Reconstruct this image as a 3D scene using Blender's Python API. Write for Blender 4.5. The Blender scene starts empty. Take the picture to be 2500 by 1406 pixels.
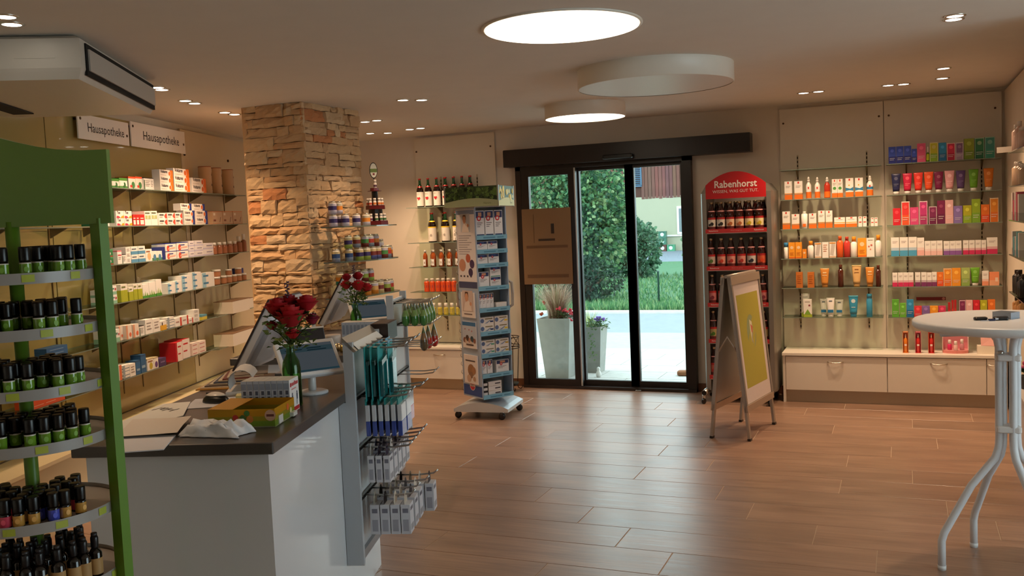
import bpy, math, random
from mathutils import Vector, Matrix
random.seed(7)
scene = bpy.context.scene
COL = scene.collection

# ---------------------------------------------------------------- camera
EYE = 1.55
PITCH, ROLL, YAW = math.radians(4.0956), math.radians(2.4692), math.radians(22.75)
cam = bpy.data.cameras.new('camera')
cam.sensor_width = 36.0
cam.lens = 2287.4 / 2500 * 36.0
cam.clip_end = 300
cam_o = bpy.data.objects.new('camera', cam)
COL.objects.link(cam_o)
cam_o.matrix_world = (Matrix.Translation((0, 0, EYE)) @ Matrix.Rotation(YAW, 4, 'Z')
                      @ Matrix.Rotation(math.pi / 2 - PITCH, 4, 'X') @ Matrix.Rotation(-ROLL, 4, 'Z'))
scene.camera = cam_o

# ---------------------------------------------------------------- daylight and exposure
world = bpy.data.worlds.new('overcast_sky')
scene.world = world
world.use_nodes = True
bg = world.node_tree.nodes['Background']
bg.inputs[0].default_value = (0.80, 0.93, 1.0, 1)
bg.inputs[1].default_value = 4.6
scene.view_settings.view_transform = 'Standard'
scene.view_settings.look = 'None'
scene.view_settings.exposure = 0.0
scene.view_settings.gamma = 1.0
scene.view_settings.use_curve_mapping = False
scene.cycles.max_bounces = 7
scene.cycles.diffuse_bounces = 4
scene.cycles.glossy_bounces = 3
scene.cycles.transparent_max_bounces = 16
scene.cycles.use_adaptive_sampling = True
scene.cycles.adaptive_threshold = 0.04
scene.cycles.sample_clamp_indirect = 6.0
scene.cycles.use_denoising = True
WARM = (1.0, 0.67, 0.41)

# ---------------------------------------------------------------- colour and materials
def C(h):
    h = h.lstrip('#')
    v = [int(h[i:i + 2], 16) / 255 for i in (0, 2, 4)]
    return tuple(x / 12.92 if x <= 0.04045 else ((x + 0.055) / 1.055) ** 2.4 for x in v)

MATS = {}
def new_mat(name):
    m = bpy.data.materials.new(name)
    m.use_nodes = True
    nt = m.node_tree
    nt.nodes.clear()
    out = nt.nodes.new('ShaderNodeOutputMaterial')
    MATS[name] = m
    return m, nt, out

def N(nt, t, **kw):
    n = nt.nodes.new(t)
    for k, v in kw.items():
        if k in n.inputs:
            n.inputs[k].default_value = v
        else:
            setattr(n, k, v)
    return n

def attr_mat(name, rough, metallic=0.0, spec=0.5, noise=0.0, nscale=60, bump=0.0, coat=0.0):
    m, nt, out = new_mat(name)
    a = N(nt, 'ShaderNodeAttribute', attribute_name='Col')
    p = N(nt, 'ShaderNodeBsdfPrincipled')
    p.inputs['Roughness'].default_value = rough
    p.inputs['Metallic'].default_value = metallic
    p.inputs['Specular IOR Level'].default_value = spec
    p.inputs['Coat Weight'].default_value = coat
    src = a.outputs['Color']
    if noise:
        tc = N(nt, 'ShaderNodeTexCoord')
        nz = N(nt, 'ShaderNodeTexNoise')
        nz.inputs['Scale'].default_value = nscale
        nt.links.new(tc.outputs['Object'], nz.inputs['Vector'])
        mr = N(nt, 'ShaderNodeMapRange')
        mr.inputs['To Min'].default_value = 1 - noise
        mr.inputs['To Max'].default_value = 1 + noise
        nt.links.new(nz.outputs['Fac'], mr.inputs['Value'])
        mx = N(nt, 'ShaderNodeVectorMath', operation='SCALE')
        nt.links.new(src, mx.inputs[0])
        nt.links.new(mr.outputs['Result'], mx.inputs['Scale'])
        src = mx.outputs[0]
        if bump:
            b = N(nt, 'ShaderNodeBump')
            b.inputs['Strength'].default_value = bump
            b.inputs['Distance'].default_value = 0.01
            nt.links.new(nz.outputs['Fac'], b.inputs['Height'])
            nt.links.new(b.outputs[0], p.inputs['Normal'])
    nt.links.new(src, p.inputs['Base Color'])
    nt.links.new(p.outputs[0], out.inputs[0])
    return m

attr_mat('paper', 0.5, noise=0.03, nscale=90)
attr_mat('plastic', 0.3)
attr_mat('gloss', 0.08, coat=0.4)
attr_mat('matte', 0.85, noise=0.05)
attr_mat('satin', 0.38, noise=0.02, nscale=20)
attr_mat('metal', 0.28, metallic=1.0)
attr_mat('brushed', 0.42, metallic=0.85, noise=0.04, nscale=120)
attr_mat('fabric', 0.95, noise=0.15, nscale=200, bump=0.3)
attr_mat('plaster', 0.9, noise=0.035, nscale=6, bump=0.05)
attr_mat('concrete', 0.8, noise=0.16, nscale=14, bump=0.25)
attr_mat('asphalt', 0.9, noise=0.12, nscale=9, bump=0.1)
attr_mat('stone', 0.92, noise=0.13, nscale=22, bump=0.45)
attr_mat('counter', 0.3, noise=0.18, nscale=260)
attr_mat('cladding', 0.8, noise=0.25, nscale=3)
attr_mat('petal', 0.6, noise=0.15, nscale=40)

def leaf_mat():
    m, nt, out = new_mat('leaf')
    a = N(nt, 'ShaderNodeAttribute', attribute_name='Col')
    p = N(nt, 'ShaderNodeBsdfPrincipled')
    p.inputs['Roughness'].default_value = 0.5
    t = N(nt, 'ShaderNodeBsdfTranslucent')
    mx = N(nt, 'ShaderNodeMixShader')
    mx.inputs[0].default_value = 0.35
    nt.links.new(a.outputs['Color'], p.inputs['Base Color'])
    nt.links.new(a.outputs['Color'], t.inputs['Color'])
    nt.links.new(p.outputs[0], mx.inputs[1])
    nt.links.new(t.outputs[0], mx.inputs[2])
    nt.links.new(mx.outputs[0], out.inputs[0])
leaf_mat()

def glass_mat(name, gloss=0.08, rough=0.02):
    m, nt, out = new_mat(name)
    a = N(nt, 'ShaderNodeAttribute', attribute_name='Col')
    t = N(nt, 'ShaderNodeBsdfTransparent')
    g = N(nt, 'ShaderNodeBsdfGlossy')
    g.inputs['Roughness'].default_value = rough
    lw = N(nt, 'ShaderNodeLayerWeight')
    lw.inputs['Blend'].default_value = 0.12
    mp = N(nt, 'ShaderNodeMath', operation='MULTIPLY_ADD')
    mp.inputs[1].default_value = 0.7
    mp.inputs[2].default_value = gloss * 0.5
    nt.links.new(lw.outputs['Fresnel'], mp.inputs[0])
    mx = N(nt, 'ShaderNodeMixShader')
    nt.links.new(a.outputs['Color'], t.inputs['Color'])
    nt.links.new(mp.outputs[0], mx.inputs[0])
    nt.links.new(t.outputs[0], mx.inputs[1])
    nt.links.new(g.outputs[0], mx.inputs[2])
    nt.links.new(mx.outputs[0], out.inputs[0])
glass_mat('glass')

def emit_mat(name, strength):
    m, nt, out = new_mat(name)
    a = N(nt, 'ShaderNodeAttribute', attribute_name='Col')
    e = N(nt, 'ShaderNodeEmission')
    e.inputs['Strength'].default_value = strength
    nt.links.new(a.outputs['Color'], e.inputs['Color'])
    nt.links.new(e.outputs[0], out.inputs[0])
emit_mat('lamp_big', 5.0)
emit_mat('lamp_spot', 12.0)
emit_mat('screen', 0.16)

def plank_mat():
    m, nt, out = new_mat('wood_tile')
    oi = N(nt, 'ShaderNodeObjectInfo')
    tc = N(nt, 'ShaderNodeTexCoord')
    off = N(nt, 'ShaderNodeVectorMath', operation='MULTIPLY_ADD')
    off.inputs[1].default_value = (1, 1, 1)
    cmb = N(nt, 'ShaderNodeCombineXYZ')
    k = N(nt, 'ShaderNodeMath', operation='MULTIPLY')
    k.inputs[1].default_value = 37.0
    nt.links.new(oi.outputs['Random'], k.inputs[0])
    nt.links.new(k.outputs[0], cmb.inputs[0])
    nt.links.new(k.outputs[0], cmb.inputs[1])
    nt.links.new(tc.outputs['Object'], off.inputs[0])
    nt.links.new(cmb.outputs[0], off.inputs[2])
    mp = N(nt, 'ShaderNodeMapping')
    mp.inputs['Scale'].default_value = (1.4, 26.0, 1.0)
    nt.links.new(off.outputs[0], mp.inputs['Vector'])
    nz = N(nt, 'ShaderNodeTexNoise')
    nz.inputs['Scale'].default_value = 2.2
    nz.inputs['Detail'].default_value = 7.0
    nz.inputs['Distortion'].default_value = 0.6
    nt.links.new(mp.outputs[0], nz.inputs['Vector'])
    mp2 = N(nt, 'ShaderNodeMapping')
    mp2.inputs['Scale'].default_value = (1.2, 4.0, 1.0)
    nt.links.new(off.outputs[0], mp2.inputs['Vector'])
    nz2 = N(nt, 'ShaderNodeTexNoise')
    nz2.inputs['Scale'].default_value = 1.6
    nt.links.new(mp2.outputs[0], nz2.inputs['Vector'])
    cr = N(nt, 'ShaderNodeValToRGB')
    cr.color_ramp.elements[0].position = 0.3
    cr.color_ramp.elements[0].color = (*C('#7c5f4e'), 1)
    cr.color_ramp.elements[1].position = 0.72
    cr.color_ramp.elements[1].color = (*C('#ae8b74'), 1)
    add = N(nt, 'ShaderNodeMath', operation='MULTIPLY_ADD')
    add.inputs[1].default_value = 0.55
    nt.links.new(nz.outputs['Fac'], add.inputs[0])
    ml = N(nt, 'ShaderNodeMath', operation='MULTIPLY')
    ml.inputs[1].default_value = 0.45
    nt.links.new(nz2.outputs['Fac'], ml.inputs[0])
    nt.links.new(ml.outputs[0], add.inputs[2])
    nt.links.new(add.outputs[0], cr.inputs[0])
    hsv = N(nt, 'ShaderNodeHueSaturation')
    mr = N(nt, 'ShaderNodeMapRange')
    mr.inputs['To Min'].default_value = 0.88
    mr.inputs['To Max'].default_value = 1.12
    nt.links.new(oi.outputs['Random'], mr.inputs['Value'])
    nt.links.new(mr.outputs['Result'], hsv.inputs['Value'])
    nt.links.new(cr.outputs['Color'], hsv.inputs['Color'])
    p = N(nt, 'ShaderNodeBsdfPrincipled')
    p.inputs['Specular IOR Level'].default_value = 1.0
    rr = N(nt, 'ShaderNodeMapRange')
    rr.inputs['To Min'].default_value = 0.24
    rr.inputs['To Max'].default_value = 0.42
    nt.links.new(nz.outputs['Fac'], rr.inputs['Value'])
    nt.links.new(rr.outputs['Result'], p.inputs['Roughness'])
    b = N(nt, 'ShaderNodeBump')
    b.inputs['Strength'].default_value = 0.12
    b.inputs['Distance'].default_value = 0.004
    nt.links.new(nz.outputs['Fac'], b.inputs['Height'])
    nt.links.new(b.outputs[0], p.inputs['Normal'])
    nt.links.new(hsv.outputs[0], p.inputs['Base Color'])
    nt.links.new(p.outputs[0], out.inputs[0])
plank_mat()

# ---------------------------------------------------------------- mesh builder
class MB:
    def __init__(s):
        s.v, s.f, s.c, s.m, s.s = [], [], [], [], []
        s.mats = []
        s.X = Matrix.Identity(4)
    def mi(s, m):
        if m not in s.mats:
            s.mats.append(m)
        return s.mats.index(m)
    def face(s, idx, col, m, sm=False):
        s.f.append(tuple(idx)); s.c.append(col); s.m.append(s.mi(m)); s.s.append(sm)
    def pts(s, ps):
        b = len(s.v)
        X = s.X
        s.v.extend((X @ Vector(p))[:] for p in ps)
        return b
    def poly(s, ps, col, m='paper', sm=False):
        b = s.pts(ps)
        s.face(range(b, b + len(ps)), col, m, sm)
    def box(s, x0, x1, y0, y1, z0, z1, col, m='paper', top=None):
        b = s.pts([(x0, y0, z0), (x1, y0, z0), (x1, y1, z0), (x0, y1, z0), (x0, y0, z1), (x1, y0, z1), (x1, y1, z1), (x0, y1, z1)])
        for i, q in enumerate(((3, 2, 1, 0), (4, 5, 6, 7), (0, 1, 5, 4), (1, 2, 6, 5), (2, 3, 7, 6), (3, 0, 4, 7))):
            s.face([b + j for j in q], top if (top and i == 1) else col, m)
    def rbox(s, x0, x1, y0, y1, z0, z1, r, col, m='paper'):
        # box with its four vertical edges and its top and bottom edges rounded off
        xs = []
        for (cx, cy, a0) in ((x1 - r, y1 - r, 0), (x0 + r, y1 - r, 90), (x0 + r, y0 + r, 180), (x1 - r, y0 + r, 270)):
            for k in range(4):
                a = math.radians(a0 + 30 * k)
                xs.append((cx, cy, math.cos(a), math.sin(a)))
        rings = []
        for (z, q) in ((z0, r * .6), (z0 + r * .4, 0), (z1 - r * .4, 0), (z1, r * .6)):
            rings.append([(cx + (r - q) * ca, cy + (r - q) * sa, z) for cx, cy, ca, sa in xs])
        s.rings(rings, col, m, True, True, sm=False)
    def rings(s, rings, col, m='plastic', cap0=True, cap1=True, sm=True, closed=True, cols=None):
        n = len(rings[0])
        b = s.pts([p for r in rings for p in r])
        for i in range(len(rings) - 1):
            cc = cols[i] if cols else col
            for j in range(n if closed else n - 1):
                k = (j + 1) % n
                s.face((b + i * n + j, b + i * n + k, b + (i + 1) * n + k, b + (i + 1) * n + j), cc, m, sm)
        if cap0:
            s.face([b + j for j in range(n - 1, -1, -1)], cols[0] if cols else col, m)
        if cap1:
            s.face([b + (len(rings) - 1) * n + j for j in range(n)], cols[-1] if cols else col, m)
    def lathe(s, prof, col=None, m='plastic', n=16, cx=0, cy=0, cols=None, cap0=True, cap1=True, ry=1.0, sm=True):
        rr = [[(cx + r * math.cos(2 * math.pi * j / n), cy + ry * r * math.sin(2 * math.pi * j / n), z) for j in range(n)] for r, z in prof]
        s.rings(rr, col, m, cap0, cap1, sm, cols=cols)
    def tube(s, path, r, col, m='metal', n=8, closed=False, caps=True):
        P = [Vector(p) for p in path]
        rings = []
        up = Vector((0, 0, 1))
        prev = None
        for i, p in enumerate(P):
            a = P[i - 1] if (i or closed) else p
            c = P[(i + 1) % len(P)] if (i < len(P) - 1 or closed) else p
            d = (c - a).normalized() if (c - a).length > 1e-9 else Vector((0, 0, 1))
            if prev is None:
                x = d.cross(up)
                if x.length < 1e-3:
                    x = d.cross(Vector((1, 0, 0)))
                x.normalize()
            else:
                x = (prev - d * prev.dot(d))
                x = x.normalized() if x.length > 1e-6 else d.orthogonal().normalized()
            prev = x
            y = d.cross(x)
            rad = r[i] if isinstance(r, (list, tuple)) else r
            rings.append([p + (x * math.cos(2 * math.pi * j / n) + y * math.sin(2 * math.pi * j / n)) * rad for j in range(n)])
        if closed:
            rings.append(rings[0])
        s.rings(rings, col, m, caps and not closed, caps and not closed)
    def prism(s, out, z0, z1, col, m='paper', edge=None, em=None):
        n = len(out)
        b = s.pts([(x, y, z0) for x, y in out] + [(x, y, z1) for x, y in out])
        s.face([b + j for j in range(n - 1, -1, -1)], col, m)
        s.face([b + n + j for j in range(n)], col, m)
        for j in range(n):
            k = (j + 1) % n
            s.face((b + j, b + k, b + n + k, b + n + j), edge or col, em or m)
    def disc(s, cx, cz, r, y, col, m='paper', n=14, rz=None):
        s.poly([(cx + r * math.cos(2 * math.pi * j / n), y, cz + (rz or r) * math.sin(2 * math.pi * j / n)) for j in range(n)], col, m)
    def rect(s, x0, x1, z0, z1, y, col, m='paper'):
        s.poly([(x0, y, z0), (x1, y, z0), (x1, y, z1), (x0, y, z1)], col, m)
    def ball(s, c, r, col, m='plastic', nu=10, nv=7, sz=1.0, sm=True):
        rr = []
        for i in range(1, nv):
            t = math.pi * i / nv
            rr.append([(c[0] + r * math.sin(t) * math.cos(2 * math.pi * j / nu), c[1] + r * math.sin(t) * math.sin(2 * math.pi * j / nu), c[2] - r * sz * math.cos(t)) for j in range(nu)])
        s.rings(rr, col, m, True, True, sm)
    def text(s, t, size, cx, y, cz, col, m='paper', bold=0.0, sx=1.0, align='CENTER'):
        vs, fs = text_mesh(t, bold, align)
        b = s.pts([(cx + x * size * sx, y, cz + z * size) for x, z in vs])
        for f in fs:
            s.face([b + i for i in f], col, m)
    def mesh(s, name):
        me = bpy.data.meshes.new(name)
        me.from_pydata(s.v, [], s.f)
        for m in s.mats:
            me.materials.append(MATS[m])
        me.polygons.foreach_set('material_index', s.m)
        me.polygons.foreach_set('use_smooth', s.s)
        at = me.color_attributes.new('Col', 'FLOAT_COLOR', 'CORNER')
        data = []
        for f, c in zip(s.f, s.c):
            data.extend((c[0], c[1], c[2], 1.0) * len(f))
        at.data.foreach_set('color', data)
        me.update()
        return me
    def build(s, name, parent=None, loc=(0, 0, 0), rz=0.0):
        return link(name, s.mesh(name), parent, loc, rz)

def link(name, me, parent=None, loc=(0, 0, 0), rz=0.0):
    o = bpy.data.objects.new(name, me)
    COL.objects.link(o)
    o.parent = parent
    o.location = loc
    o.rotation_euler = (0, 0, rz)
    return o

_TX = {}
def text_mesh(t, bold=0.0, align='CENTER'):
    k = (t, bold, align)
    if k not in _TX:
        cu = bpy.data.curves.new('lettering', 'FONT')
        cu.body = t
        cu.size = 1.0
        cu.resolution_u = 2
        cu.offset = bold
        cu.align_x = align
        cu.fill_mode = 'FRONT'
        o = bpy.data.objects.new('lettering', cu)
        COL.objects.link(o)
        dg = bpy.context.evaluated_depsgraph_get()
        me = bpy.data.meshes.new_from_object(o.evaluated_get(dg))
        vs = [(v.co.x, v.co.y) for v in me.vertices]
        fs = [tuple(p.vertices) for p in me.polygons]
        bpy.data.objects.remove(o)
        bpy.data.curves.remove(cu)
        bpy.data.meshes.remove(me)
        _TX[k] = (vs, fs)
    return _TX[k]

def tag(o, label, cat, group=None):
    o['label'] = label
    o['category'] = cat
    if group:
        o['group'] = group
    return o
def structure(o, label=None):
    o['kind'] = 'structure'
    if label:
        o['label'] = label
    return o
def empty(name, loc=(0, 0, 0), rz=0.0):
    return link(name, None, None, loc, rz)
def copy_tree(o, loc=None, rz=None, parent=None):
    c = o.copy()
    COL.objects.link(c)
    c.parent = parent
    if loc is not None:
        c.location = loc
    if rz is not None:
        c.rotation_euler = (0, 0, rz)
    for ch in list(o.children):
        copy_tree(ch, None, None, c)
    return c

# the two axes of the place: the door wall runs along X at Y = 8.07; counters and medicine
# wall are turned 17.2 degrees: u runs along them away from the viewer, w across them to the medicine wall
TH = math.radians(17.2)
UX, UY = -math.sin(TH), math.cos(TH)
NX, NY = -math.cos(TH), -math.sin(TH)
RS = math.pi / 2 + TH          # local x -> u, local y -> w
def uw(u, w, z=0.0):
    return (UX * u + NX * w, UY * u + NY * w, z)
WHITE, OFFW, CREAM = C('#eeece6'), C('#dcd8d0'), C('#e6dccb')
BLACK, DARK, GREY = C('#0b0a0a'), C('#1c1817'), C('#8c8a88')
# ================================================================ SETTING
ZC = 2.40
YD = 8.07
# ---- floor of wood look tiles laid in running bond
b = MB()
b.box(-7.0, 3.2, -2.2, 8.09, -0.08, -0.002, C('#c4ad96'), 'matte')
floor = structure(b.build('floor'), 'brown wood look tile floor with pale joints')
PW, PH = 1.145, 0.2814
b = MB()
x0, x1, y0, y1, e = 0.0018, PW - 0.0018, 0.0018, PH - 0.0018, 0.0012
white1 = (1, 1, 1)
bb = b.pts([(x0, y0, -0.008), (x1, y0, -0.008), (x1, y1, -0.008), (x0, y1, -0.008), (x0, y0, -0.0012), (x1, y0, -0.0012), (x1, y1, -0.0012), (x0, y1, -0.0012),
            (x0 + e, y0 + e, 0), (x1 - e, y0 + e, 0), (x1 - e, y1 - e, 0), (x0 + e, y1 - e, 0)])
for q in ((0, 1, 5, 4), (1, 2, 6, 5), (2, 3, 7, 6), (3, 0, 4, 7), (4, 5, 9, 8), (5, 6, 10, 9), (6, 7, 11, 10), (7, 4, 8, 11), (8, 9, 10, 11)):
    b.face([bb + i for i in q], white1, 'wood_tile')
plank_me = b.mesh('plank')
JO = {0: -0.704, 1: 0.045, 2: -0.467, 3: 0.187, 4: -0.085, 5: -0.33, 6: 0.033, 7: -0.339, 8: 0.19, 9: 0.397, 10: -0.405, 11: -0.124, 12: -0.993}
for r in range(-2, 33):
    yt = 7.518 - PH * r
    j = JO.get(r, random.uniform(-0.6, 0.5))
    k0 = math.ceil((-6.3 - PW - j) / PW)
    for k in range(k0, 9):
        x = j + k * PW
        if x > 2.9 or x + PW < -6.3:
            continue
        wv = NX * (x + PW / 2) + NY * (yt - PH / 2)
        if wv > 3.75 or yt - PH < -1.9 or yt > 8.09:
            continue
        if yt - PH < 2.0 and (x < -4.2 or x > 1.9):
            continue
        link('plank', plank_me, floor, (x, yt - PH, 0))

# ---- ceiling
b = MB()
b.box(-7.0, 3.2, -2.2, 8.4, ZC, ZC + 0.12, C('#d9d2c8'), 'plaster')
structure(b.build('ceiling'), 'smooth off white ceiling')
# ---- door wall with opening
WALLC = C('#d8cdbd')
b = MB()
b.box(-7.0, -3.27, YD, 8.36, 0, ZC, WALLC, 'plaster')
b.box(-1.665, 3.2, YD, 8.36, 0, ZC, WALLC, 'plaster')
b.box(-3.27, -1.665, YD, 8.36, 2.06, ZC, WALLC, 'plaster')
structure(b.build('wall_front'), 'cream plaster wall around the glass entrance')
# ---- medicine wall
b = MB()
b.box(0.2, 9.75, 0.0, 0.15, 0, ZC, C('#d9cdb6'), 'plaster')
structure(b.build('wall_left', loc=uw(0, 3.2), rz=RS), 'cream wall behind the medicine shelves')
# ---- wall behind the viewer, and the side wall with its window
b = MB()
b.box(-7.0, 3.2, -2.2, -2.0, 0, ZC, WALLC, 'plaster')
structure(b.build('wall_back'))
b = MB()
b.box(2.9, 3.1, -2.2, 1.3, 0, ZC, WALLC, 'plaster')
b.box(2.9, 3.1, 4.6, 8.1, 0, ZC, WALLC, 'plaster')
b.box(2.9, 3.1, 1.3, 4.6, 0, 0.35, WALLC, 'plaster')
b.box(2.9, 3.1, 1.3, 4.6, 2.25, ZC, WALLC, 'plaster')
structure(b.build('wall_right'))
b = MB()
for y in (1.3, 2.92, 4.54):
    b.box(2.95, 3.02, y, y + 0.06, 0.35, 2.25, DARK, 'satin')
b.box(2.95, 3.02, 1.3, 4.6, 0.35, 0.41, DARK, 'satin')
b.box(2.95, 3.02, 1.3, 4.6, 2.19, 2.25, DARK, 'satin')
w2 = structure(b.build('window_1'), 'shop window beside the counter hall')
for y in (1.36, 2.98):
    b = MB(); b.box(2.98, 2.988, y, y + 1.56, 0.41, 2.19, (0.93, 0.96, 0.95), 'glass'); b.build('pane', w2)
# partition block at the end of the care bays
b = MB()
b.box(0.72, 1.0, 4.95, YD, 0, ZC - 0.03, C('#d3c6b2'), 'plaster')
structure(b.build('wall_end'), 'cream partition closing the care bays')
# ---- skirting
b = MB(); b.box(-5.9, -4.40, YD - 0.014, YD, 0, 0.07, C('#6b4127'), 'satin'); structure(b.build('baseboard_front'), 'brown wooden skirting')
b = MB(); b.box(-3.60, -3.28, YD - 0.014, YD, 0, 0.07, C('#6b4127'), 'satin'); structure(b.build('baseboard_front'), 'brown wooden skirting')
b = MB(); b.box(-1.66, -0.92, YD - 0.014, YD, 0, 0.07, C('#6b4127'), 'satin'); structure(b.build('baseboard_front'), 'brown wooden skirting')

# ---- glass entrance
FR = C('#1d1512')
door = structure(empty('door_1', (0, 0, 0)), 'dark framed glass sliding entrance')
b = MB()
b.box(-3.355, -1.15, 7.92, YD, 2.036, 2.187, FR, 'satin')
b.box(-3.352, -1.153, 7.925, YD, 2.187, 2.192, C('#2a201c'), 'satin')
hd = b.build('header_box', door)
b = MB()
b.rbox(-2.40, -2.13, 7.86, 7.92, 2.045, 2.085, 0.018, BLACK, 'plastic')
b.build('motion_sensor', door)
b = MB()
b.box(-3.275, -3.225, 8.0, 8.12, 0, 2.036, FR, 'satin')
b.box(-3.275, -1.66, 8.0, 8.12, 2.0, 2.06, FR, 'satin')
b.box(-1.735, -1.66, 8.0, 8.12, 0, 2.036, FR, 'satin')
b.box(-3.275, -1.66, 7.985, 8.14, 0, 0.025, C('#2b211d'), 'satin')
b.build('frame', door)
GL = (0.90, 0.955, 0.93)
def leaf(x0, x1, y, top, bot, sl, sr, nm):
    b = MB()
    b.box(x0, x0 + sl, y, y + 0.045, 0.025, 2.0, FR, 'satin')
    b.box(x1 - sr, x1, y, y + 0.045, 0.025, 2.0, FR, 'satin')
    b.box(x0 + sl, x1 - sr, y, y + 0.045, 2.0 - top, 2.0, FR, 'satin')
    b.box(x0 + sl, x1 - sr, y, y + 0.045, 0.025, 0.025 + bot, FR, 'satin')
    o = b.build(nm, door)
    g = MB(); g.box(x0 + sl, x1 - sr, y + 0.018, y + 0.026, 0.025 + bot, 2.0 - top, GL, 'glass'); g.build('pane', o)
    return o
leaf(-3.225, -2.695, 8.005, 0.055, 0.06, 0.075, 0.075, 'side_panel')
leaf(-2.70, -2.185, 8.06, 0.03, 0.05, 0.018, 0.075, 'sliding_leaf')
leaf(-2.26, -1.735, 8.06, 0.03, 0.05, 0.085, 0.03, 'sliding_leaf')
b = MB()
b.box(-2.71, -2.697, 7.995, 8.012, 0.03, 2.0, C('#c9c9c7'), 'brushed'); b.build('edge_profile', door)
b = MB()
b.rbox(-2.20, -2.15, 7.96, 8.0, 0.0, 0.012, 0.005, C('#bdb9b2'), 'metal'); b.build('floor_stop', door)
# paper notice hung inside the fixed panel: seen from the back
b = MB()
b.box(-3.225, -2.752, 7.995, 7.9975, 0.96, 1.65, C('#8a6a48'), 'paper')
b.box(-3.19, -2.79, 7.9935, 7.9945, 1.02, 1.05, C('#6a4c31'), 'paper')
b.box(-3.19, -2.79, 7.9935, 7.9945, 1.29, 1.315, C('#6a4c31'), 'paper')
b.box(-2.945, -2.915, 7.9935, 7.9945, 1.42, 1.51, C('#2c211a'), 'paper')
b.box(-3.07, -2.91, 7.9935, 7.9945, 1.355, 1.375, C('#3a2a1f'), 'paper')
b.box(-3.115, -3.11, 7.9935, 7.9945, 1.34, 1.60, C('#6a4c31'), 'paper')
tag(b.build('paper_notice'), 'brown backlit paper notice taped to the fixed glass of the entrance', 'notice')

# ---- round ceiling lamps
def ring_lamp(name, c, r, drop, lit, label):
    t = tag(empty(name, (c[0], c[1], ZC)), label, 'ceiling lamp')
    b = MB()
    n = 48
    if drop > 0.02:
        b.lathe([(r, 0), (r, -drop), (r - 0.006, -drop - 0.002)], C('#e3dccf'), 'satin', n, cap0=False, cap1=False)
    else:
        b.lathe([(r + 0.012, 0), (r + 0.012, -0.006), (r, -0.008)], C('#e3dccf'), 'satin', n, cap0=False, cap1=False)
    b.build('housing', t)
    b = MB()
    b.poly([(r * 0.992 * math.cos(-2 * math.pi * j / n), r * 0.992 * math.sin(-2 * math.pi * j / n), -drop + 0.001) for j in range(n)],
           (1.0, 0.84, 0.64) if lit else C('#e8e4dc'), 'lamp_big' if lit else 'satin')
    b.build('diffuser', t)
    return t
ring_lamp('ceiling_lamp', (-1.385, 4.0), 0.345, 0.012, True, 'large glowing round lamp set nearly flush in the ceiling')
ring_lamp('ceiling_lamp', (-1.32, 5.43), 0.45, 0.105, False, 'big unlit white drum lamp under the ceiling')
ring_lamp('ceiling_lamp', (-2.205, 6.83), 0.305, 0.10, True, 'glowing small drum lamp near the glass entrance')

# ---- recessed spotlights, in pairs
b = MB()
b.lathe([(0.047, 0.0), (0.047, -0.004), (0.036, -0.005), (0.034, 0.0)], C('#d8d2c6'), 'metal', 24, cap0=False, cap1=False)
spot_ring = b.mesh('trim_ring')
b = MB()
b.poly([(0.036 * math.cos(-2 * math.pi * j / 20), 0.036 * math.sin(-2 * math.pi * j / 20), -0.0035) for j in range(20)], (1.0, 0.9, 0.75), 'lamp_spot')
spot_lens = b.mesh('lens')
SPW = 38.0
def spot(x, y, label, group, lamp=1.0, aim=None, size=1.0):
    o = tag(link('recessed_spotlight', spot_ring, None, (x, y, ZC)), label, 'spotlight', group)
    o.scale = (size, size, 1)
    link('lens', spot_lens, o)
    if lamp:
        l = bpy.data.lights.new('spot_light', 'SPOT')
        l.energy = SPW * lamp
        l.color = WARM
        l.spot_size = math.radians(112)
        l.spot_blend = 0.85
        l.shadow_soft_size = 0.035
        lo = bpy.data.objects.new('spot_light', l)
        COL.objects.link(lo)
        lo.location = (x, y, ZC - 0.02)
        if aim:
            lo.rotation_euler = (Vector((aim[0], aim[1], 1.0)) - lo.location).to_track_quat('-Z', 'Y').to_euler()
SPOTS = [((-3.11, 2.60), (-3.20, 2.70), 'beside the big ceiling air unit', 1.0),
         ((-3.93, 4.25), (-3.97, 4.33), 'peeping out behind the air unit', 1.0),
         ((-4.19, 4.77), (-4.23, 4.90), 'in front of the medicine wall near the signs', 1.9),
         ((-4.40, 5.40), (-4.42, 5.53), 'between the medicine wall and the stone column', 1.9),
         ((-3.12, 5.67), (-3.02, 5.75), 'over the aisle beside the stone column', 1.2),
         ((-4.00, 6.62), (-3.88, 6.60), 'just behind the stone column', 1.2),
         ((-4.46, 7.46), (-4.33, 7.55), 'over the corner behind the stone column', 1.5),
         ((-4.03, 7.42), (-3.91, 7.40), 'over the juice bay', 1.7),
         ((-0.665, 7.31), (-0.56, 7.30), 'over the sun care bay', 2.1),
         ((-0.085, 7.30), (0.016, 7.31), 'over the rainbow carton bay', 2.2),
         ((0.25, 6.65), (0.262, 7.17), 'in line toward the partition', 1.3),
         ((0.232, 4.83), (0.230, 4.915), 'over the bistro table', 1.3)]
for a, c, where, pw in SPOTS:
    lab = 'lit recessed spotlight of the pair ' + where
    spot(a[0], a[1], lab, 'spotlight pair ' + where, pw)
    spot(c[0], c[1], lab, 'spotlight pair ' + where, 0)
for x, y in ((1.2, 1.2), (-0.6, 0.6), (-3.4, 1.0), (-1.5, -0.8), (2.0, 3.2)):  # unseen fill spots, added only to light the hall behind the viewer
    spot(x, y, 'added unseen fill spotlight over the hall behind the viewer', 'added fill spotlights over the hall', 0.3)
b = MB()
b.lathe([(0.035, 0), (0.035, -0.012), (0.02, -0.03), (0.02, -0.034)], C('#6b5a48'), 'satin', 18, cap0=False)
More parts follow.
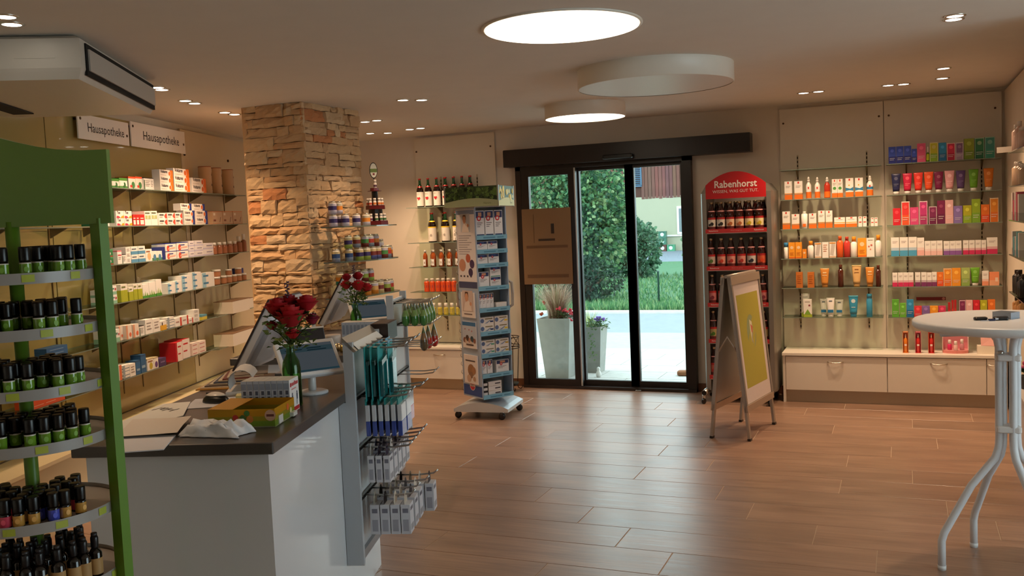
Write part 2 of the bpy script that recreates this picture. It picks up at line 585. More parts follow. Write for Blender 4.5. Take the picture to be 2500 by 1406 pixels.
tag(b.build('ceiling_sensor', loc=(-4.42, 4.42, ZC)), 'small dark round sensor under the ceiling above the signs', 'sensor')

# ---- ceiling air unit
e1 = math.atan2(0.861, -0.508)
t = tag(empty('ceiling_air_unit', (-3.13, 2.96, ZC), e1), 'big white boxy air unit hung under the ceiling with dark slots', 'air unit')
UNW = C('#cfc8bc')
b = MB()
LA, WA = 1.27, 0.80
def ring_(ins, z):
    r = 0.16
    pts = []
    for (cx, cy, a0) in ((LA - ins - r, WA - ins - r, 0), (ins + r, WA - ins - r, 90)):
        for k in range(5):
            a = math.radians(a0 + 22.5 * k)
            pts.append((cx + r * math.cos(a), cy + r * math.sin(a), z))
    pts += [(ins, ins, z), (LA - ins, ins, z)]
    return pts
b.rings([ring_(0.03, -0.004), ring_(0.0, -0.02), ring_(0.0, -0.14), ring_(0.006, -0.155), ring_(0.02, -0.185)], UNW, 'satin', True, True, sm=False)
b.build('casing', t)
b = MB(); b.box(0.06, LA - 0.02, -0.006, 0.004, -0.163, -0.03, BLACK, 'matte'); o = b.build('outlet', t)
b = MB(); b.box(0.08, LA - 0.035, -0.014, -0.007, -0.142, -0.052, C('#b9b3aa'), 'satin'); b.build('louver', o)
for y in (0.10, 0.60):
    b = MB(); b.box(-0.002, 0.004, y, y + 0.16, -0.1, -0.09, UNW, 'satin'); b.build('seam', t)
b = MB(); b.box(0.18, LA - 0.2, 0.56, 0.66, -0.192, -0.186, DARK, 'matte'); b.build('intake_grille', t)
# ================================================================ PRODUCT KIT
# every builder makes a thing whose front stands at local y = 0, facing -y, base at z = 0
def carton(w, h, d, base, bands=(), marks=(), m='paper'):
    b = MB()
    cuts = sorted(set([0.0, 1.0] + [v for a in bands for v in a[:2]]))
    x = w / 2
    for i in range(len(cuts) - 1):
        c0, c1 = cuts[i], cuts[i + 1]
        mid = (c0 + c1) / 2
        col = base
        for a0, a1, cc in bands:
            if a0 <= mid <= a1:
                col = cc
        z0, z1 = c0 * h, c1 * h
        k = b.pts([(-x, 0, z0), (x, 0, z0), (x, d, z0), (-x, d, z0), (-x, 0, z1), (x, 0, z1), (x, d, z1), (-x, d, z1)])
        for q in ((0, 1, 5, 4), (1, 2, 6, 5), (2, 3, 7, 6), (3, 0, 4, 7)):
            b.face([k + j for j in q], col, m)
        if i == 0:
            b.face([k + 3, k + 2, k + 1, k], col, m)
        if i == len(cuts) - 2:
            b.face([k + 4, k + 5, k + 6, k + 7], col, m)
    e = -0.0007
    for i, a in enumerate(marks):
        ee = e - 0.0002 * i
        if a[0] == 'r':
            b.rect(-x + a[1] * w, -x + a[2] * w, a[3] * h, a[4] * h, ee, a[5], m)
        elif a[0] == 'c':
            b.disc(-x + a[1] * w, a[2] * h, a[3] * w, ee, a[4], m)
        elif a[0] == 't':
            b.text(a[1], a[4] * w, -x + a[2] * w, ee, a[3] * h, a[5], m, bold=0.015)
        elif a[0] == 'p':
            b.poly([(-x + px * w, ee, pz * h) for px, pz in a[1]], a[2], m)
    return [('carton', b)]

def lines(col, z0, n, dz=0.07, x0=0.18, x1=0.8):
    return [('r', x0, x1 - 0.12 * (i % 2), z0 - i * dz, z0 - i * dz + dz * 0.35, col) for i in range(n)]

def bottle(w, h, body, cap, label=None, neck=0.4, capw=0.6, sh=0.62, capf=0.22, lab=(0.1, 0.5), m='plastic', marks=(), capm='plastic', n=14):
    r = w / 2
    zc = h * (1 - capf)
    rn = r * neck
    b = MB()
    zs = h * sh
    prof = [(r * .9, 0), (r, h * .02), (r, zs), (r * .8, zs + (zc - zs) * .4), (rn * 1.1, zs + (zc - zs) * .8), (rn, zc)]
    b.lathe(prof, body, m, n, 0, r)
    if label:
        l0, l1 = lab[0] * h, lab[1] * h
        b.lathe([(r * 1.012, l0), (r * 1.012, l1)], label, 'paper', n, 0, r, cap0=False, cap1=False)
        for a in marks:
            th0, th1 = a[0], a[1]
            pz = [(r * 1.02 * math.sin(t), r - r * 1.02 * math.cos(t)) for t in (th0, (2 * th0 + th1) / 3, (th0 + 2 * th1) / 3, th1)]
            za, zb = l0 + a[2] * (l1 - l0), l0 + a[3] * (l1 - l0)
            for i in range(3):
                b.poly([(*pz[i], za), (*pz[i + 1], za), (*pz[i + 1], zb), (*pz[i], zb)], a[4], 'paper')
    c = MB()
    rc = r * capw
    c.lathe([(rc, zc), (rc, h * .985), (rc * .85, h)], cap, capm, n, 0, r)
    return [('bottle', b), ('cap', c)]

def pump(w, h, body, base, mark=None):
    parts = bottle(w, h * .86, body, WHITE, base, neck=.45, capw=.5, sh=.7, capf=.12, lab=(.03, .36))
    c = parts[1][1]
    r = w / 2
    c.lathe([(r * .42, h * .86), (r * .42, h * .93), (r * .2, h)], WHITE, 'plastic', 12, 0, r)
    if mark:
        parts[0][1].rect(-w * .12, w * .12, h * .44, h * .54, -0.0012, mark)
    return [('pump_bottle', parts[0][1]), ('cap', c)]

def tube(w, h, body, cap=WHITE, marks=(), capf=0.15):
    b = MB()
    n = 18
    def ring(z, rx, ry):
        return [(rx * math.cos(2 * math.pi * j / n), 0.02 + ry * math.sin(2 * math.pi * j / n), z) for j in range(n)]
    zc = h * capf
    rg = []
    for t in (0, .15, .35, .6, .85, .94, 1.0):
        rg.append(ring(zc + t * (h - zc), w * (.36 + .14 * t), 0.019 * (1 - t) ** .7 + 0.0012))
    b.rings(rg, body, 'plastic')
    for a in marks:
        x0, x1, z0, z1, cc = a
        zz0, zz1 = zc + z0 * (h - zc), zc + z1 * (h - zc)
        f = lambda z: 0.02 - 0.019 * (1 - (z - zc) / (h - zc)) ** .7 - 0.0028
        if len(cc) == 4:
            k = 10
            cx, cz, rr = (x0 + x1) / 2 * w, (zz0 + zz1) / 2, (x1 - x0) / 2 * w
            b.poly([(cx + rr * math.cos(2 * math.pi * j / k), f(cz), cz + rr * math.sin(2 * math.pi * j / k)) for j in range(k)], cc[:3], 'paper')
        else:
            b.poly([(x0 * w, f(zz0), zz0), (x1 * w, f(zz0), zz0), (x1 * w, f(zz1), zz1), (x0 * w, f(zz1), zz1)], cc, 'paper')
    c = MB()
    c.rings([ring(0, w * .31, .0175), ring(zc * .95, w * .32, .018), ring(zc, w * .3, .016)], cap, 'plastic')
    return [('cosmetic_tube', b), ('cap', c)]

def jar(w, h, body, lid=WHITE, label=None, lab=(0.1, 0.7), capf=0.26):
    r = w / 2
    zc = h * (1 - capf)
    b = MB()
    b.lathe([(r * .92, 0), (r * .97, h * .03), (r * .97, zc * .95), (r * .85, zc)], body, 'plastic', 16, 0, r)
    if label:
        b.lathe([(r * .985, lab[0] * h), (r * .985, lab[1] * h)], label, 'paper', 16, 0, r, cap0=False, cap1=False)
    c = MB()
    c.lathe([(r, zc), (r, h * .98), (r * .95, h)], lid, 'plastic', 16, 0, r)
    return [('jar', b), ('lid', c)]

def canister(w, h, body, bands, lid=None, marks=()):
    r = w / 2
    b = MB()
    zs = sorted(set([0, 1] + [v for a in bands for v in a[:2]]))
    for i in range(len(zs) - 1):
        mid = (zs[i] + zs[i + 1]) / 2
        col = body
        for a0, a1, cc in bands:
            if a0 <= mid <= a1:
                col = cc
        b.lathe([(r, zs[i] * h), (r, zs[i + 1] * h)], col, 'paper', 18, 0, r, cap0=(i == 0), cap1=(i == len(zs) - 2))
    for a in marks:
        xs = [(a[0] + (a[1] - a[0]) * q / 4) * w - r for q in range(5)]
        yc = [r - math.sqrt(max(0, r * r - x * x)) - .0012 for x in xs]
        for q in range(4):
            b.poly([(xs[q], yc[q], a[2] * h), (xs[q + 1], yc[q + 1], a[2] * h), (xs[q + 1], yc[q + 1], a[3] * h), (xs[q], yc[q], a[3] * h)], a[4])
    parts = [('canister', b)]
    if lid:
        c = MB()
        c.lathe([(r * 1.02, h), (r * 1.02, h * 1.03), (r * .94, h * 1.05)], lid, 'plastic', 18, 0, r)
        parts.append(('lid', c))
    return parts

_PM = {}
def place(key, parts, loc, rz, label, cat, group=None, name=None):
    """link a thing made of parts; alike things share their meshes"""
    if key not in _PM:
        _PM[key] = [(n, p.mesh(n)) for n, p in parts()]
    ms = _PM[key]
    o = link(name or ms[0][0], ms[0][1], None, loc, rz)
    for n, me in ms[1:]:
        link(n, me, o)
    return tag(o, label, cat, group)

def FY(y):      # a shelf front parallel to the door wall
    return lambda s, z, dep=0.0: ((s, y + dep, z), 0.0)
def FW(w):      # a shelf front parallel to the medicine wall
    return lambda s, z, dep=0.0: (uw(s, w + dep, z), RS)

def short(d):
    for c in (' with ', ' fading', ' standing', ' holding', ' printed'):
        d = d.split(c)[0]
    return ' '.join(d.split()[-4:])
def row(place_txt, frame, z, items, kinds, dep=0.0):
    group = 'stock on the ' + place_txt
    made = []
    for it in items:
        s, w, h, k = it[:4]
        opt = it[4] if len(it) > 4 else {}
        desc, cat, fn = kinds[k]
        n = opt.get('n', 1)
        for i in range(n):
            d = opt.get('lab') or desc
            if n == 2:
                d = d + (', on the bottom', ', laid on top')[i]
            elif n == 3:
                d = d + (', bottom of three', ', middle of three', ', topmost of three')[i]
            made.append((s, w, h / n, k, z + opt.get('up', 0.0) + i * h / n, opt, d, cat, fn))
    names = [m[6] for m in made]
    base = [short(kinds[m[3]][0]) for m in made]
    for i, (s, w, hh, k, zz, opt, d, cat, fn) in enumerate(made):
        lab = d
        if names.count(d) > 1:
            for tries in ((i - 1, i + 1), (i - 2, i + 2), (i - 3, i + 3)):
                near = [j for j in tries if 0 <= j < len(made) and names[j] != d and kinds[made[j][3]][0] != kinds[k][0]]
                if near and tries[1] - tries[0] == 2:
                    lab = d + ' beside the ' + base[near[0]]
                    break
        lab = lab + ', ' + place_txt
        if len(lab.replace(',', '').split()) > 16:
            lab = d + ', ' + place_txt
        loc, rz = frame(s, zz, dep + opt.get('dep', 0.0))
        place((k, round(w, 3), round(hh, 4)), lambda: fn(w, hh), loc, rz + opt.get('rz', 0), lab, cat, group)

# ---- colours of the stock
OR, ORL, RED, CRIM = C('#e8741e'), C('#f2a02a'), C('#d8201f'), C('#c41f4c')
BLU, LBL, NAV, TEA = C('#2c4fb0'), C('#3d8fc8'), C('#1f2f66'), C('#1f8a80')
GRN, YGR, OLV, DGR = C('#5fae35'), C('#b7c22c'), C('#8fa02a'), C('#1f6b4a')
PNK, LPK, MAG, MAR = C('#e2548c'), C('#efb9bd'), C('#c2327e'), C('#7d1f4f')
PUR, LIL, YEL, BRZ = C('#6a4390'), C('#8b78bd'), C('#f0c52e'), C('#c8742f')
GLD, DBR, PGY, PBL = C('#cf9a4a'), C('#4a1f12'), C('#b5b2ae'), C('#8fc4e0')
WHT = C('#efede8')

# ================================================================ CARE BAYS on the door wall
def bay_panel(x0, x1, z0, z1, label, screws):
    b = MB()
    b.box(x0, x1, YD - 0.022, YD - 0.004, z0, z1, C('#d9cfbf'), 'satin')
    o = tag(b.build('back_panel'), label, 'wall panel')
    for sx, sz in screws:
        b = MB()
        X = Matrix.Translation((sx, YD - 0.022, sz)) @ Matrix.Rotation(math.pi / 2, 4, 'X')
        b.X = X
        b.lathe([(0.008, 0), (0.008, 0.004), (0.005, 0.006)], C('#5a4430'), 'metal', 10)
        b.build('screw', o)
    return o
bay_panel(-0.927, -0.134, 0.40, 2.365, 'cream panel behind the sun care shelves', [(-0.897, 2.25), (-0.165, 2.25)])
bay_panel(-0.128, 0.70, 0.40, 2.368, 'cream panel behind the rainbow carton shelves', [(-0.093, 2.25), (0.655, 2.245)])

GTINT = (0.80, 0.88, 0.82)
GEDGE = C('#7d8a7c')
def glass_board(x0, x1, d, label, loc, rz, group=None, brackets=(), t=0.006, name='glass_shelf'):
    """glass board whose front edge is local y = 0; brackets reach back to the wall"""
    b = MB()
    b.prism([(x0, 0), (x1, 0), (x1, d), (x0, d)], -t, 0, GTINT, 'glass', GEDGE, 'gloss')
    o = tag(b.build(name, None, loc, rz), label, 'shelf', group)
    for bx in brackets:
        b = MB()
        y0, y1 = d * .40, d + 0.001
        b.X = Matrix.Translation((bx, 0, 0))
        k = b.pts([(-.006, y1, -t), (-.006, y0, -t), (-.006, y1, -t - .055), (.006, y1, -t), (.006, y0, -t), (.006, y1, -t - .055)])
        for q in ((0, 1, 2), (5, 4, 3), (0, 3, 4, 1), (1, 4, 5, 2), (2, 5, 3, 0)):
            b.face([k + j for j in q], C('#8a7860'), 'brushed')
        b.build('bracket', o)
    return o

def slot_rail(loc, rz, z0, z1, label, group, sl=0.033):
    b = MB()
    b.box(-.006, .006, -.004, 0, z0, z1, C('#b9a98e'), 'brushed')
    o = tag(b.build('shelf_rail', None, loc, rz), label, 'rail', group)
    b = MB()
    z = z0 + .012
    while z < z1 - .02:
        b.box(-.004, .004, -.0055, -.003, z, z + sl * .6, C('#1b120c'), 'matte')
        z += sl
    b.build('slots', o)['kind'] = 'stuff'
ROWZ = [1.863, 1.624, 1.387, 1.148, 0.910, 0.671]
ORD = ['top', 'second', 'third', 'fourth', 'fifth', 'lowest']
for i, z in enumerate(ROWZ):
    glass_board(-0.915, -0.15, 0.19, f'{ORD[i]} glass board of the sun care bay', (0, 7.855, z), 0, 'glass boards of the sun care bay', (-0.79, -0.26))
    glass_board(-0.115, 0.685, 0.19, f'{ORD[i]} glass board of the rainbow carton bay', (0, 7.855, z), 0, 'glass boards of the rainbow carton bay', (0.03, 0.56))
for x in (-0.79, -0.26):
    slot_rail((x, YD - 0.022, 0), 0, 0.555, 1.985, 'slotted metal rail of the sun care bay', 'rails of the sun care bay')
for x in (0.03, 0.56):
    slot_rail((x, YD - 0.022, 0), 0, 0.555, 1.90, 'slotted metal rail of the rainbow carton bay', 'rails of the rainbow carton bay')

RDM = ('r', .4, .6, .86, .97, C('#cf3b2d'))
TXT = C('#9a948c')
KA = {
 'wo': ('white carton with orange base band', 'carton', lambda w, h: carton(w, h, .04, WHT, [(0, .27, OR), (.27, .31, C('#8f8b86')), (.31, .345, ORL)], [RDM] + lines(TXT, .72, 2))),
 'pump': ('white pump bottle with orange base label', 'bottle', lambda w, h: pump(w, h, WHT, OR, C('#cf3b2d'))),
 'red': ('translucent orange red oil spray bottle', 'bottle', lambda w, h: pump(w, h, C('#b8341c'), OR)),
 'wgo': ('white carton with green leaf patch and orange base', 'carton', lambda w, h: carton(w, h, .035, WHT, [(0, .24, OR)], [RDM, ('c', .5, .5, .32, C('#4f9a4c')), ('r', .1, .9, .26, .42, C('#e9e6dc'))] + lines(TXT, .75, 2))),
 'wbo': ('white carton with blue wave and orange base', 'carton', lambda w, h: carton(w, h, .045, WHT, [(0, .26, OR)], [RDM, ('p', [(0, .32), (.5, .36), (1, .32), (1, .52), (.6, .44), (0, .5)], C('#2f7fae')), ('c', .45, .62, .1, C('#e8b53a'))])),
 'spray': ('white sun spray bottle with blue and orange band', 'bottle', lambda w, h: [pump(w, h, WHT, OR, C('#cf3b2d'))[0], pump(w, h, WHT, OR)[1], ('sleeve', (lambda q: (q.lathe([(w * .507, h * .33), (w * .507, h * .46)], C('#2f7fae'), 'paper', 14, 0, w / 2, cap0=False, cap1=False), q)[1])(MB()))]),
 'flask': ('white flat bottle with orange square', 'bottle', lambda w, h: bottle(w, h, WHT, WHT, None, neck=.5, capw=.5, sh=.84, capf=.11)[:1] + [('label', (lambda q: (q.rect(-w * .25, w * .25, h * .1, h * .28, -.001, OR), q)[1])(MB())), ('cap', bottle(w, h, WHT, WHT, None, neck=.5, capw=.5, sh=.84, capf=.11)[1][1])]),
 'wide': ('wide flat white carton with orange base', 'carton', lambda w, h: carton(w, h, .04, WHT, [(0, .35, OR), (.35, .42, WHT), (.42, .5, ORL)], [('r', .4, .6, .86, .97, C('#cf3b2d'))] + lines(TXT, .75, 1))),
 'stick': ('small white lip stick carton with red mark', 'carton', lambda w, h: carton(w, h, .02, WHT, [], [('r', .15, .85, .4, .5, C('#cf3b2d')), ('r', .25, .75, .85, .93, C('#cf3b2d'))])),
 'bl': ('slim white spray can with blue cap', 'bottle', lambda w, h: bottle(w, h, WHT, LBL, None, neck=.9, capw=1, sh=.7, capf=.27, marks=())),
 'or': ('amber orange carton with pale round seal', 'carton', lambda w, h: carton(w, h, .045, ORL, [(0, .1, OR)], [('c', .5, .68, .27, C('#f0cfa5'))] + lines(C('#c96a1a'), .35, 3))),
 'ors': ('small amber orange carton', 'carton', lambda w, h: carton(w, h, .03, C('#ea8f25'), [], [('c', .5, .6, .28, C('#f0cfa5'))])),
 'wob': ('white sun milk bottle with orange cap', 'bottle', lambda w, h: bottle(w, h, WHT, C('#ee9a2a'), None, neck=.55, capw=.62, sh=.66, capf=.24)),
 'wg': ('white carton with slanted grey print', 'carton', lambda w, h: carton(w, h, .04, WHT, [(0, .1, C('#d9b79a'))], [('p', [(.1, .2), (.6, .15), (.92, .85), (.35, .9)], C('#c6bfb8')), ('r', .05, .95, .9, .98, C('#d4913d'))])),
 'w': ('plain white carton with fine print', 'carton', lambda w, h: carton(w, h, .04, WHT, [], lines(C('#c5866a'), .8, 4, .13))),
 'ob': ('orange sun oil bottle with pale seal', 'bottle', lambda w, h: bottle(w, h, C('#e0622a'), C('#e0622a'), None, neck=.45, capw=.55, sh=.72, capf=.18)),
 'rb': ('red sun oil bottle with pale seal', 'bottle', lambda w, h: bottle(w, h, C('#c23a32'), C('#c0432f'), None, neck=.45, capw=.55, sh=.72, capf=.18)),
 'wr': ('white carton with red blossom pattern', 'carton', lambda w, h: carton(w, h, .045, WHT, [], [('c', .3, .55, .12, C('#c9776c')), ('c', .62, .62, .14, C('#c9776c')), ('c', .5, .4, .1, C('#d58d7d'))] + lines(TXT, .88, 1))),
 'bx': ('bronze carton with engraved lines', 'carton', lambda w, h: carton(w, h, .04, BRZ, [], lines(C('#a75a20'), .75, 5, .12))),
 'gt': ('golden sun tube standing on its cap', 'tube', lambda w, h: tube(w, h, C('#d0893a'), C('#b8813e'), [(-.25, .25, .55, .58, C('#f1d7a6')), (-.2, .2, .7, .76, C('#f1d7a6'))])),
 'gt2': ('pale gold sun tube standing on its cap', 'tube', lambda w, h: tube(w, h, C('#d8b074'), C('#c39a5e'), [(-.25, .25, .6, .63, C('#8a5a2a')), (-.2, .2, .75, .8, C('#8a5a2a'))])),
 'db': ('dark brown oil bottle', 'bottle', lambda w, h: bottle(w, h, DBR, C('#5f2e1b'), None, neck=.6, capw=.62, sh=.74, capf=.2, m='gloss')),
 'gw': ('white carton with green leaf base', 'carton', lambda w, h: carton(w, h, .04, WHT, [(0, .16, C('#a9bf3a'))], [('p', [(.1, .16), (.5, .45), (.9, .16)], C('#7fae3c')), ('c', .72, .66, .12, C('#8f3b45'))] + lines(TXT, .85, 1))),
 'wt': ('white tube with dark blue foot', 'tube', lambda w, h: tube(w, h, WHT, WHT, [(-.34, .34, .1, .28, C('#1f6f9e')), (-.2, .2, .78, .84, C('#5b6b7a'))])),
 'bt': ('sky blue lotion tube with pale seal', 'tube', lambda w, h: tube(w, h, C('#3a93b8'), C('#3a93b8'), [(-.22, .22, .6, .8, (*C('#d6e6ea'), 1)), (-.2, .2, .35, .38, C('#d6e6ea'))])),
 'bb': ('sky blue spray bottle', 'bottle', lambda w, h: bottle(w, h, C('#3a8fb5'), C('#3a8fb5'), None, neck=.8, capw=.88, sh=.76, capf=.18)),
}
A_ = FY(7.87)
row('highest stocked sun care shelf', A_, 1.624, [(-.85, .057, .147, 'wo'), (-.771, .062, .145, 'wo'), (-.694, .042, .176, 'pump'), (-.627, .042, .17, 'pump'), (-.553, .047, .166, 'red'),
    (-.496, .039, .145, 'wgo'), (-.455, .039, .144, 'wgo'), (-.385, .057, .147, 'wbo'), (-.314, .057, .146, 'wbo'), (-.235, .047, .158, 'spray')], KA)
row('second stocked sun care shelf', A_, 1.387, [(-.871, .057, .143, 'wo', {'lab': 'tall white carton with orange base band'}), (-.799, .057, .119, 'wo'), (-.731, .05, .137, 'flask'), (-.667, .057, .119, 'wo'),
    (-.599, .05, .138, 'wo', {'lab': 'tall white carton with orange base band'}), (-.542, .05, .136, 'wo', {'lab': 'tall white carton with orange base band'}), (-.463, .08, .079, 'wide'), (-.375, .08, .079, 'wide'),
    (-.309, .027, .079, 'stick'), (-.276, .027, .079, 'stick'), (-.22, .022, .067, 'stick'), (-.193, .022, .067, 'stick')], KA)
row('third stocked sun care shelf', A_, 1.148, [(-.879, .033, .13, 'bl'), (-.832, .048, .13, 'or'), (-.78, .048, .13, 'or'), (-.735, .031, .073, 'ors'), (-.687, .05, .137, 'wob', {'lab': 'squat white sun milk bottle with orange cap'}),
    (-.63, .05, .121, 'wg'), (-.574, .049, .124, 'w'), (-.519, .05, .124, 'wg'), (-.464, .048, .169, 'ob'), (-.412, .047, .163, 'rb'), (-.36, .05, .162, 'wob', {'lab': 'tall white sun milk bottle with orange cap'}), (-.299, .063, .148, 'or', {'lab': 'large amber orange carton with pale round seal'}),
    (-.237, .057, .147, 'wr'), (-.18, .046, .169, 'wob', {'lab': 'slim white sun milk bottle with pointed orange cap'})], KA)
row('fourth stocked sun care shelf', A_, 0.910, [(-.779, .05, .126, 'bx'), (-.69, .05, .124, 'bx'), (-.584, .07, .152, 'gt'), (-.463, .042, .18, 'db'), (-.343, .072, .173, 'gt2'), (-.245, .066, .156, 'gt'), (-.183, .037, .17, 'db')], KA)
row('lowest stocked sun care shelf', A_, 0.671, [(-.74, .062, .185, 'gw', {'dep': .05, 'lab': 'tall white carton with green leaf base'}), (-.719, .063, .144, 'gw'), (-.6, .056, .141, 'wt', {'dep': .05}), (-.543, .063, .154, 'wt', {'lab': 'larger white tube with dark blue foot'}), (-.48, .062, .134, 'wt', {'dep': .05}),
    (-.371, .073, .171, 'bt'), (-.252, .045, .183, 'bb')], KA)

def solid(c, c2=None, seal=None, frame=None):
    def fn(w, h):
        bands = [(0, .42, c2)] if c2 else []
        mk = []
        if frame:
            mk += [('r', 0, .07, 0, 1, frame), ('r', .93, 1, 0, 1, frame), ('r', 0, 1, .96, 1, frame)]
        mk += [('c', .5, .76, .24, seal or tuple(min(1, v * 1.5 + .04) for v in c))]
        mk += lines(tuple(min(1, v * .5 + .45) for v in (c2 or c)), .3, 2, .09, .15, .85)
        return carton(w, h, .05, c, bands, mk)
    return fn
def fade(bot):
    return lambda w, h: carton(w, h, .035, WHT, [(0, .3, bot), (.3, .45, tuple((a + .85) / 2 for a in bot))], lines(C('#b9aeb0'), .78, 2))
def KB(desc, cat, fn):
    return (desc, cat, fn)
SEAL = lambda c: tuple(min(1, v * 1.4 + .08) for v in c)
def ktube(c, cap=WHT):
    return lambda w, h: tube(w, h, c, cap, [(-.2, .2, .62, .82, (*SEAL(c), 1)), (-.25, .25, .38, .42, SEAL(c)), (-.25, .1, .3, .33, SEAL(c))], .16)
KBS = {
 'blue': KB('royal blue shaving carton', 'carton', solid(C('#3a55c0'), C('#1f2a80'))),
 'blues': KB('small royal blue carton', 'carton', solid(C('#3a55c0'), C('#1f2a80'))),
 'pink': KB('plain bright pink carton', 'carton', solid(C('#e05a85'))),
 'drop': KB('little green bottle with white dropper top', 'bottle', lambda w, h: bottle(w, h, C('#5d8a1f'), WHT, YGR, neck=.4, capw=.5, sh=.5, capf=.38, m='gloss')),
 'yg': KB('yellow green citrus carton', 'carton', solid(C('#c4c02a'), C('#8bb52c'), C('#d6d27a'), C('#e3e0b0'))),
 'bl': KB('bright blue carton with pale flower', 'carton', solid(C('#2f8fc4'), C('#1f6fa8'))),
 'crim': KB('crimson carton with white border', 'carton', solid(C('#cf2c50'), C('#b8224a'), None, C('#e8c9cc'))),
 'purp': KB('mauve carton with white border', 'carton', solid(C('#7d5f86'), C('#a58fae'), None, C('#e0d5dd'))),
 'olive': KB('tall olive green carton', 'carton', solid(C('#8b9a2a'), C('#76922a'))),
 'dkg': KB('tall dark green carton with pale border', 'carton', solid(C('#2f7a50'), C('#1f6a48'), C('#8fb58c'), C('#8fb59a'))),
 'teal': KB('tall teal carton with pale border', 'carton', solid(C('#3f8f85'), C('#3b9a86'), C('#7fb5ac'), C('#8fc0b0'))),
 'tnavy': KB('navy blue cream tube', 'tube', ktube(C('#262a52'))), 'tcrim': KB('crimson cream tube', 'tube', ktube(C('#c7264a'))),
 'tred': KB('scarlet cream tube', 'tube', ktube(C('#e23a30'))), 'torr': KB('orange red cream tube', 'tube', ktube(C('#e4552a'))),
 'tmar': KB('maroon cream tube', 'tube', ktube(C('#7a1f4a'))), 'tpp': KB('pale pink cream tube', 'tube', ktube(C('#e6a8ae'))),
 'tpur': KB('violet cream tube', 'tube', ktube(C('#5c4378'))), 'tgrn': KB('grass green cream tube', 'tube', ktube(C('#6aa82a'))),
 'tor': KB('orange cream tube', 'tube', ktube(C('#e8852a'))),
 'red': KB('short red carton', 'carton', solid(C('#cf2233'))), 'ror': KB('tall red orange carton with white border', 'carton', solid(C('#dd3a38'), C('#e0592f'), None, C('#f0d9cf'))),
 'spk': KB('short magenta pink carton', 'carton', solid(C('#d2477f'))), 'mag': KB('tall magenta carton with pale border', 'carton', solid(C('#c03a7c'), C('#a8356c'), None, C('#e6c4d3'))),
 'mar': KB('short maroon carton with pale border', 'carton', solid(C('#7d2a58'), C('#6a1f4a'), None, C('#e0c4cf'))), 'tmr': KB('tall maroon carton', 'carton', solid(C('#7d2350'), C('#6a1f4a'))),
 'tlp': KB('tall pale pink carton', 'carton', solid(C('#e6b5b6'))), 'lil': KB('short lilac carton', 'carton', solid(C('#8a76ba'))),
 'syg': KB('short yellow green carton', 'carton', solid(C('#b7b82a'), C('#8fb52a'))), 'tgr': KB('tall bright green carton', 'carton', solid(C('#96b82e'), C('#7fb038'))),
 'sor': KB('short orange carton', 'carton', solid(C('#e8782a'), C('#e4552a'))), 'tor2': KB('tall apricot orange carton with pale border', 'carton', solid(C('#e8922f'), C('#e67a2a'), None, C('#f0d5b0'))),
 'wb': KB('white carton fading to light blue', 'carton', fade(C('#4fa3cf'))), 'wp': KB('white carton fading to pale rose', 'carton', fade(C('#ecc0bd'))), 'wpb': KB('taller white carton fading to pale rose', 'carton', fade(C('#eab4b0'))),
 'wu': KB('white carton fading to purple', 'carton', fade(C('#8a5aa5'))), 'wc': KB('white carton fading to crimson', 'carton', fade(C('#cf2f62'))), 'wcb': KB('large white carton fading to crimson', 'carton', fade(C('#cf2f62'))),
 'wd': KB('white carton fading to plum', 'carton', fade(C('#7a3568'))),
 'am': KB('amber yellow carton', 'carton', solid(C('#eb9a2a'))), 'pg': KB('pale green carton', 'carton', solid(C('#a7bd6a'), C('#8fae58'))),
 'po': KB('white carton fading to peach', 'carton', fade(C('#ef9a78'))), 'ob': KB('peach pouch carton with hanging tab', 'carton', lambda w, h: carton(w, h * .9, .04, C('#ef9468'), [(0, .4, C('#f0b08a'))], [('r', .6, .9, .3, .6, C('#f6d5bd'))])),
 'g': KB('bright green carton', 'carton', solid(C('#5fae3a'))), 'gs': KB('small bright green carton', 'carton', solid(C('#6ab53a'))),
 'squ': KB('low square red carton', 'carton', solid(C('#d93a45'))), 'squp': KB('low square violet carton', 'carton', solid(C('#7f62a5'))), 'squa': KB('low square amber carton', 'carton', solid(C('#eb9a2a'))), 'squc': KB('low square crimson carton', 'carton', solid(C('#cc3a62'))),
 'st': KB('thin dark red lip balm stick', 'lip balm', lambda w, h: carton(w, h, w, C('#b01f24'), [(0, .5, C('#c8322c'))])),
}
B_ = FY(7.87)
row('top rainbow shelf', B_, 1.863, [(-.07, .052, .13, 'blue'), (-.015, .052, .13, 'blue'), (.04, .052, .13, 'blue'), (.087, .036, .104, 'blues'), (.137, .059, .142, 'pink'), (.182, .024, .115, 'drop'), (.224, .058, .143, 'yg'),
    (.284, .051, .137, 'bl'), (.342, .057, .13, 'crim'), (.4, .052, .13, 'purp'), (.465, .067, .155, 'olive'), (.535, .063, .154, 'dkg'), (.605, .067, .157, 'teal')], KBS)
row('second rainbow shelf', B_, 1.624, [(-.045, .068, .162, 'tnavy'), (.036, .068, .16, 'tcrim'), (.113, .067, .161, 'tred'), (.186, .067, .162, 'torr'), (.256, .066, .16, 'tmar'), (.331, .07, .163, 'tpp'), (.407, .067, .16, 'tpur'), (.495, .068, .164, 'tgrn'), (.596, .07, .166, 'tor')], KBS)
row('third rainbow shelf', B_, 1.387, [(-.043, .055, .132, 'red'), (.02, .057, .181, 'ror'), (.082, .06, .134, 'spk'), (.146, .057, .178, 'mag'), (.212, .055, .134, 'mar'), (.27, .053, .177, 'tmr'), (.326, .055, .178, 'tlp'), (.386, .059, .131, 'lil'), (.45, .057, .132, 'syg'), (.509, .056, .177, 'tgr'), (.571, .056, .133, 'sor'), (.631, .056, .179, 'tor2')], KBS)
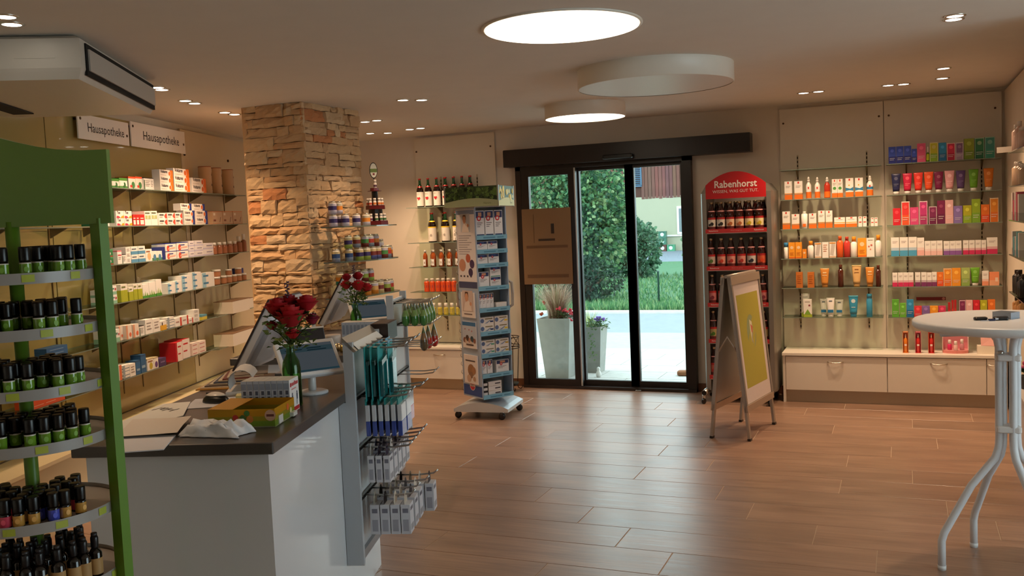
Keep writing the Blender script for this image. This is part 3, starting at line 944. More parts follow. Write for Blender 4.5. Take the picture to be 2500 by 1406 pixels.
row('fourth rainbow shelf', B_, 1.148, [(-.058, .058, .144, 'wb'), (.005, .058, .144, 'wb'), (.067, .058, .144, 'wb'), (.124, .05, .137, 'wpb'), (.173, .04, .11, 'wp'), (.215, .04, .11, 'wp'), (.257, .04, .11, 'wp'), (.305, .04, .105, 'wu'), (.347, .04, .105, 'wu'), (.388, .04, .105, 'wu'),
    (.438, .038, .107, 'wc'), (.479, .038, .107, 'wc'), (.521, .038, .107, 'wc'), (.559, .032, .105, 'wc'), (.616, .07, .123, 'wcb')], KBS)
row('fifth rainbow shelf', B_, 0.910, [(-.062, .036, .107, 'wc'), (-.022, .036, .107, 'wc'), (.016, .036, .107, 'wc'), (.053, .035, .107, 'wc'), (.101, .037, .107, 'wd'), (.144, .037, .107, 'wd'), (.182, .034, .104, 'wd'), (.218, .033, .107, 'wd'), (.259, .044, .105, 'sor'), (.311, .056, .133, 'tor2', {'lab': 'tall orange carton with pale border'}),
    (.371, .06, .135, 'am'), (.434, .057, .136, 'pg'), (.5, .066, .137, 'tgrn'), (.569, .043, .11, 'po'), (.628, .066, .112, 'ob')], KBS)
row('lowest rainbow shelf', B_, 0.671, [(-.061, .05, .137, 'g'), (-.008, .043, .107, 'gs'), (.044, .05, .135, 'bl'), (.1, .052, .084, 'squ'), (.156, .053, .084, 'squp'), (.213, .056, .084, 'squa'), (.27, .051, .084, 'squc'), (.32, .018, .113, 'st'), (.343, .015, .129, 'st'), (.362, .015, .132, 'st'),
    (.411, .044, .128, 'mar'), (.458, .045, .128, 'tlp', {'lab': 'pale pink carton'}), (.507, .044, .127, 'red'), (.556, .046, .126, 'syg'), (.609, .048, .131, 'sor')], KBS)
b = MB(); b.box(.09, .30, 7.985, 8.0, .79, .815, C('#7a1f1f'), 'plastic'); b.X = Matrix.Identity(4)
b.disc(.285, .803, .011, 7.9845, C('#c98a80'))
b.box(.15, .16, 8.0, 8.049, .8, .81, DARK, 'plastic'); b.box(.25, .26, 8.0, 8.049, .8, .81, DARK, 'plastic')
tag(b.build('scented_tester_bar'), 'long dark red display bar mounted behind the lowest rainbow shelf', 'display bar')

# ---- low drawer cabinets
CABW = C('#ddd5c9')
def drawer_cabinet(x0, x1, y, label, fronts, sep, topz=0.40):
    t = tag(empty('drawer_cabinet', (0, 0, 0)), label, 'cabinet')
    d = YD - 0.024 - y
    b = MB()
    b.box(x0, x0 + .02, y + .002, y + d, 0, topz - .022, CABW, 'satin')
    b.box(x1 - .02, x1, y + .002, y + d, 0, topz - .022, CABW, 'satin')
    b.box(x0 + .02, x1 - .02, y + .02, y + d, .1, topz - .022, CABW, 'satin')
    b.build('body', t)
    b = MB(); b.box(x0 + .02, x1 - .02, y + .03, y + .05, 0, .098, C('#b3a590'), 'brushed'); b.build('plinth', t)
    b = MB(); b.box(x0 - .004, x1 + .004, y - .012, y + d, topz - .02, topz, C('#e8e0d4'), 'satin'); b.build('top_board', t)
    for f0, f1, hx in fronts:
        b = MB(); b.box(f0 + .003, f1 - .003, y, y + .018, .103, topz - .028, C('#e0d7ca'), 'satin'); o = b.build('drawer', t)
        b = MB()
        pts = []
        for k in range(9):
            a = k / 8
            pts.append((hx - .058 + .116 * a, y - .022 * math.sin(math.pi * a) ** .5 - .001, topz - .068 - .006 * math.sin(math.pi * a)))
        b.tube(pts, .0045, C('#d8cfc2'), 'metal', 8)
        b.build('handle', o)
    return t
drawer_cabinet(-0.905, 0.70, 7.72, 'long cream drawer cabinet under the care bays', [(-.885, -.125, -.505), (-.125, .562, .238), (.562, .69, .62)], 0)
drawer_cabinet(-4.37, -3.56, 7.76, 'cream drawer cabinet under the juice bay', [(-4.35, -3.58, -4.02)], 0)

# things on the long cabinet
for x, c1, lb in ((.008, C('#e8852a'), 'orange'), (.097, C('#d42f2c'), 'rose framed red'), (.19, C('#d42f2c'), 'red')):
    t = tag(empty('perfume_pack', (x, 7.80, .40)), f'upright clear {lb} perfume pack on the long drawer cabinet', 'perfume')
    b = MB()
    edge = C('#e89a6a') if lb == 'orange' else (C('#d8707a') if 'rose' in lb else C('#e0563c'))
    b.box(-.021, .021, .028, .03, 0, .166, edge, 'plastic'); b.box(-.021, -.018, 0, .028, 0, .166, edge, 'plastic'); b.box(.018, .021, 0, .028, 0, .166, edge, 'plastic'); b.box(-.021, .021, 0, .03, 0, .003, c1, 'plastic'); b.box(-.021, .021, 0, .03, .158, .166, edge, 'plastic')
    b.build('clear_box', t)
    b = MB(); b.lathe([(.014, .004), (.014, .1), (.008, .112), (.006, .118)], c1, 'gloss', 12, 0, .014); b.rect(-.008, .008, .055, .07, -.0008, C('#f0d8cf')); o = b.build('flask', t)
    b = MB(); b.lathe([(.0075, .118), (.0075, .14), (.005, .146)], C('#d8d2cc'), 'metal', 12, 0, .014); b.build('cap', t)
t = tag(empty('gift_display', (.359, 7.80, .40)), 'round pink gift display with three small bottles', 'gift set')
b = MB()
PKB = C('#e3a5a0')
ol = [(.09 * math.cos(a), .05 + .055 * math.sin(a)) for a in [math.pi * (1 + k / 12) for k in range(13)]] + [(.09, .12), (-.09, .12)]
b.prism(ol, 0, .022, PKB, 'plastic', C('#d8837c'))
b.build('tray', t)
b = MB(); b.box(-.09, .09, .116, .12, .022, .13, C('#d98a94'), 'paper'); b.box(-.09, -.086, .03, .116, .022, .12, C('#e8c4c0'), 'paper'); b.box(.086, .09, .03, .116, .022, .12, C('#e8c4c0'), 'paper'); b.build('backing', t)
for x, y, cc, hh in ((-.04, .05, C('#d8306a'), .075), (.0, .015, C('#e2b8b2'), .07), (.045, .05, C('#c98a92'), .08)):
    b = MB(); b.X = Matrix.Translation((x, y, .022)); b.lathe([(.014, 0), (.016, .003), (.015, hh * .55), (.01, hh * .62)], cc, 'plastic', 12); o = b.build('bottle', t)
    b = MB(); b.X = Matrix.Translation((x, y, .022)); b.lathe([(.012, hh * .62), (.011, hh), (.008, hh * 1.03)], C('#eadfda'), 'plastic', 12); b.build('cap', o)
t = tag(empty('soap_gift_box', (.562, 7.79, .40)), 'white box with a rosy leaflet leaning on it under the bistro table edge', 'box')
b = MB(); b.box(-.055, .075, 0, .09, 0, .06, C('#e8dccb'), 'paper'); b.build('box', t)
b = MB(); b.poly([(-.03, .02, .062), (.07, .0, .062), (.05, .05, .12), (-.03, .06, .12)], C('#c98a80')); b.poly([(-.03, .021, .061), (-.03, .061, .119), (.05, .051, .119), (.07, .001, .061)], C('#c98a80')); b.build('leaflet', t)
# ================================================================ JUICE BAY beside the entrance
b = MB(); b.box(-4.33, -3.49, YD - .022, YD - .004, .41, 2.378, C('#d9ccb6'), 'satin')
o = tag(b.build('back_panel'), 'cream panel behind the juice bay', 'wall panel')
for sx in (-4.31, -3.53):
    b = MB(); b.X = Matrix.Translation((sx, YD - .022, 2.25)) @ Matrix.Rotation(math.pi / 2, 4, 'X')
    b.lathe([(.009, 0), (.009, .004), (.006, .006)], C('#5a4430'), 'metal', 10); b.build('screw', o)
JZ = [1.715, 1.380, 1.148, .912, .690]
for i, z in enumerate(JZ):
    glass_board(-4.35, -3.52, .185, f'{ORD[i] if i < 4 else "lowest"} glass board of the juice bay', (0, 7.86, z), 0, 'glass boards of the juice bay', (-4.06, -3.68))
for x in (-4.06, -3.68):
    slot_rail((x, YD - .022, 0), 0, .52, 2.0, 'slotted metal rail of the juice bay', 'rails of the juice bay')
WINEG = C('#26381c')
def tall(cap, lab, heart, col=C('#1c0f0a'), collar=None):
    def fn(w, h):
        r = w / 2
        b = MB()
        b.lathe([(r * .92, 0), (r, h * .015), (r, h * .56), (r * .93, h * .63), (r * .62, h * .72), (r * .37, h * .80), (r * .33, h * .93), (r * .36, h * .95)], None, 'gloss', 18, 0, r,
                cols=[col, col, col, col, C('#123018'), C('#184020'), C('#184020')])
        parts = [('tall_bottle', b)]
        q = MB()
        q.lathe([(r * 1.012, h * .04), (r * 1.012, h * .53)], lab, 'paper', 18, 0, r, cap0=False, cap1=False)
        if heart:
            pts = [(math.sin(t) ** 3, (13 * math.cos(t) - 5 * math.cos(2 * t) - 2 * math.cos(3 * t) - math.cos(4 * t)) / 16) for t in [2 * math.pi * k / 20 for k in range(20)]]
            q.poly([(x * r * .5, -.0045 + abs(x) ** 2 * r * .13, h * .31 + z_ * r * .5) for x, z_ in pts], C('#c01f2c'))
            for k in range(3):
                q.rect(-r * .5, r * .3, h * (.44 + .02 * k), h * (.446 + .02 * k), -.0042, C('#777068'))
        else:
            q.lathe([(r * 1.02, h * .49), (r * 1.02, h * .53)], YEL, 'paper', 18, 0, r, cap0=False, cap1=False)
            for k in range(4):
                q.disc(r * (.12 * k - .2), h * (.24 + .03 * (k % 2)), r * .12, -.004, C('#9c948a'))
        parts.append(('label', q))
        c = MB(); c.lathe([(r * .37, h * .95), (r * .39, h), (r * .3, h * 1.003)], cap, 'plastic', 14, 0, r)
        c.lathe([(r * .80, h * .665), (r * .60, h * .73)], collar or cap, 'paper', 18, 0, r, cap0=False, cap1=False)
        parts.append(('cap', c))
        return parts
    return fn
KJ = {
 'hrt': ('tall red capped juice bottle with heart label', 'bottle', tall(C('#b8201f'), C('#e8e0d6'), True)),
 'yel': ('tall dark bottle with white and yellow label', 'bottle', tall(C('#a81f1f'), C('#e6ddd0'), False, collar=YEL)),
 'amb': ('amber syrup bottle with narrow white label', 'bottle', lambda w, h: bottle(w, h, C('#9a4716'), WHT, None, neck=.38, capw=.5, sh=.66, capf=.13, m='gloss') + [('label', (lambda q: (q.rect(-w * .3, w * .3, h * .08, h * .46, -.0008, WHT), q.rect(-w * .1, w * .1, h * .2, h * .32, -.0014, C('#a08a74')), q)[2])(MB()))]),
 'org': ('small bottle in orange and violet label', 'bottle', lambda w, h: bottle(w, h, C('#e0571f'), C('#d8cfc0'), C('#e4531d'), neck=.7, capw=.72, sh=.74, capf=.22, lab=(.02, .72), marks=[(-1.2, 1.2, .4, .68, C('#3a2a55'))])),
 'wht': ('little oil bottle with white cap', 'bottle', lambda w, h: bottle(w, h, C('#d8c64a'), C('#efe9dc'), C('#e2cf52'), neck=.7, capw=.8, sh=.62, capf=.36, lab=(.12, .6), marks=[(-1.1, 1.1, .18, .9, C('#32274a'))])),
}
J_ = FY(7.875)
JIT = [(x, .068, .27, 'hrt') for x in (-4.218, -4.13, -4.04, -3.947, -3.86, -3.775, -3.69)]
row('top juice shelf', J_, 1.715, JIT, KJ)
row('top juice shelf, rear rank', J_, 1.715, [(x, .068, .27, 'hrt') for x in (-4.085, -3.995, -3.905, -3.815, -3.735)], KJ, dep=.085)
row('second juice shelf', J_, 1.380, [(x, .07, .278, 'yel') for x in (-4.105, -3.965, -3.855)], KJ)
row('second juice shelf, rear rank', J_, 1.380, [(x, .07, .278, 'yel') for x in (-4.158, -4.018, -3.88)], KJ, dep=.085)
row('third juice shelf', J_, 1.148, [(x, .044, .16, 'amb') for x in (-4.19, -4.1, -4.015, -3.928, -3.845)], KJ)
row('third juice shelf, rear rank', J_, 1.148, [(x, .044, .16, 'amb') for x in (-4.15, -4.06, -3.975, -3.888)], KJ, dep=.07)
row('fourth juice shelf', J_, .912, [(x, .05, .127, 'org') for x in (-4.19, -4.13, -4.07, -4.014, -3.958, -3.901)], KJ)
row('lowest juice shelf', J_, .690, [(x, .043, .114, 'wht') for x in (-4.187, -4.125, -4.06, -3.996, -3.932, -3.868)], KJ)

# ================================================================ MEDICINE WALL
OLIVE, PALE = C('#a8945c'), C('#d8c6a6')
def wall_board(u0, u1, z0, z1, col, label, m='gloss', dots=()):
    b = MB(); b.box(u0, u1, .0, .012, z0, z1, col, m)
    o = tag(b.build('back_panel', None, uw(0, 3.178), RS), label, 'wall panel', 'boards of the medicine wall')
    for du, dz in dots:
        b = MB(); b.X = Matrix.Translation((du, 0, dz)) @ Matrix.Rotation(math.pi / 2, 4, 'X')
        b.lathe([(.011, 0), (.011, .008), (.008, .01)], C('#4a3524'), 'metal', 10); b.build('screw', o)
attr_mat('lacquer', 0.16, coat=0.5)
wall_board(5.20, 6.96, .40, 2.34, OLIVE, 'glossy olive board behind the medicine shelves', 'lacquer')
wall_board(3.20, 5.19, .40, 2.34, OLIVE, 'glossy olive board beyond the green spinner', 'lacquer')
wall_board(6.97, 8.75, .40, 2.36, PALE, 'pale beige board of the medicine wall beside the column', 'satin', [(7.02, 2.17), (7.87, 2.17)])
# low ledge cabinet under the wall
t = tag(empty('ledge_cabinet', uw(0, 3.17), RS), 'low cream ledge cabinet along the medicine wall', 'cabinet')
b = MB(); b.box(2.5, 8.7, -.24, -.002, 0, .375, C('#d4c39c'), 'satin'); b.build('body', t)
b = MB(); b.box(2.5, 8.7, -.262, -.002, .375, .395, C('#dccba4'), 'satin'); b.build('top_board', t)
# lettered signs
for u0, u1, z0, z1, lab in ((5.475, 6.095, 2.163, 2.315, 'white lettered sign under the ceiling air unit'), (6.125, 6.955, 2.165, 2.332, 'white lettered sign nearer the stone column')):
    t = tag(empty('lettered_sign', uw((u0 + u1) / 2, 3.135, z0), RS), lab, 'sign')
    w, h = u1 - u0, z1 - z0
    b = MB(); b.box(-w / 2, w / 2, 0, .008, 0, h, C('#ece6dc'), 'satin'); b.build('board', t)
    b = MB(); b.text('Hausapotheke', h * .53, (.03 if u0 > 6 else .02), -.0012, h * .33, C('#16110e'), sx=1.10 if u0 > 6 else .97); b.build('lettering', t)
    for sx in (-w / 2 + .03, w / 2 - .03):
        b = MB(); b.X = Matrix.Translation((sx, 0, h * (.82 if sx < 0 else .42))) @ Matrix.Rotation(math.pi / 2, 4, 'X')
        b.lathe([(.009, -.04), (.009, .003)], C('#5a4632'), 'metal', 10); b.build('standoff', t)

MZ = [1.863, 1.624, 1.387, 1.147, .908, .668]
for i, z in enumerate(MZ):
    nm = ORD[i]
    glass_board(4.0, 6.08, .175, f'{nm} glass board of the medicine wall beside the spinner', uw(0, 2.99, z), RS, 'glass boards of the medicine wall', (4.6, 5.15, 5.87, 5.5))
    glass_board(6.09, 6.99 if i > 3 else 7.75, .175, f'{nm} glass board of the medicine wall toward the column', uw(0, 2.99, z), RS, 'glass boards of the medicine wall', (6.13, 6.68, 6.95) if i > 3 else (6.13, 6.68, 7.04, 7.73))
for i, z in ((4, .905), (5, .650)):
    glass_board(7.0, 7.95, .175, f'{ORD[i]} glass board holding the flat white boxes', uw(0, 2.99, z), RS, 'glass boards of the medicine wall', (7.04, 7.73))
for u in (4.6, 5.15, 5.87, 6.13, 6.68, 7.04, 7.73):
    b = MB(); b.box(-.005, .005, -.003, 0, .52, 1.86, C('#6b5a3a'), 'brushed')
    tag(b.build('shelf_rail', None, uw(u, 3.1775), RS), 'thin dark rail between medicine boards', 'rail', 'rails of the medicine wall')

def med(c, bands=(), marks=(), d=.1):
    return lambda w, h: carton(w, h, d, c, bands, marks)
VO, VB_ = C('#e8701c'), C('#20307f')
def volt(edge):
    return lambda w, h: carton(w, h, .055, C('#efe6df'), [], [('r', .78, 1, 0, 1, edge), ('c', .73, .5, .10, C('#f0e8e0')), ('c', .74, .5, .075, C('#d9641c')), ('r', .06, .5, .22, .28, C('#bdb2a8')), ('t', 'Voltaren', .33, .55, .145, C('#2a2330'))])
LN = C('#9d9590')
KM = {
 'g': ('green and white lozenge carton', 'carton', med(C('#e9e4da'), [(.72, 1, C('#4c8f3a')), (0, .2, C('#4f8f48'))], [('c', .62, .3, .18, C('#2f6a3a')), ('r', .15, .55, .25, .7, C('#f2eee6'))], .09)),
 'rt': ('white carton with red top and green leaf', 'carton', med(C('#d8d5cb'), [(.85, 1, C('#d9522e'))], [('c', .65, .3, .25, C('#3f7a48')), ('r', .2, .5, .1, .3, C('#c93a30'))], .09)),
 'wk': ('white carton with dark flap', 'carton', med(WHT, [(.93, 1, DARK)], [('r', .0, .12, 0, .8, C('#2f5a3a'))] + lines(LN, .7, 4, .14), .07)),
 'V': ('orange edged pain gel carton', 'carton', volt(VO)), 'VB': ('navy edged pain gel carton', 'carton', volt(VB_)),
 'can': ('beige nutrition drink canister with brown swirl', 'canister', lambda w, h: canister(w, h, C('#c9a987'), [(.97, 1, C('#9c5f3f'))], None, [(.55, .75, .78, .92, C('#efe3d2')), (.5, .85, .66, .72, C('#6d4b35')), (.45, .8, .28, .36, C('#4a3020')), (.6, .8, .06, .14, C('#e6d7c2'))])),
 'T': ('white tea carton with red and yellow fruit corner', 'carton', med(WHT, [], [('p', [(.05, .05), (.55, .05), (.4, .3), (.1, .35)], C('#c23a52')), ('p', [(.55, .05), (1, .05), (1, .4), (.7, .3)], C('#e0a52a')), ('t', 'Tee', .35, .62, .26, C('#4a3a3a'))])),
 'r': ('red carton with white panel', 'carton', med(C('#c92a28'), [], [('r', .15, .85, .1, .5, C('#efe4dd')), ('r', .2, .8, .62, .7, C('#efe4dd'))], .08)),
 'wg': ('white carton with pale green pictures', 'carton', med(WHT, [], [('r', .1, .38, .45, .7, C('#b5bf7a')), ('r', .45, .62, .45, .7, C('#c5cf92')), ('r', .7, .92, .45, .7, C('#a9b56a')), ('r', .08, .8, .82, .9, C('#5d6a4a'))])),
 'Th': ('white headache tablet carton with red end', 'carton', med(WHT, [], [('r', .8, 1, .1, .9, C('#d8503a')), ('c', .78, .5, .09, C('#c94a38')), ('r', .08, .6, .55, .8, C('#5a5550')), ('r', .08, .45, .25, .4, C('#c9b5ae'))])),
 'be': ('beige carton with thin orange rim and pencil stroke', 'carton', med(C('#cda988'), [(.96, 1, C('#d8702e')), (0, .03, C('#d8702e'))], [('r', .1, .28, .68, .86, C('#efe2d0')), ('r', .1, .32, .22, .36, C('#8a4a30')), ('p', [(.68, .15), (.72, .15), (.84, .55), (.8, .55)], C('#3a2618'))])),
 'gb': ('green blister carton with white pills', 'carton', med(C('#2f7a4c'), [(.85, 1, C('#58a070'))], [('c', .35, .45, .16, C('#efe9e2')), ('r', .1, .9, .05, .15, C('#c93a30'))], .06)),
 'pw': ('pink topped white carton', 'carton', med(WHT, [(.9, 1, C('#d8808a'))], [('r', .1, .9, .6, .7, C('#d0606f'))] + lines(LN, .45, 2, .12))),
 'w3': ('plain white medicine carton', 'carton', med(WHT, [], lines(LN, .7, 3, .2))),
 'bw': ('white carton with blue wave foot', 'carton', med(WHT, [(0, .42, C('#5a97bd'))], [('r', .1, .75, .62, .76, C('#5a6a7a'))])),
 'wo': ('white carton with apricot patch', 'carton', med(WHT, [], [('c', .55, .4, .28, C('#eab98a')), ('r', .1, .7, .75, .85, C('#a06a4a'))])),
 'wgb': ('white carton with blue and green hill', 'carton', med(WHT, [(0, .28, C('#4f8a58'))], [('c', .5, .35, .3, C('#4f86ad'))])),
 'nb': ('narrow navy carton', 'carton', med(C('#1f2f7a'), [], [], .08)),
 'bu': ('white tablet carton with red swoosh', 'carton', med(WHT, [(.9, 1, C('#26358a'))], [('c', .25, .35, .13, C('#d8503a')), ('p', [(.2, .2), (.9, .3), (.95, .5), (.3, .4)], C('#e6b5a5')), ('r', .3, .7, .6, .72, C('#35408a'))])),
 'wl': ('white and lavender tablet carton', 'carton', med(C('#e6e2e6'), [(0, .25, C('#c5c2da'))], [('r', .25, .85, .5, .65, C('#8f8aa5'))])),
 'bo': ('small brown vitamin bottle with white cap', 'bottle', lambda w, h: bottle(w, h, C('#8f5a3f'), WHT, C('#a5694a'), neck=.7, capw=.75, sh=.68, capf=.24, lab=(.05, .6))),
 'bo2': ('taller brown vitamin bottle with white nozzle', 'bottle', lambda w, h: bottle(w, h, C('#9a6648'), WHT, C('#a5694a'), neck=.5, capw=.6, sh=.6, capf=.33, lab=(.05, .55))),
 'gw': ('small white carton with mint foot', 'carton', med(WHT, [(0, .35, C('#8fc0a5'))], [('c', .8, .6, .12, C('#b03a45')), ('r', .1, .6, .6, .75, C('#6a8a7a'))])),
 'yg': ('white topped lime green carton', 'carton', med(C('#a9b02f'), [(.66, 1, C('#ece8dc'))], [('r', .12, .7, .78, .88, C('#7a8050')), ('r', .3, .34, 0, .66, C('#c2c85a'))])),
 'wgr': ('white carton rising from green grass foot', 'carton', med(WHT, [(0, .16, C('#4f9a3f'))], [('p', [(.05, .16), (.12, .42), (.2, .16)], C('#7fae3c')), ('p', [(.3, .16), (.4, .5), (.5, .16)], C('#7fae3c')), ('p', [(.6, .16), (.7, .4), (.85, .16)], C('#7fae3c'))])),
 'wb': ('white and light blue ointment carton', 'carton', med(WHT, [], [('r', .0, .3, 0, 1, C('#9cc8dc')), ('r', .08, .5, .45, .7, C('#3f7fae'))])),
 'jar': ('flat brown cream jar with white lid', 'jar', lambda w, h: jar(w, h, C('#9a6444'), WHT, C('#ab7552'))),
 'po': ('peach edged tablet carton', 'carton', med(C('#e8dccf'), [], [('r', 0, .3, 0, 1, C('#d99a7a')), ('c', .7, .3, .2, C('#e0704a'))])),
 'y': ('white carton with yellow lower half', 'carton', med(WHT, [(0, .55, C('#e0ae3a'))], [('r', .2, .35, .55, .85, DARK)])),
 'gbl': ('grey blue striped carton', 'carton', med(WHT, [(0, .12, C('#8a9aa8')), (.4, .55, C('#8a9aa8'))], [('r', 0, .3, 0, 1, C('#9aa8b2'))])),
 'rw': ('white carton with red end panel', 'carton', med(WHT, [], [('r', .75, 1, 0, 1, C('#cf4232')), ('r', .1, .6, .45, .6, C('#b08a84'))])),
 'ys': ('tiny yellow and blue sample carton', 'carton', med(C('#d8c84a'), [(.6, 1, C('#5f9ab0'))], [])),
 'BIG': ('flat white shipping box', 'box', lambda w, h: carton(w, h, .16, C('#e6dccd'), [(.96, 1, C('#8a6a50'))], [])),
 'o2': ('white carton with salmon end', 'carton', med(WHT, [], [('r', .72, 1, 0, 1, C('#e0764a')), ('r', .1, .6, .5, .62, C('#a89a90'))])),
 'orx': ('orange carton', 'carton', med(C('#d8501f'), [], [('r', 0, .33, .4, .46, C('#f0c9a8')), ('r', .4, .7, .4, .46, C('#f0c9a8'))])),
 'blu': ('blue cold medicine carton', 'carton', med(C('#35689a'), [(.88, 1, C('#2a5580'))], [('r', .15, .8, .25, .4, C('#8fb0cc'))], .07)),
 'wrf': ('white carton with yellow fruit picture', 'carton', med(WHT, [(.88, 1, C('#c9bb98'))], [('c', .6, .35, .28, C('#c2b040')), ('r', .1, .9, .7, .8, C('#a0703f'))])),
 'wpu': ('white carton with violet berry picture', 'carton', med(WHT, [(.88, 1, C('#c9bb98'))], [('c', .55, .35, .32, C('#6a4a8a'))])),
 'pu': ('low dark violet carton', 'carton', med(C('#4a3a6a'), [], [('r', .2, .8, .45, .6, C('#8a7aa8'))])),
 'RD': ('big white carton with bright red side', 'carton', lambda w, h: carton(w, h, .12, C('#c4202a'), [], [('r', .2, 1, 0, 1, C('#efe6e0')), ('r', .3, .8, .72, .8, C('#c4202a')), ('r', .3, .7, .35, .42, C('#c4202a'))])),
 'wpk': ('white carton with pink lettering', 'carton', med(C('#efe0d6'), [], [('r', .1, .8, .3, .5, C('#d08a86'))])),
}
M_ = FW(3.0)
row('top medicine shelf', M_, 1.863, [(5.37, .05, .11, 'gb', {'dep': .02}), (5.614, .094, .055, 'g'), (5.716, .1, .064, 'g', {'lab': 'larger green and white lozenge carton'}), (5.828, .09, .076, 'rt'), (5.92, .088, .08, 'rt'), (6.038, .1, .079, 'wk'), (6.13, .07, .082, 'wk', {'dep': .02}),
    (6.32, .2, .144, 'V', {'n': 3, 'lab': 'orange edged gel carton, short pile'}), (6.56, .25, .164, 'V', {'n': 3, 'lab': 'orange edged gel carton, high pile'}), (6.85, .25, .108, 'V', {'n': 2}),
    (7.13, .1, .214, 'can', {'dep': .02}), (7.33, .095, .214, 'can', {'dep': .02}), (7.57, .1, .212, 'can', {'dep': .02})], KM)
row('second medicine shelf', M_, 1.624, [(5.35, .1, .06, 'gb'), (5.48, .06, .09, 'w3'), (5.644, .096, .094, 'T', {'n': 2}), (5.744, .098, .094, 'T', {'n': 2, 'lab': 'second file white fruit tea carton'}), (5.825, .041, .072, 'r', {'lab': 'slim red carton'}), (5.869, .041, .072, 'r', {'lab': 'slim red carton'}), (5.926, .068, .072, 'r'),
    (6.008, .085, .095, 'wg'), (6.098, .085, .097, 'wg'), (6.225, .12, .084, 'Th', {'n': 2}), (6.352, .115, .086, 'Th', {'n': 2, 'lab': 'middle file white headache carton'}), (6.47, .11, .086, 'Th', {'n': 2, 'lab': 'end file white headache carton'}),
    (6.645, .18, .104, 'VB', {'n': 2}), (6.86, .21, .104, 'VB', {'n': 2, 'lab': 'wide navy edged pain gel carton'}), (6.60, .18, .05, 'VB', {'up': .104, 'lab': 'navy edged gel carton crowning the pile'}), (6.82, .21, .05, 'VB', {'up': .104, 'lab': 'wide navy edged gel carton crowning the pile'}),
    (7.152, .19, .1, 'be'), (7.357, .2, .102, 'be'), (7.569, .2, .103, 'be')], KM)
row('third medicine shelf', M_, 1.387, [(5.437, .056, .095, 'gb', {'n': 2}), (5.498, .056, .095, 'gb', {'n': 2, 'lab': 'second file green blister carton'}), (5.604, .052, .084, 'pw'), (5.66, .045, .058, 'wk'), (5.715, .06, .1, 'w3', {'n': 3}), (5.797, .088, .102, 'bw', {'n': 2}), (5.892, .09, .103, 'bw', {'n': 2, 'lab': 'second file white carton with blue wave'}),
    (5.985, .088, .08, 'wo'), (6.066, .07, .064, 'wgb'), (6.14, .068, .062, 'wgb'), (6.2, .045, .087, 'nb'), (6.31, .16, .11, 'bu', {'n': 2}), (6.495, .18, .112, 'bu', {'n': 2, 'lab': 'wide white tablet carton with red swoosh'}),
    (6.645, .085, .116, 'wl', {'n': 3}), (6.775, .14, .118, 'wl', {'n': 3, 'lab': 'wide white and lavender carton'}), (6.95, .17, .094, 'wl', {'n': 2}),
    (7.1, .042, .092, 'bo'), (7.204, .042, .093, 'bo'), (7.304, .042, .093, 'bo'), (7.416, .045, .096, 'bo'), (7.513, .04, .095, 'bo'), (7.62, .05, .132, 'bo2'), (7.72, .045, .15, 'bo2')], KM)
row('fourth medicine shelf', M_, 1.147, [(5.435, .053, .09, 'gw', {'n': 2}), (5.502, .072, .11, 'gw', {'n': 2, 'lab': 'second file white carton with mint foot'}), (5.63, .082, .111, 'yg'), (5.715, .055, .086, 'yg', {'lab': 'small white topped lime carton'}), (5.773, .05, .102, 'yg'), (5.834, .058, .1, 'yg'), (5.909, .082, .092, 'wgr'), (6.0, .09, .1, 'wgr'), (6.095, .078, .11, 'wgr'),
    (6.279, .11, .072, 'wb', {'n': 2}), (6.391, .1, .08, 'wb', {'n': 2, 'lab': 'second file white and blue carton'}), (6.53, .165, .111, 'wb', {'n': 3}), (6.7, .15, .124, 'wb', {'n': 3, 'lab': 'tall file white and blue carton'}), (6.905, .22, .11, 'wb', {'n': 2, 'lab': 'widest white and light blue carton'}),
    (7.12, .07, .064, 'jar'), (7.253, .05, .064, 'jar', {'lab': 'little brown cream jar with white lid'}), (7.36, .05, .062, 'jar', {'lab': 'little brown cream jar with white lid'}), (7.465, .045, .061, 'jar', {'lab': 'little brown cream jar with white lid'}), (7.57, .055, .06, 'jar'), (7.675, .045, .06, 'jar', {'lab': 'little brown cream jar with white lid'}),
    (7.14, .07, .055, 'jar', {'up': .064, 'lab': 'brown cream jar stacked on another'}), (7.362, .05, .048, 'jar', {'up': .062, 'lab': 'brown cream jar stacked on another'}), (7.572, .055, .052, 'jar', {'up': .06, 'lab': 'brown cream jar stacked on another'})], KM)
row('fifth medicine shelf', M_, .908, [(4.86, .2, .06, 'blu', {'lab': 'flat blue carton stacked behind the spinner', 'n': 3}), (5.436, .056, .082, 'gw', {'lab': 'white carton with mint foot'}), (5.506, .062, .078, 'gw', {'lab': 'broader white carton with mint foot'}), (5.59, .05, .09, 'po', {'dep': .02}), (5.652, .07, .088, 'po'), (5.743, .075, .084, 'po'), (5.82, .06, .066, 'wk'), (5.919, .1, .096, 'w3', {'lab': 'broad plain white medicine carton'}), (6.024, .1, .09, 'w3', {'lab': 'broad plain white medicine carton'}),
    (6.125, .085, .063, 'y'), (6.235, .1, .077, 'gbl', {'n': 2}), (6.352, .1, .059, 'rw'), (6.462, .1, .062, 'rw'), (6.555, .07, .037, 'rw', {'lab': 'low white carton with red end'}), (6.65, .1, .089, 'w3', {'n': 3}), (6.79, .09, .038, 'ys')], KM)
row('fifth medicine shelf', M_, .905, [(7.40, .36, .098, 'BIG', {'dep': -.05, 'lab': 'long flat white shipping box'}), (7.74, .16, .085, 'BIG', {'dep': .0, 'lab': 'short flat white shipping box'})], KM)
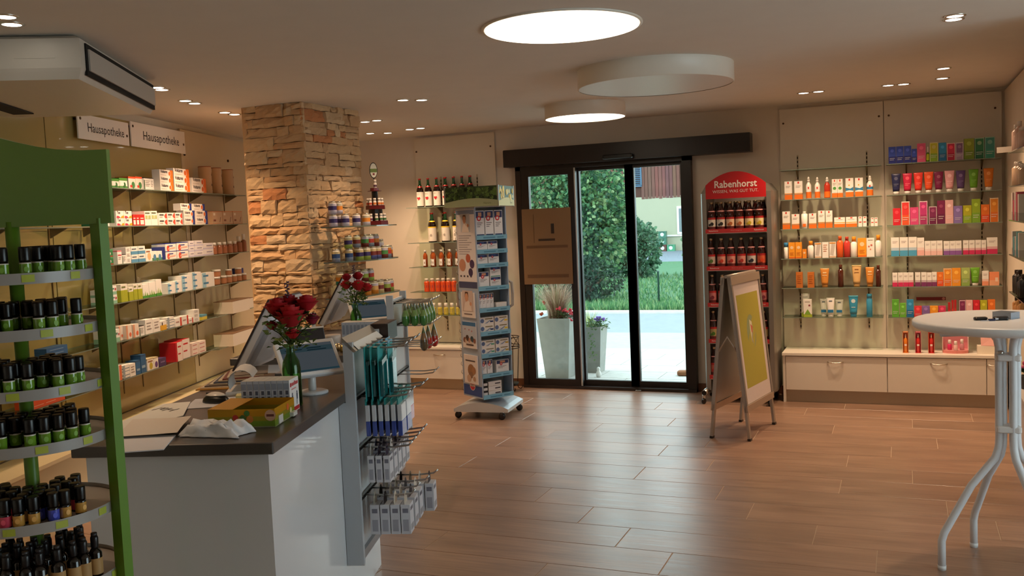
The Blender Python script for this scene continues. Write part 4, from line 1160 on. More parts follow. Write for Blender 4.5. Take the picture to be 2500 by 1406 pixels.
row('lowest medicine shelf', M_, .668, [(4.75, .3, .07, 'orx', {'lab': 'long orange carton behind the spinner', 'n': 2}), (5.478, .1, .094, 'o2', {'n': 2}), (5.585, .08, .084, 'gbl', {'n': 2}), (5.665, .072, .08, 'w3'), (5.738, .06, .09, 'blu'), (5.81, .068, .117, 'blu', {'lab': 'tall blue cold medicine carton'}), (5.9, .082, .078, 'wrf'), (5.98, .064, .074, 'wpu'), (6.075, .1, .054, 'pu'),
    (6.29, .1, .133, 'RD', {'dep': -.02}), (6.43, .15, .136, 'RD', {'lab': 'broad white carton with red strip'}), (6.593, .1, .09, 'wpk', {'n': 3}), (6.72, .12, .087, 'wpk', {'n': 3, 'lab': 'wide white carton with pink lettering'})], KM)
row('lowest medicine shelf', M_, .650, [(7.46, .6, .1, 'BIG', {'dep': -.06, 'lab': 'very long flat white shipping box'})], KM)
row('fourth medicine shelf', M_, 1.147, [(7.745, .05, .1, 'nb', {'up': .0, 'dep': .06, 'lab': 'dark carton half hidden behind the column'})], KM)

# ================================================================ STONE COLUMN
CX0, CX1, CY0, CY1 = -4.165, -3.672, 5.29, 5.985
b = MB()
b.box(CX0 + .02, CX1 - .02, CY0 + .02, CY1 - .02, 0, ZC, C('#8a6f52'), 'stone')
colm = structure(b.build('column'), 'square column clad in split beige stones')
rs = random.Random(11)
STC = [C(h) for h in ('#cda97e', '#c8a47a', '#d0ae84', '#c49e74', '#cba67c', '#c59f75', '#cdae88', '#c69c70', '#c5a27a', '#d0b08a')]
def stone_mesh(w, h, seed, col):
    r = random.Random(seed)
    nx, nz = max(2, min(6, int(w / .035))), max(2, min(4, int(h / .02)))
    b = MB()
    dd = r.uniform(.02, .036)
    tilt = r.uniform(-.012, .012)
    front = []
    ledge = r.random() < .45
    for i in range(nz + 1):
        rowp = []
        for j in range(nx + 1):
            u, v = j / nx, i / nz
            e = (i in (0, nz)) or (j in (0, nx))
            y = dd + tilt * (u - .5) + r.uniform(-.006, .006) - (.006 if e else 0)
            if ledge and v > .6:
                y -= .009
            x = (u - .5) * w + (0 if j in (0, nx) else r.uniform(-.3, .3) * w / nx * .6)
            z = v * h + (r.uniform(-.004, .004) if i in (0, nz) else r.uniform(-.25, .25) * h / nz)
            rowp.append((x, -y, z))
        front.append(rowp)
    flat = [p for rp in front for p in rp]
    k = b.pts(flat)
    n1 = nx + 1
    for i in range(nz):
        for j in range(nx):
            b.face((k + i * n1 + j, k + i * n1 + j + 1, k + (i + 1) * n1 + j + 1, k + (i + 1) * n1 + j), col, 'stone')
    def side(ring, rev):
        q = b.pts(ring + [(x, .002, z) for x, y, z in ring])
        m = len(ring)
        for j in range(m - 1):
            f = (q + j, q + j + 1, q + m + j + 1, q + m + j)
            b.face(f[::-1] if not rev else f, col, 'stone')
    side(front[0], True); side(front[-1], False)
    side([rp[0] for rp in front], False); side([rp[-1] for rp in front], True)
    return b.mesh('stone')
def clad(width, org, rz, seed):
    r = random.Random(seed)
    z = 0.0
    while z < ZC - .02:
        h = r.choice((.03, .04, .05, .055, .065, .08, .09))
        h = min(h, ZC - z)
        if ZC - (z + h) < .03:
            h = ZC - z
        x = 0.0
        while x < width - .005:
            w = r.choice((.07, .10, .13, .17, .21, .25)) * r.uniform(.85, 1.15)
            if width - (x + w) < .06:
                w = width - x
            split = 2 if (h > .07 and r.random() < .45) else 1
            for sidx in range(split):
                hh = h / split
                col = STC[r.randrange(len(STC))]
                if r.random() < .06:
                    col = C('#c08052')
                me = stone_mesh(w - .003, hh - .003, r.randrange(10 ** 6), col)
                lx = x + w / 2
                ca, sa = math.cos(rz), math.sin(rz)
                link('stone', me, colm, (org[0] + ca * lx, org[1] + sa * lx, z + sidx * hh + .0015), rz)
            x += w
        z += h
clad(CX1 - CX0, (CX0, CY0 + .02), 0.0, 3)
clad(CY1 - CY0, (CX1 - .02, CY0), math.pi / 2, 5)
for (x0, y0, rz_, wd, sd) in ((CX1, CY1 - .02, math.pi, CX1 - CX0, 8), (CX0 + .02, CY1, -math.pi / 2, CY1 - CY0, 9)):
    pass
b = MB()
b.box(CX0 - .012, CX0 + .02, CY0 + .01, CY1 - .01, 0, ZC, C('#c29c70'), 'stone'); b.box(CX0 + .01, CX1 - .01, CY1 - .02, CY1 + .012, 0, ZC, C('#c29c70'), 'stone')
b.build('rear_cladding', colm)

# rounded glass corner shelves on the column
KOUT = [(-3.655, 5.38), (-3.58, 5.40), (-3.52, 5.45), (-3.475, 5.53), (-3.452, 5.62), (-3.445, 5.75), (-3.445, 5.98), (-3.455, 6.05), (-3.48, 6.10), (-3.53, 6.13), (-3.655, 6.13), (-3.655, 5.99), (-3.628, 5.97), (-3.628, 5.40)]
KZ = [1.562, 1.322, 1.075, .83]
for i, z in enumerate(KZ):
    b = MB()
    b.prism([(x + .02, y) for x, y in KOUT], z - .008, z, GTINT, 'glass', C('#6a7465'), 'gloss')
    tag(b.build('corner_shelf'), f'{("top", "second", "third", "lowest")[i]} rounded glass shelf on the stone column', 'shelf', 'rounded shelves of the column')
def tin(y, x, z, r, h, bands, lidc, desc, up=None):
    key = ('tin', desc, round(r, 3), round(h, 3))
    def mk():
        b = MB()
        zs = [0, .30, .62, .80]
        for q in range(3):
            b.lathe([(r, zs[q] * h), (r, zs[q + 1] * h)], bands[q], 'paper', 18, cap0=(q == 0), cap1=False)
        b.lathe([(r, .80 * h), (r * .93, .86 * h), (r * .80, .88 * h)], C('#d8cfc2'), 'gloss', 18, cap0=False, cap1=True)
        c = MB(); c.lathe([(r * .82, .88 * h), (r * .82, .98 * h), (r * .74, h)], lidc, 'metal', 18)
        return [('herb_tin', b), ('lid', c)]
    o = place(key, mk, (x, y, z), 0, desc, 'tin', 'herb jars on the column shelves')
    return o
LV, VIO, BR_, GN_, OG_, BE_, SL_ = C('#cfc5d2'), C('#3d2c66'), C('#7a2c22'), C('#4f8f4a'), C('#e08a2a'), C('#d8c08a'), C('#8a93a5')
LM_, RD_ = C('#9cb04a'), C('#c03a26')
LIDC = C('#cfc6b6')
b_ = lambda a, m, c: (a, m, c)
K1 = [(5.41, -3.56, 0, b_(LV, VIO, LV), 'violet banded spice jar'), (5.41, -3.56, 1, b_(LV, VIO, LV), 'violet banded spice jar on top of another'), (5.52, -3.535, 0, b_(LV, VIO, LV), 'violet banded spice jar beside the pile'),
      (5.545, -3.60, 1.02, b_(LV, OG_, C('#c8bfa8')), 'orange banded spice jar held high'), (5.545, -3.60, 0, b_(LV, VIO, LV), 'violet banded spice jar under the orange one'), (5.64, -3.52, 0, b_(LV, VIO, LV), 'violet banded spice jar near the tiers'), (5.755, -3.51, 0, b_(LV, OG_, C('#c8bfa8')), 'orange banded spice jar near the tiers')]
for y, x, lv, bd, dsc in K1:
    tin(y, x, KZ[0] + lv * .086, .029, .086, bd, LIDC, dsc + ', top column shelf')
K2 = [(5.42, -3.56, 0, b_(SL_, C('#24447a'), BE_), 'blue banded herb jar with grey foot'), (5.52, -3.52, 0, b_(SL_, C('#24447a'), BE_), 'blue banded herb jar beside the pile'), (5.52, -3.52, 1, b_(LM_, VIO, BE_), 'violet and lime herb jar atop another'),
      (5.625, -3.50, 0, b_(LM_, VIO, BE_), 'violet and lime herb jar'), (5.72, -3.50, 0, b_(LM_, VIO, BE_), 'violet and lime herb jar toward the middle'), (5.70, -3.565, 1, b_(SL_, BR_, BE_), 'brown banded herb jar atop another'), (5.70, -3.565, 0, b_(SL_, BR_, BE_), 'brown banded herb jar behind the lime ones'),
      (5.80, -3.50, 0, b_(C('#5a5f9a'), BR_, BE_), 'brown and blue herb jar'), (5.87, -3.50, 0, b_(C('#5a5f9a'), BR_, BE_), 'brown and blue herb jar farther along'), (5.81, -3.565, 0, b_(BR_, GN_, LV), 'green banded herb jar behind'), (5.81, -3.565, 1, b_(BR_, GN_, LV), 'green banded herb jar atop another'), (5.885, -3.565, 0, b_(SL_, RD_, LV), 'red banded herb jar behind'), (5.885, -3.565, 1, b_(SL_, RD_, LV), 'red banded herb jar atop another'),
      (5.955, -3.565, 0, b_(BR_, OG_, LV), 'orange banded herb jar behind'), (5.955, -3.565, 1, b_(BR_, OG_, LV), 'orange banded herb jar atop another'), (5.955, -3.495, 0, b_(BR_, GN_, LV), 'green banded herb jar in front'), (6.03, -3.51, 0, b_(SL_, RD_, OG_), 'red and orange herb jar'), (6.085, -3.53, 0, b_(BR_, OG_, LV), 'orange banded herb jar at the shelf end')]
for y, x, lv, bd, dsc in K2:
    tin(y, x, KZ[1] + lv * .088, .028, .088, bd, LIDC, dsc + ', second column shelf')
for y, x in ((6.02, -3.58), (6.075, -3.59)):
    tin(y, x, KZ[1], .022, .046 + .09, b_(C('#6a3a35'), C('#7a4a44'), LV), LIDC, 'slim dark herb jar at the back, second column shelf')
K3 = [(5.44, -3.55, 0, b_(C('#d8702e'), LV, TEA), 'teal and orange herb jar'), (5.44, -3.55, 1, b_(TEA, OG_, BE_), 'orange topped herb jar atop another'), (5.60, -3.52, 0, b_(BR_, BR_, BE_), 'dark brown herb jar'), (5.60, -3.52, 1, b_(BR_, BR_, BE_), 'dark brown herb jar atop another'),
      (5.70, -3.50, 0, b_(OG_, BR_, LV), 'amber footed herb jar'), (5.69, -3.57, 0, b_(BR_, BE_, BE_), 'beige and brown herb jar behind'), (5.69, -3.57, 1, b_(BR_, BE_, BE_), 'beige and brown herb jar atop another'), (5.80, -3.50, 0, b_(OG_, C('#e0b06a'), LV), 'honey coloured herb jar'), (5.79, -3.57, 1, b_(BR_, LM_, LV), 'lime and brown herb jar atop another'), (5.79, -3.57, 0, b_(BR_, LM_, LV), 'lime and brown herb jar behind'),
      (5.865, -3.57, 1, b_(LM_, RD_, LV), 'red and lime herb jar atop another'), (5.865, -3.57, 0, b_(LM_, RD_, LV), 'red and lime herb jar behind'), (5.87, -3.495, 0, b_(BE_, BR_, BE_), 'beige herb jar with brown band'), (5.965, -3.495, 0, b_(BR_, LM_, LV), 'lime banded herb jar in front'), (6.055, -3.52, 0, b_(LM_, RD_, LV), 'red and lime herb jar at the shelf end'), (5.96, -3.57, 0, b_(LM_, RD_, BE_), 'red banded herb jar in the rear'), (6.03, -3.59, 0, b_(C('#7a4a44'), LV, LV), 'pale herb jar in the rear')]
for y, x, lv, bd, dsc in K3:
    tin(y, x, KZ[2] + lv * .088, .029, .088, bd, LIDC, dsc + ', third column shelf')
for i, (y, x) in enumerate(((5.72, -3.52), (5.80, -3.50), (5.88, -3.50), (5.96, -3.50), (6.04, -3.53))):
    for lv in (0, 1):
        tin(y, x, KZ[3] + lv * .088, .029, .088, b_(DGR, C('#245a3a'), C('#2f6a45')), LIDC, 'dark green herb jar of the low double row on the column', None)
# tiered tasting stand on the top column shelf
t = tag(empty('tiered_display', (-3.535, 5.93, KZ[0]), math.radians(25)), 'dark red three tier display stand with oval topper on the column shelf', 'display stand')
MR = C('#5a1416')
def tier(r, z0, z1, col, n=6):
    b = MB(); b.lathe([(r, z0), (r * 1.03, z0 + .003), (r, z1)], col, 'plastic', n, sm=False); return b
tier(.085, 0, .03, MR).build('base_tier', t)
tier(.05, .03, .115, C('#120a09'), 12).build('core', t)
tier(.068, .113, .142, MR).build('middle_tier', t)
tier(.022, .142, .245, C('#120a09'), 10).build('neck', t)
tier(.05, .243, .247, MR, 10).build('top_plate', t)
tier(.03, .247, .268, MR, 8).build('top_tier', t)
b = MB(); b.tube([(0, 0, .26), (0, 0, .345)], .004, BLACK, 'plastic', 6); b.build('topper_stem', t)
b = MB(); b.X = Matrix.Translation((0, 0, .395)) @ Matrix.Rotation(math.radians(12), 4, 'Z')
n = 24
el = [(.029 * math.cos(2 * math.pi * j / n), .058 * math.sin(2 * math.pi * j / n)) for j in range(n)]
k = b.pts([(x, -.003, z) for x, z in el] + [(x, .003, z) for x, z in el])
b.face([k + j for j in range(n)], BLACK, 'plastic'); b.face([k + n + j for j in range(n - 1, -1, -1)], BLACK, 'plastic')
for j in range(n):
    b.face((k + j, k + n + j, k + n + (j + 1) % n, k + (j + 1) % n), BLACK, 'plastic')
b.disc(0, 0, .025, -.0045, C('#d9d6c6'), rz=.052, n=20)
b.rect(-.0245, .0245, -.014, .012, -.0052, C('#6a7f3a')); b.rect(-.007, .007, -.034, -.02, -.0052, C('#7a2a2a'))
b.build('oval_topper', t)
def vial(ang, r, z, c, dsc, h=.052):
    a = math.radians(ang)
    x, y = -3.535 + r * math.cos(a), 5.93 + r * math.sin(a)
    def mk():
        b = MB(); b.lathe([(.011, 0), (.012, .002), (.012, h * .55), (.009, h * .66)], C('#d8cfc6'), 'gloss', 12)
        b.lathe([(.0123, h * .12), (.0123, h * .38)], c, 'paper', 12, cap0=False, cap1=False)
        q = MB(); q.lathe([(.0105, h * .66), (.0105, h)], C('#cfc6bd'), 'gloss', 12)
        return [('spice_vial', b), ('cap', q)]
    place(('vial', dsc, h), mk, (x, y, KZ[0] + z), 0, dsc, 'vial', 'vials on the tiered display')
for ang in (-160, -125, -90):
    vial(ang, .068, .03, C('#6a3555'), 'violet banded spice vial on the base tier')
for ang in (-55, -25, 8):
    vial(ang, .068, .03, C('#3f6a35'), 'green banded spice vial on the base tier')
for ang in (-170, -135, -100):
    vial(ang, .052, .142, C('#b8452a'), 'red banded spice vial on the middle tier')
for ang in (-62, -25, 15):
    vial(ang, .052, .142, C('#d0762e'), 'orange banded spice vial on the middle tier')
vial(-30, .014, .268, C('#5a3a4a'), 'single spice vial beside the oval topper', .06)
# ================================================================ COUNTERS (local x = u, local y = w)
SLAB, FRONTW = C('#4a4440'), C('#dfe0e2')
attr_mat('frontgloss', 0.1, coat=0.3)
def counter(u0, u1, label, dw=0.0):
    t = tag(empty('sales_counter', uw(0, dw), RS), label, 'counter')
    b = MB(); b.box(u0 + .035, u1 - .02, 1.06, 1.66, 0, .862, FRONTW, 'frontgloss'); b.build('body', t)
    b = MB()
    b.rbox(u0, u1, 1.03, 1.69, .862, .90, .006, SLAB, 'counter'); b.build('worktop', t)
    b = MB(); b.box(u0 + .06, u1 - .05, 1.08, 1.64, 0, .02, C('#8a8884'), 'satin'); b.build('plinth', t)
    return t
counter(2.765, 4.15, 'white sales counter with grey worktop beside the green spinner')
counter(4.66, 5.88, 'white sales counter with grey worktop near the stone column', .25)
ALU, CHR = C('#a9adb2'), C('#b9b6b2')
def hook_rack(u0, u1, z0, z1, label, bars, hooks, cap=True, dw=0.0):
    t = tag(empty('hook_rack', uw(0, dw), RS), label, 'rack')
    for u in (u0, u1 - .022):
        b = MB(); b.box(u, u + .022, .99, 1.029, z0, z1, C('#b9bdc2'), 'satin'); b.box(u, u + .022, 1.029, 1.058, z0, .86, C('#b9bdc2'), 'satin'); b.build('side_post', t)
    b = MB(); b.box(u0 + .022, u1 - .022, 1.008, 1.02, z0 + .05, z1 - .03, C('#dfe1e2'), 'satin'); b.build('back_panel', t)
    b = MB(); b.box(u0 + .022, u1 - .022, .992, 1.006, z0 + .02, z0 + .055, ALU, 'brushed'); b.build('foot_rail', t)
    if cap:
        b = MB()
        k = b.pts([(u0, .975, z1 - .035), (u1, .975, z1 - .035), (u1, 1.03, z1 + .02), (u0, 1.03, z1 + .02), (u0, .985, z1 - .04), (u1, .985, z1 - .04), (u1, 1.032, z1), (u0, 1.032, z1)])
        for q in ((3, 2, 1, 0), (4, 5, 6, 7), (0, 1, 5, 4), (2, 3, 7, 6), (1, 2, 6, 5), (3, 0, 4, 7)):
            b.face([k + j for j in q], C('#b9b0a2'), 'brushed')
        o = b.build('top_cap', t)
        b = MB(); b.poly([(u0 + .03, .972, z1 - .033), (u1 - .02, .972, z1 - .033), (u1 - .02, .998, z1 - .008), (u0 + .03, .998, z1 - .008)][::-1], C('#e8e6e0')); b.poly([(u0 + .03, .9725, z1 - .0325), (u1 - .02, .9725, z1 - .0325), (u1 - .02, .9985, z1 - .0075), (u0 + .03, .9985, z1 - .0075)], C('#e8e6e0')); b.build('price_strip', o)
    for z in bars:
        b = MB(); b.box(u0 + .024, u1 - .024, .990, 1.002, z - .007, z + .007, C('#77726c'), 'metal')
        o = b.build('slotted_bar', t)
        b = MB()
        u = u0 + .03
        while u < u1 - .04:
            b.box(u, u + .009, .9885, .9905, z - .005, z + .005, C('#0e0c0b'), 'matte'); u += .018
        b.build('slots', o)['kind'] = 'stuff'
    for u, z, ln in hooks:
        b = MB()
        b.tube([(u, .988, z), (u, .985 - ln * .6, z - .004), (u, .985 - ln * .92, z + .003), (u, .985 - ln, z + .018)], .0042, CHR, 'metal', 6)
        b.build('hook', t)
    return t
H1 = [(3.66, 1.07, .2), (3.75, 1.07, .2), (3.84, 1.07, .2), (3.93, 1.07, .2), (3.67, .87, .2), (3.77, .87, .2), (3.86, .87, .22), (3.95, .87, .22),
      (3.66, .665, .2), (3.74, .665, .2), (3.82, .665, .2), (3.90, .665, .2), (3.98, .665, .2), (3.67, .465, .2), (3.77, .465, .2), (3.87, .465, .22), (3.97, .465, .24)]
hook_rack(3.585, 4.05, .20, 1.10, 'tall grey hook rack hung with packs on the near counter', (1.07, .87, .665, .465), H1)
H2 = [(u, z, .22) for z in (1.09, .955, .83) for u in (5.49, 5.58, 5.67, 5.76)] + [(5.5, .66, .22), (5.62, .66, .22)]
hook_rack(5.425, 5.82, .25, 1.14, 'narrow grey hook rack with herb bags on the far counter', (1.09, .955, .83, .66), H2, cap=False, dw=.25)

def hang(name, label, cat, group, u, w, ztop, sz, fn):
    o = place((name, label, sz), lambda: fn(*sz), uw(u, w, ztop), RS, label, cat, group, name)
    return o
def card(bw, h, top, low, thick=.012, strip=None):
    def fn(w, hh, d):
        b = MB()
        b.box(-w / 2, w / 2, -d * .15, 0, -hh, .012, top, 'paper')
        b.rbox(-w * .42, w * .42, -d, -d * .15, -hh * .92, -hh * .22, .004, low, 'gloss')
        if strip:
            b.poly([(-w / 2, -d - .0006, -hh * .2), (-w / 2, -d - .0006, -hh * .3), (w / 2, -d - .0006, -hh * .24), (w / 2, -d - .0006, -hh * .14)], strip)
        return [('blister_card', b)]
    return fn
TQ = C('#1f8a88')
for i, (u, w) in enumerate(((3.66, .955), (3.66, .93), (3.66, .9), (3.75, .94), (3.75, .91), (3.75, .88), (3.84, .94), (3.84, .9), (3.93, .93))):
    hang('blister_card', 'teal toothbrush blister card on the rack top row' if i < 6 else 'teal and pale blue blister card on the rack top row', 'blister card', 'teal cards on the hook rack', u, w, 1.062, (.085, .205, .018), card(.085, .205, C('#35a0a5') if i < 6 else C('#7db3d0'), C('#0f5c60'), strip=C('#c6dfe0')))
def pouch(low, top=C('#cfd2d6')):
    def fn(w, hh, d):
        b = MB()
        b.box(-w / 2, w / 2, -d * .3, 0, -hh * .16, .0, TQ if low[2] > .1 else C('#d9d4cf'), 'paper')
        b.rbox(-w / 2, w / 2, -d, 0, -hh * .6, -hh * .16, .003, top, 'gloss')
        b.rbox(-w / 2, w / 2, -d, 0, -hh, -hh * .6, .003, low, 'gloss')
        return [('sachet_pack', b)]
    return fn
for u in (3.665, 3.765):
    for k in range(6):
        hang('sachet_pack', 'clear interdental pack with blue foot on the second rack row', 'pack', 'blue footed packs on the hook rack', u, .962 - k * .026, .865, (.085, .15, .018), pouch(C('#2f4a9a')))
for u in (3.86, 3.95):
    for k in range(4):
        hang('sachet_pack', 'clear pack with crimson foot on the second rack row', 'pack', 'crimson footed packs on the hook rack', u, .955 - k * .032, .865, (.075, .15, .02), pouch(C('#b8305a')))
def hook_carton(head, body):
    def fn(w, hh, d):
        b = MB()
        k = b.pts([(-w * .42, -d * .4, -hh * .2), (w * .42, -d * .4, -hh * .2), (w * .42, -d * .4, -.005), (w * .15, -d * .4, .018), (-w * .15, -d * .4, .018), (-w * .42, -d * .4, -.005)])
        b.face([k + j for j in range(6)], head, 'paper'); b.face([k + j for j in range(5, -1, -1)], head, 'paper')
        b.box(-w / 2, w / 2, -d, 0, -hh, -hh * .2, body, 'paper')
        b.rect(-w * .38, w * .3, -hh * .38, -hh * .28, -d - .0006, C('#6a6a78')); b.rect(-w * .38, w * .38, -hh * .92, -hh * .75, -d - .0006, C('#9a9aa2'))
        for s in (-1, 1):
            x = s * (w / 2 + .0006)
            q = [(x, -d * .8, -hh * .42), (x, -d * .2, -hh * .42), (x, -d * .2, -hh * .3), (x, -d * .8, -hh * .3)]
            b.poly(q if s > 0 else q[::-1], C('#7a7a88'))
            q = [(x, -d * .8, -hh * .92), (x, -d * .2, -hh * .92), (x, -d * .2, -hh * .6), (x, -d * .8, -hh * .6)]
            b.poly(q if s > 0 else q[::-1], C('#a5a5b0'))
        return [('hanging_carton', b)]
    return fn
for i, u in enumerate((3.66, 3.74, 3.82, 3.90, 3.98)):
    for k in range(3):
        hd = C('#2a2444') if (k + i) % 3 else C('#e8e2da')
        hang('hanging_carton', ('navy headed' if (k + i) % 3 else 'white headed') + ' slim white carton on the third rack row', 'carton', 'slim cartons on the hook rack', u, .965 - k * .032, .66, (.06, .135, .026), hook_carton(hd, C('#d6d6dc')))
for i, u in enumerate((3.67, 3.77, 3.87, 3.97)):
    for k in range(4 if i < 3 else 5):
        dk = (k + i) % 3 == 1
        hang('hanging_carton', ('black headed' if dk else 'cream headed') + ' brush head carton on the lowest rack row', 'carton', 'brush head cartons on the hook rack', u, .968 - k * .042, .46, (.068, .15, .038), hook_carton(C('#221d26') if dk else C('#e6dccc'), C('#d2d3da')))
def bag(c1, c2):
    def fn(w, hh, d):
        b = MB()
        n = 10
        rg = []
        for t_, rx, ry in ((0.01, .1, .05), (-.06, .16, .1), (-.28, .34, .5), (-.55, .5, .9), (-.85, .48, 1), (-.97, .34, .6), (-1, .2, .2)):
            rg.append([(w * rx * math.cos(2 * math.pi * j / n), -d / 2 + d / 2 * ry * math.sin(2 * math.pi * j / n), hh * t_) for j in range(n)])
        b.rings(rg, None, 'gloss', cols=[C('#8f8a80'), C('#5f6a48'), c2, c1, c1, C('#1a1712'), C('#1a1712')][:6])
        return [('herb_bag', b)]
    return fn
for i, u in enumerate((5.49, 5.58, 5.67, 5.76)):
    for k in range(3):
        hang('herb_bag', 'green herb tea bag hanging from the top rack hooks', 'bag', 'green herb bags', u, 1.205 - k * .055, 1.083, (.06, .135, .05), bag(C('#3d7a35'), C('#7fa05a')))
for i, (u, w, cc) in enumerate(((5.49, 1.10, C('#5a4a30')), (5.58, 1.09, C('#b02a24')), (5.67, 1.07, C('#b8322a')))):
    hang('herb_bag', ('brown' if i == 0 else 'red') + ' spice bag hanging from the middle rack hooks', 'bag', 'spice bags', u, w, .948, (.065, .15, .05), bag(cc, C('#8a6a4a')))
t = tag(empty('leaflet_box', uw(4.14, .99, 1.045), RS), 'small dark brown box on the end of the near hook rack', 'box')
b = MB(); b.box(-.10, 0.08, -.04, .04, 0, .075, C('#2a1a14'), 'satin'); b.build('box', t); b = MB(); b.box(-.10, .08, -.03, .03, .0755, .077, C('#463026'), 'satin'); b.build('lid', t)
b = MB(); b.box(-.10, -.09, .02, .03, -.135, 0, C('#2a1a14'), 'metal'); b.build('bracket', t)

# ---- on the near counter
def loc_obj(b, name, label, cat, u, w, z, rz=0.0, group=None):
    return tag(b.build(name, None, uw(u, w, z), RS + rz), label, cat, group)
def flat_sheet(cs, z0, z1, col, name, label, cat):
    b = MB(); b.prism(cs, z0, z1, col, 'paper')
    return b, name, label, cat
b, *_r = flat_sheet([(2.665, 1.474), (2.694, 1.347), (2.888, 1.40), (2.90, 1.60)], .9005, .9035, C('#e6e4e8'), 0, 0, 0)
tag(b.build('leaflet', None, (0, 0, 0), RS), 'pale printed leaflet jutting over the counter edge', 'leaflet')
b, *_r = flat_sheet([(2.93, 1.62), (3.188, 1.512), (3.453, 1.605), (3.42, 1.70), (3.10, 1.70)], .9036, .906, C('#e9e4da'), 0, 0, 0)
b.X = Matrix.Translation((3.33, 1.625, .9066)) @ Matrix.Rotation(math.radians(70), 4, 'Z') @ Matrix.Rotation(-math.pi / 2, 4, 'X')
b.text('Hal', .075, 0, 0, 0, C('#2a2220'))
tag(b.build('printed_bag', None, (0, 0, 0), RS), 'flat white paper bag with black lettering on the counter', 'paper bag')
def sheet(pts_fn, nu, nv, col, name, label, cat, m='paper', thick=.0008):
    b = MB()
    g = [[pts_fn(i / nu, j / nv) for j in range(nv + 1)] for i in range(nu + 1)]
    flat = [p for r in g for p in r]
    k = b.pts(flat); n1 = nv + 1
    k2 = b.pts([(x, y, z - thick) for x, y, z in flat])
    for i in range(nu):
        for j in range(nv):
            q = (k + i * n1 + j, k + (i + 1) * n1 + j, k + (i + 1) * n1 + j + 1, k + i * n1 + j + 1)
            b.face(q, col, m, True)
            b.face([x - k + k2 for x in reversed(q)], col, m, True)
    return tag(b.build(name, None, (0, 0, 0), RS), label, cat)
rr = random.Random(4)
sheet(lambda a, c: (2.87 + .27 * a - .03 * c, 1.385 + .20 * c + .075 * a, .9085 + .012 * max(0, .4 - c) + .002 * math.sin(5 * a + 3 * c) + .002), 8, 8, C('#e2d6c8'), 'paper_sheet', 'wavy cream paper sheet lying over the flat bag', 'paper')
NZ = {}
def nz(i, j):
    return NZ.setdefault((i, j), rr.uniform(0, 1))
def crump(a, c):
    i, j = round(a * 14), round(c * 10)
    e = min(a, 1 - a, c, 1 - c)
    z = .904 + (.008 + .026 * nz(i, j)) * min(1, e * 6) + .018 * math.sin(9 * a) ** 2 * min(1, e * 5)
    return (2.822 + .10 * a + .04 * c + .008 * nz(i + 50, j), 1.155 + .21 * c + .02 * math.sin(5 * a) + .012 * nz(i, j + 50), z)
sheet(crump, 14, 10, C('#e4e6ea'), 'crumpled_tissue', 'crumpled white tissue paper on the counter edge', 'tissue', thick=.002)
# open sweets box, yellow and green
t = tag(empty('sweets_box', uw(3.085, 1.215, .9005), RS), 'open yellow and green fruit sweets box on the counter', 'box')
b = MB()
L2, W2, HB = .10, .115, .062
SY, SG = C('#d6a51f'), C('#8aa63a')
def wallp(p0, p1):
    (x0, y0), (x1, y1) = p0, p1
    for z0, z1, cc in ((0, HB * .35, SG), (HB * .35, HB * .6, C('#b3a832')), (HB * .6, HB, SY)):
        b.poly([(x0, y0, z0), (x1, y1, z0), (x1, y1, z1), (x0, y0, z1)], cc)
cs = [(-L2, -W2), (L2, -W2), (L2, W2), (-L2, W2)]
for i in range(4):
    wallp(cs[i], cs[(i + 1) % 4]); wallp(cs[(i + 1) % 4], cs[i])
b.box(-L2, L2, -W2, W2, 0, .004, C('#d8c9b8'), 'paper')
b.poly([(-L2, .03, HB), (L2, .03, HB), (L2, W2, HB + .002), (-L2, W2, HB + .002)], C('#c98f2a')); b.poly([(-L2, .03, HB - .001), (-L2, W2, HB), (L2, W2, HB), (L2, .03, HB - .001)], C('#c98f2a'))
b.X = Matrix.Translation((-L2 - .0008, -.05, .04)) @ Matrix.Rotation(-math.pi / 2, 4, 'Z')
b.disc(0.05, 0, .019, 0, C('#d9a98a')); b.rect(.037, .063, -.004, .004, -.0004, C('#7a3a30'))
for x, z, r_, cc in ((-.02, -.012, .012, C('#c8762a')), (-.045, -.008, .011, C('#3f6a2a')), (-.07, -.006, .01, C('#b02a20')), (-.03, .008, .01, C('#3f7a2f')), (-.055, -.02, .012, C('#c98a3a'))):
    b.disc(x, z, r_, -.0006, cc)
b.X = Matrix.Translation((L2 - .02, -W2 - .0008, .03)); b.disc(-.05, .012, .012, 0, C('#d8642a')); b.disc(-.02, -.005, .01, 0, C('#d6cf9a')); b.build('carton', t)
b = MB(); b.X = Matrix.Translation((0, -.06, .004))
for i in range(7):
    x, y = rr.uniform(-.07, .07), rr.uniform(-.08, .06)
    b.box(x - .02, x + .02, y - .012, y + .012, 0, rr.uniform(.012, .03), C('#e2ddd8'), 'gloss')
b.build('wrapped_sweet', t)
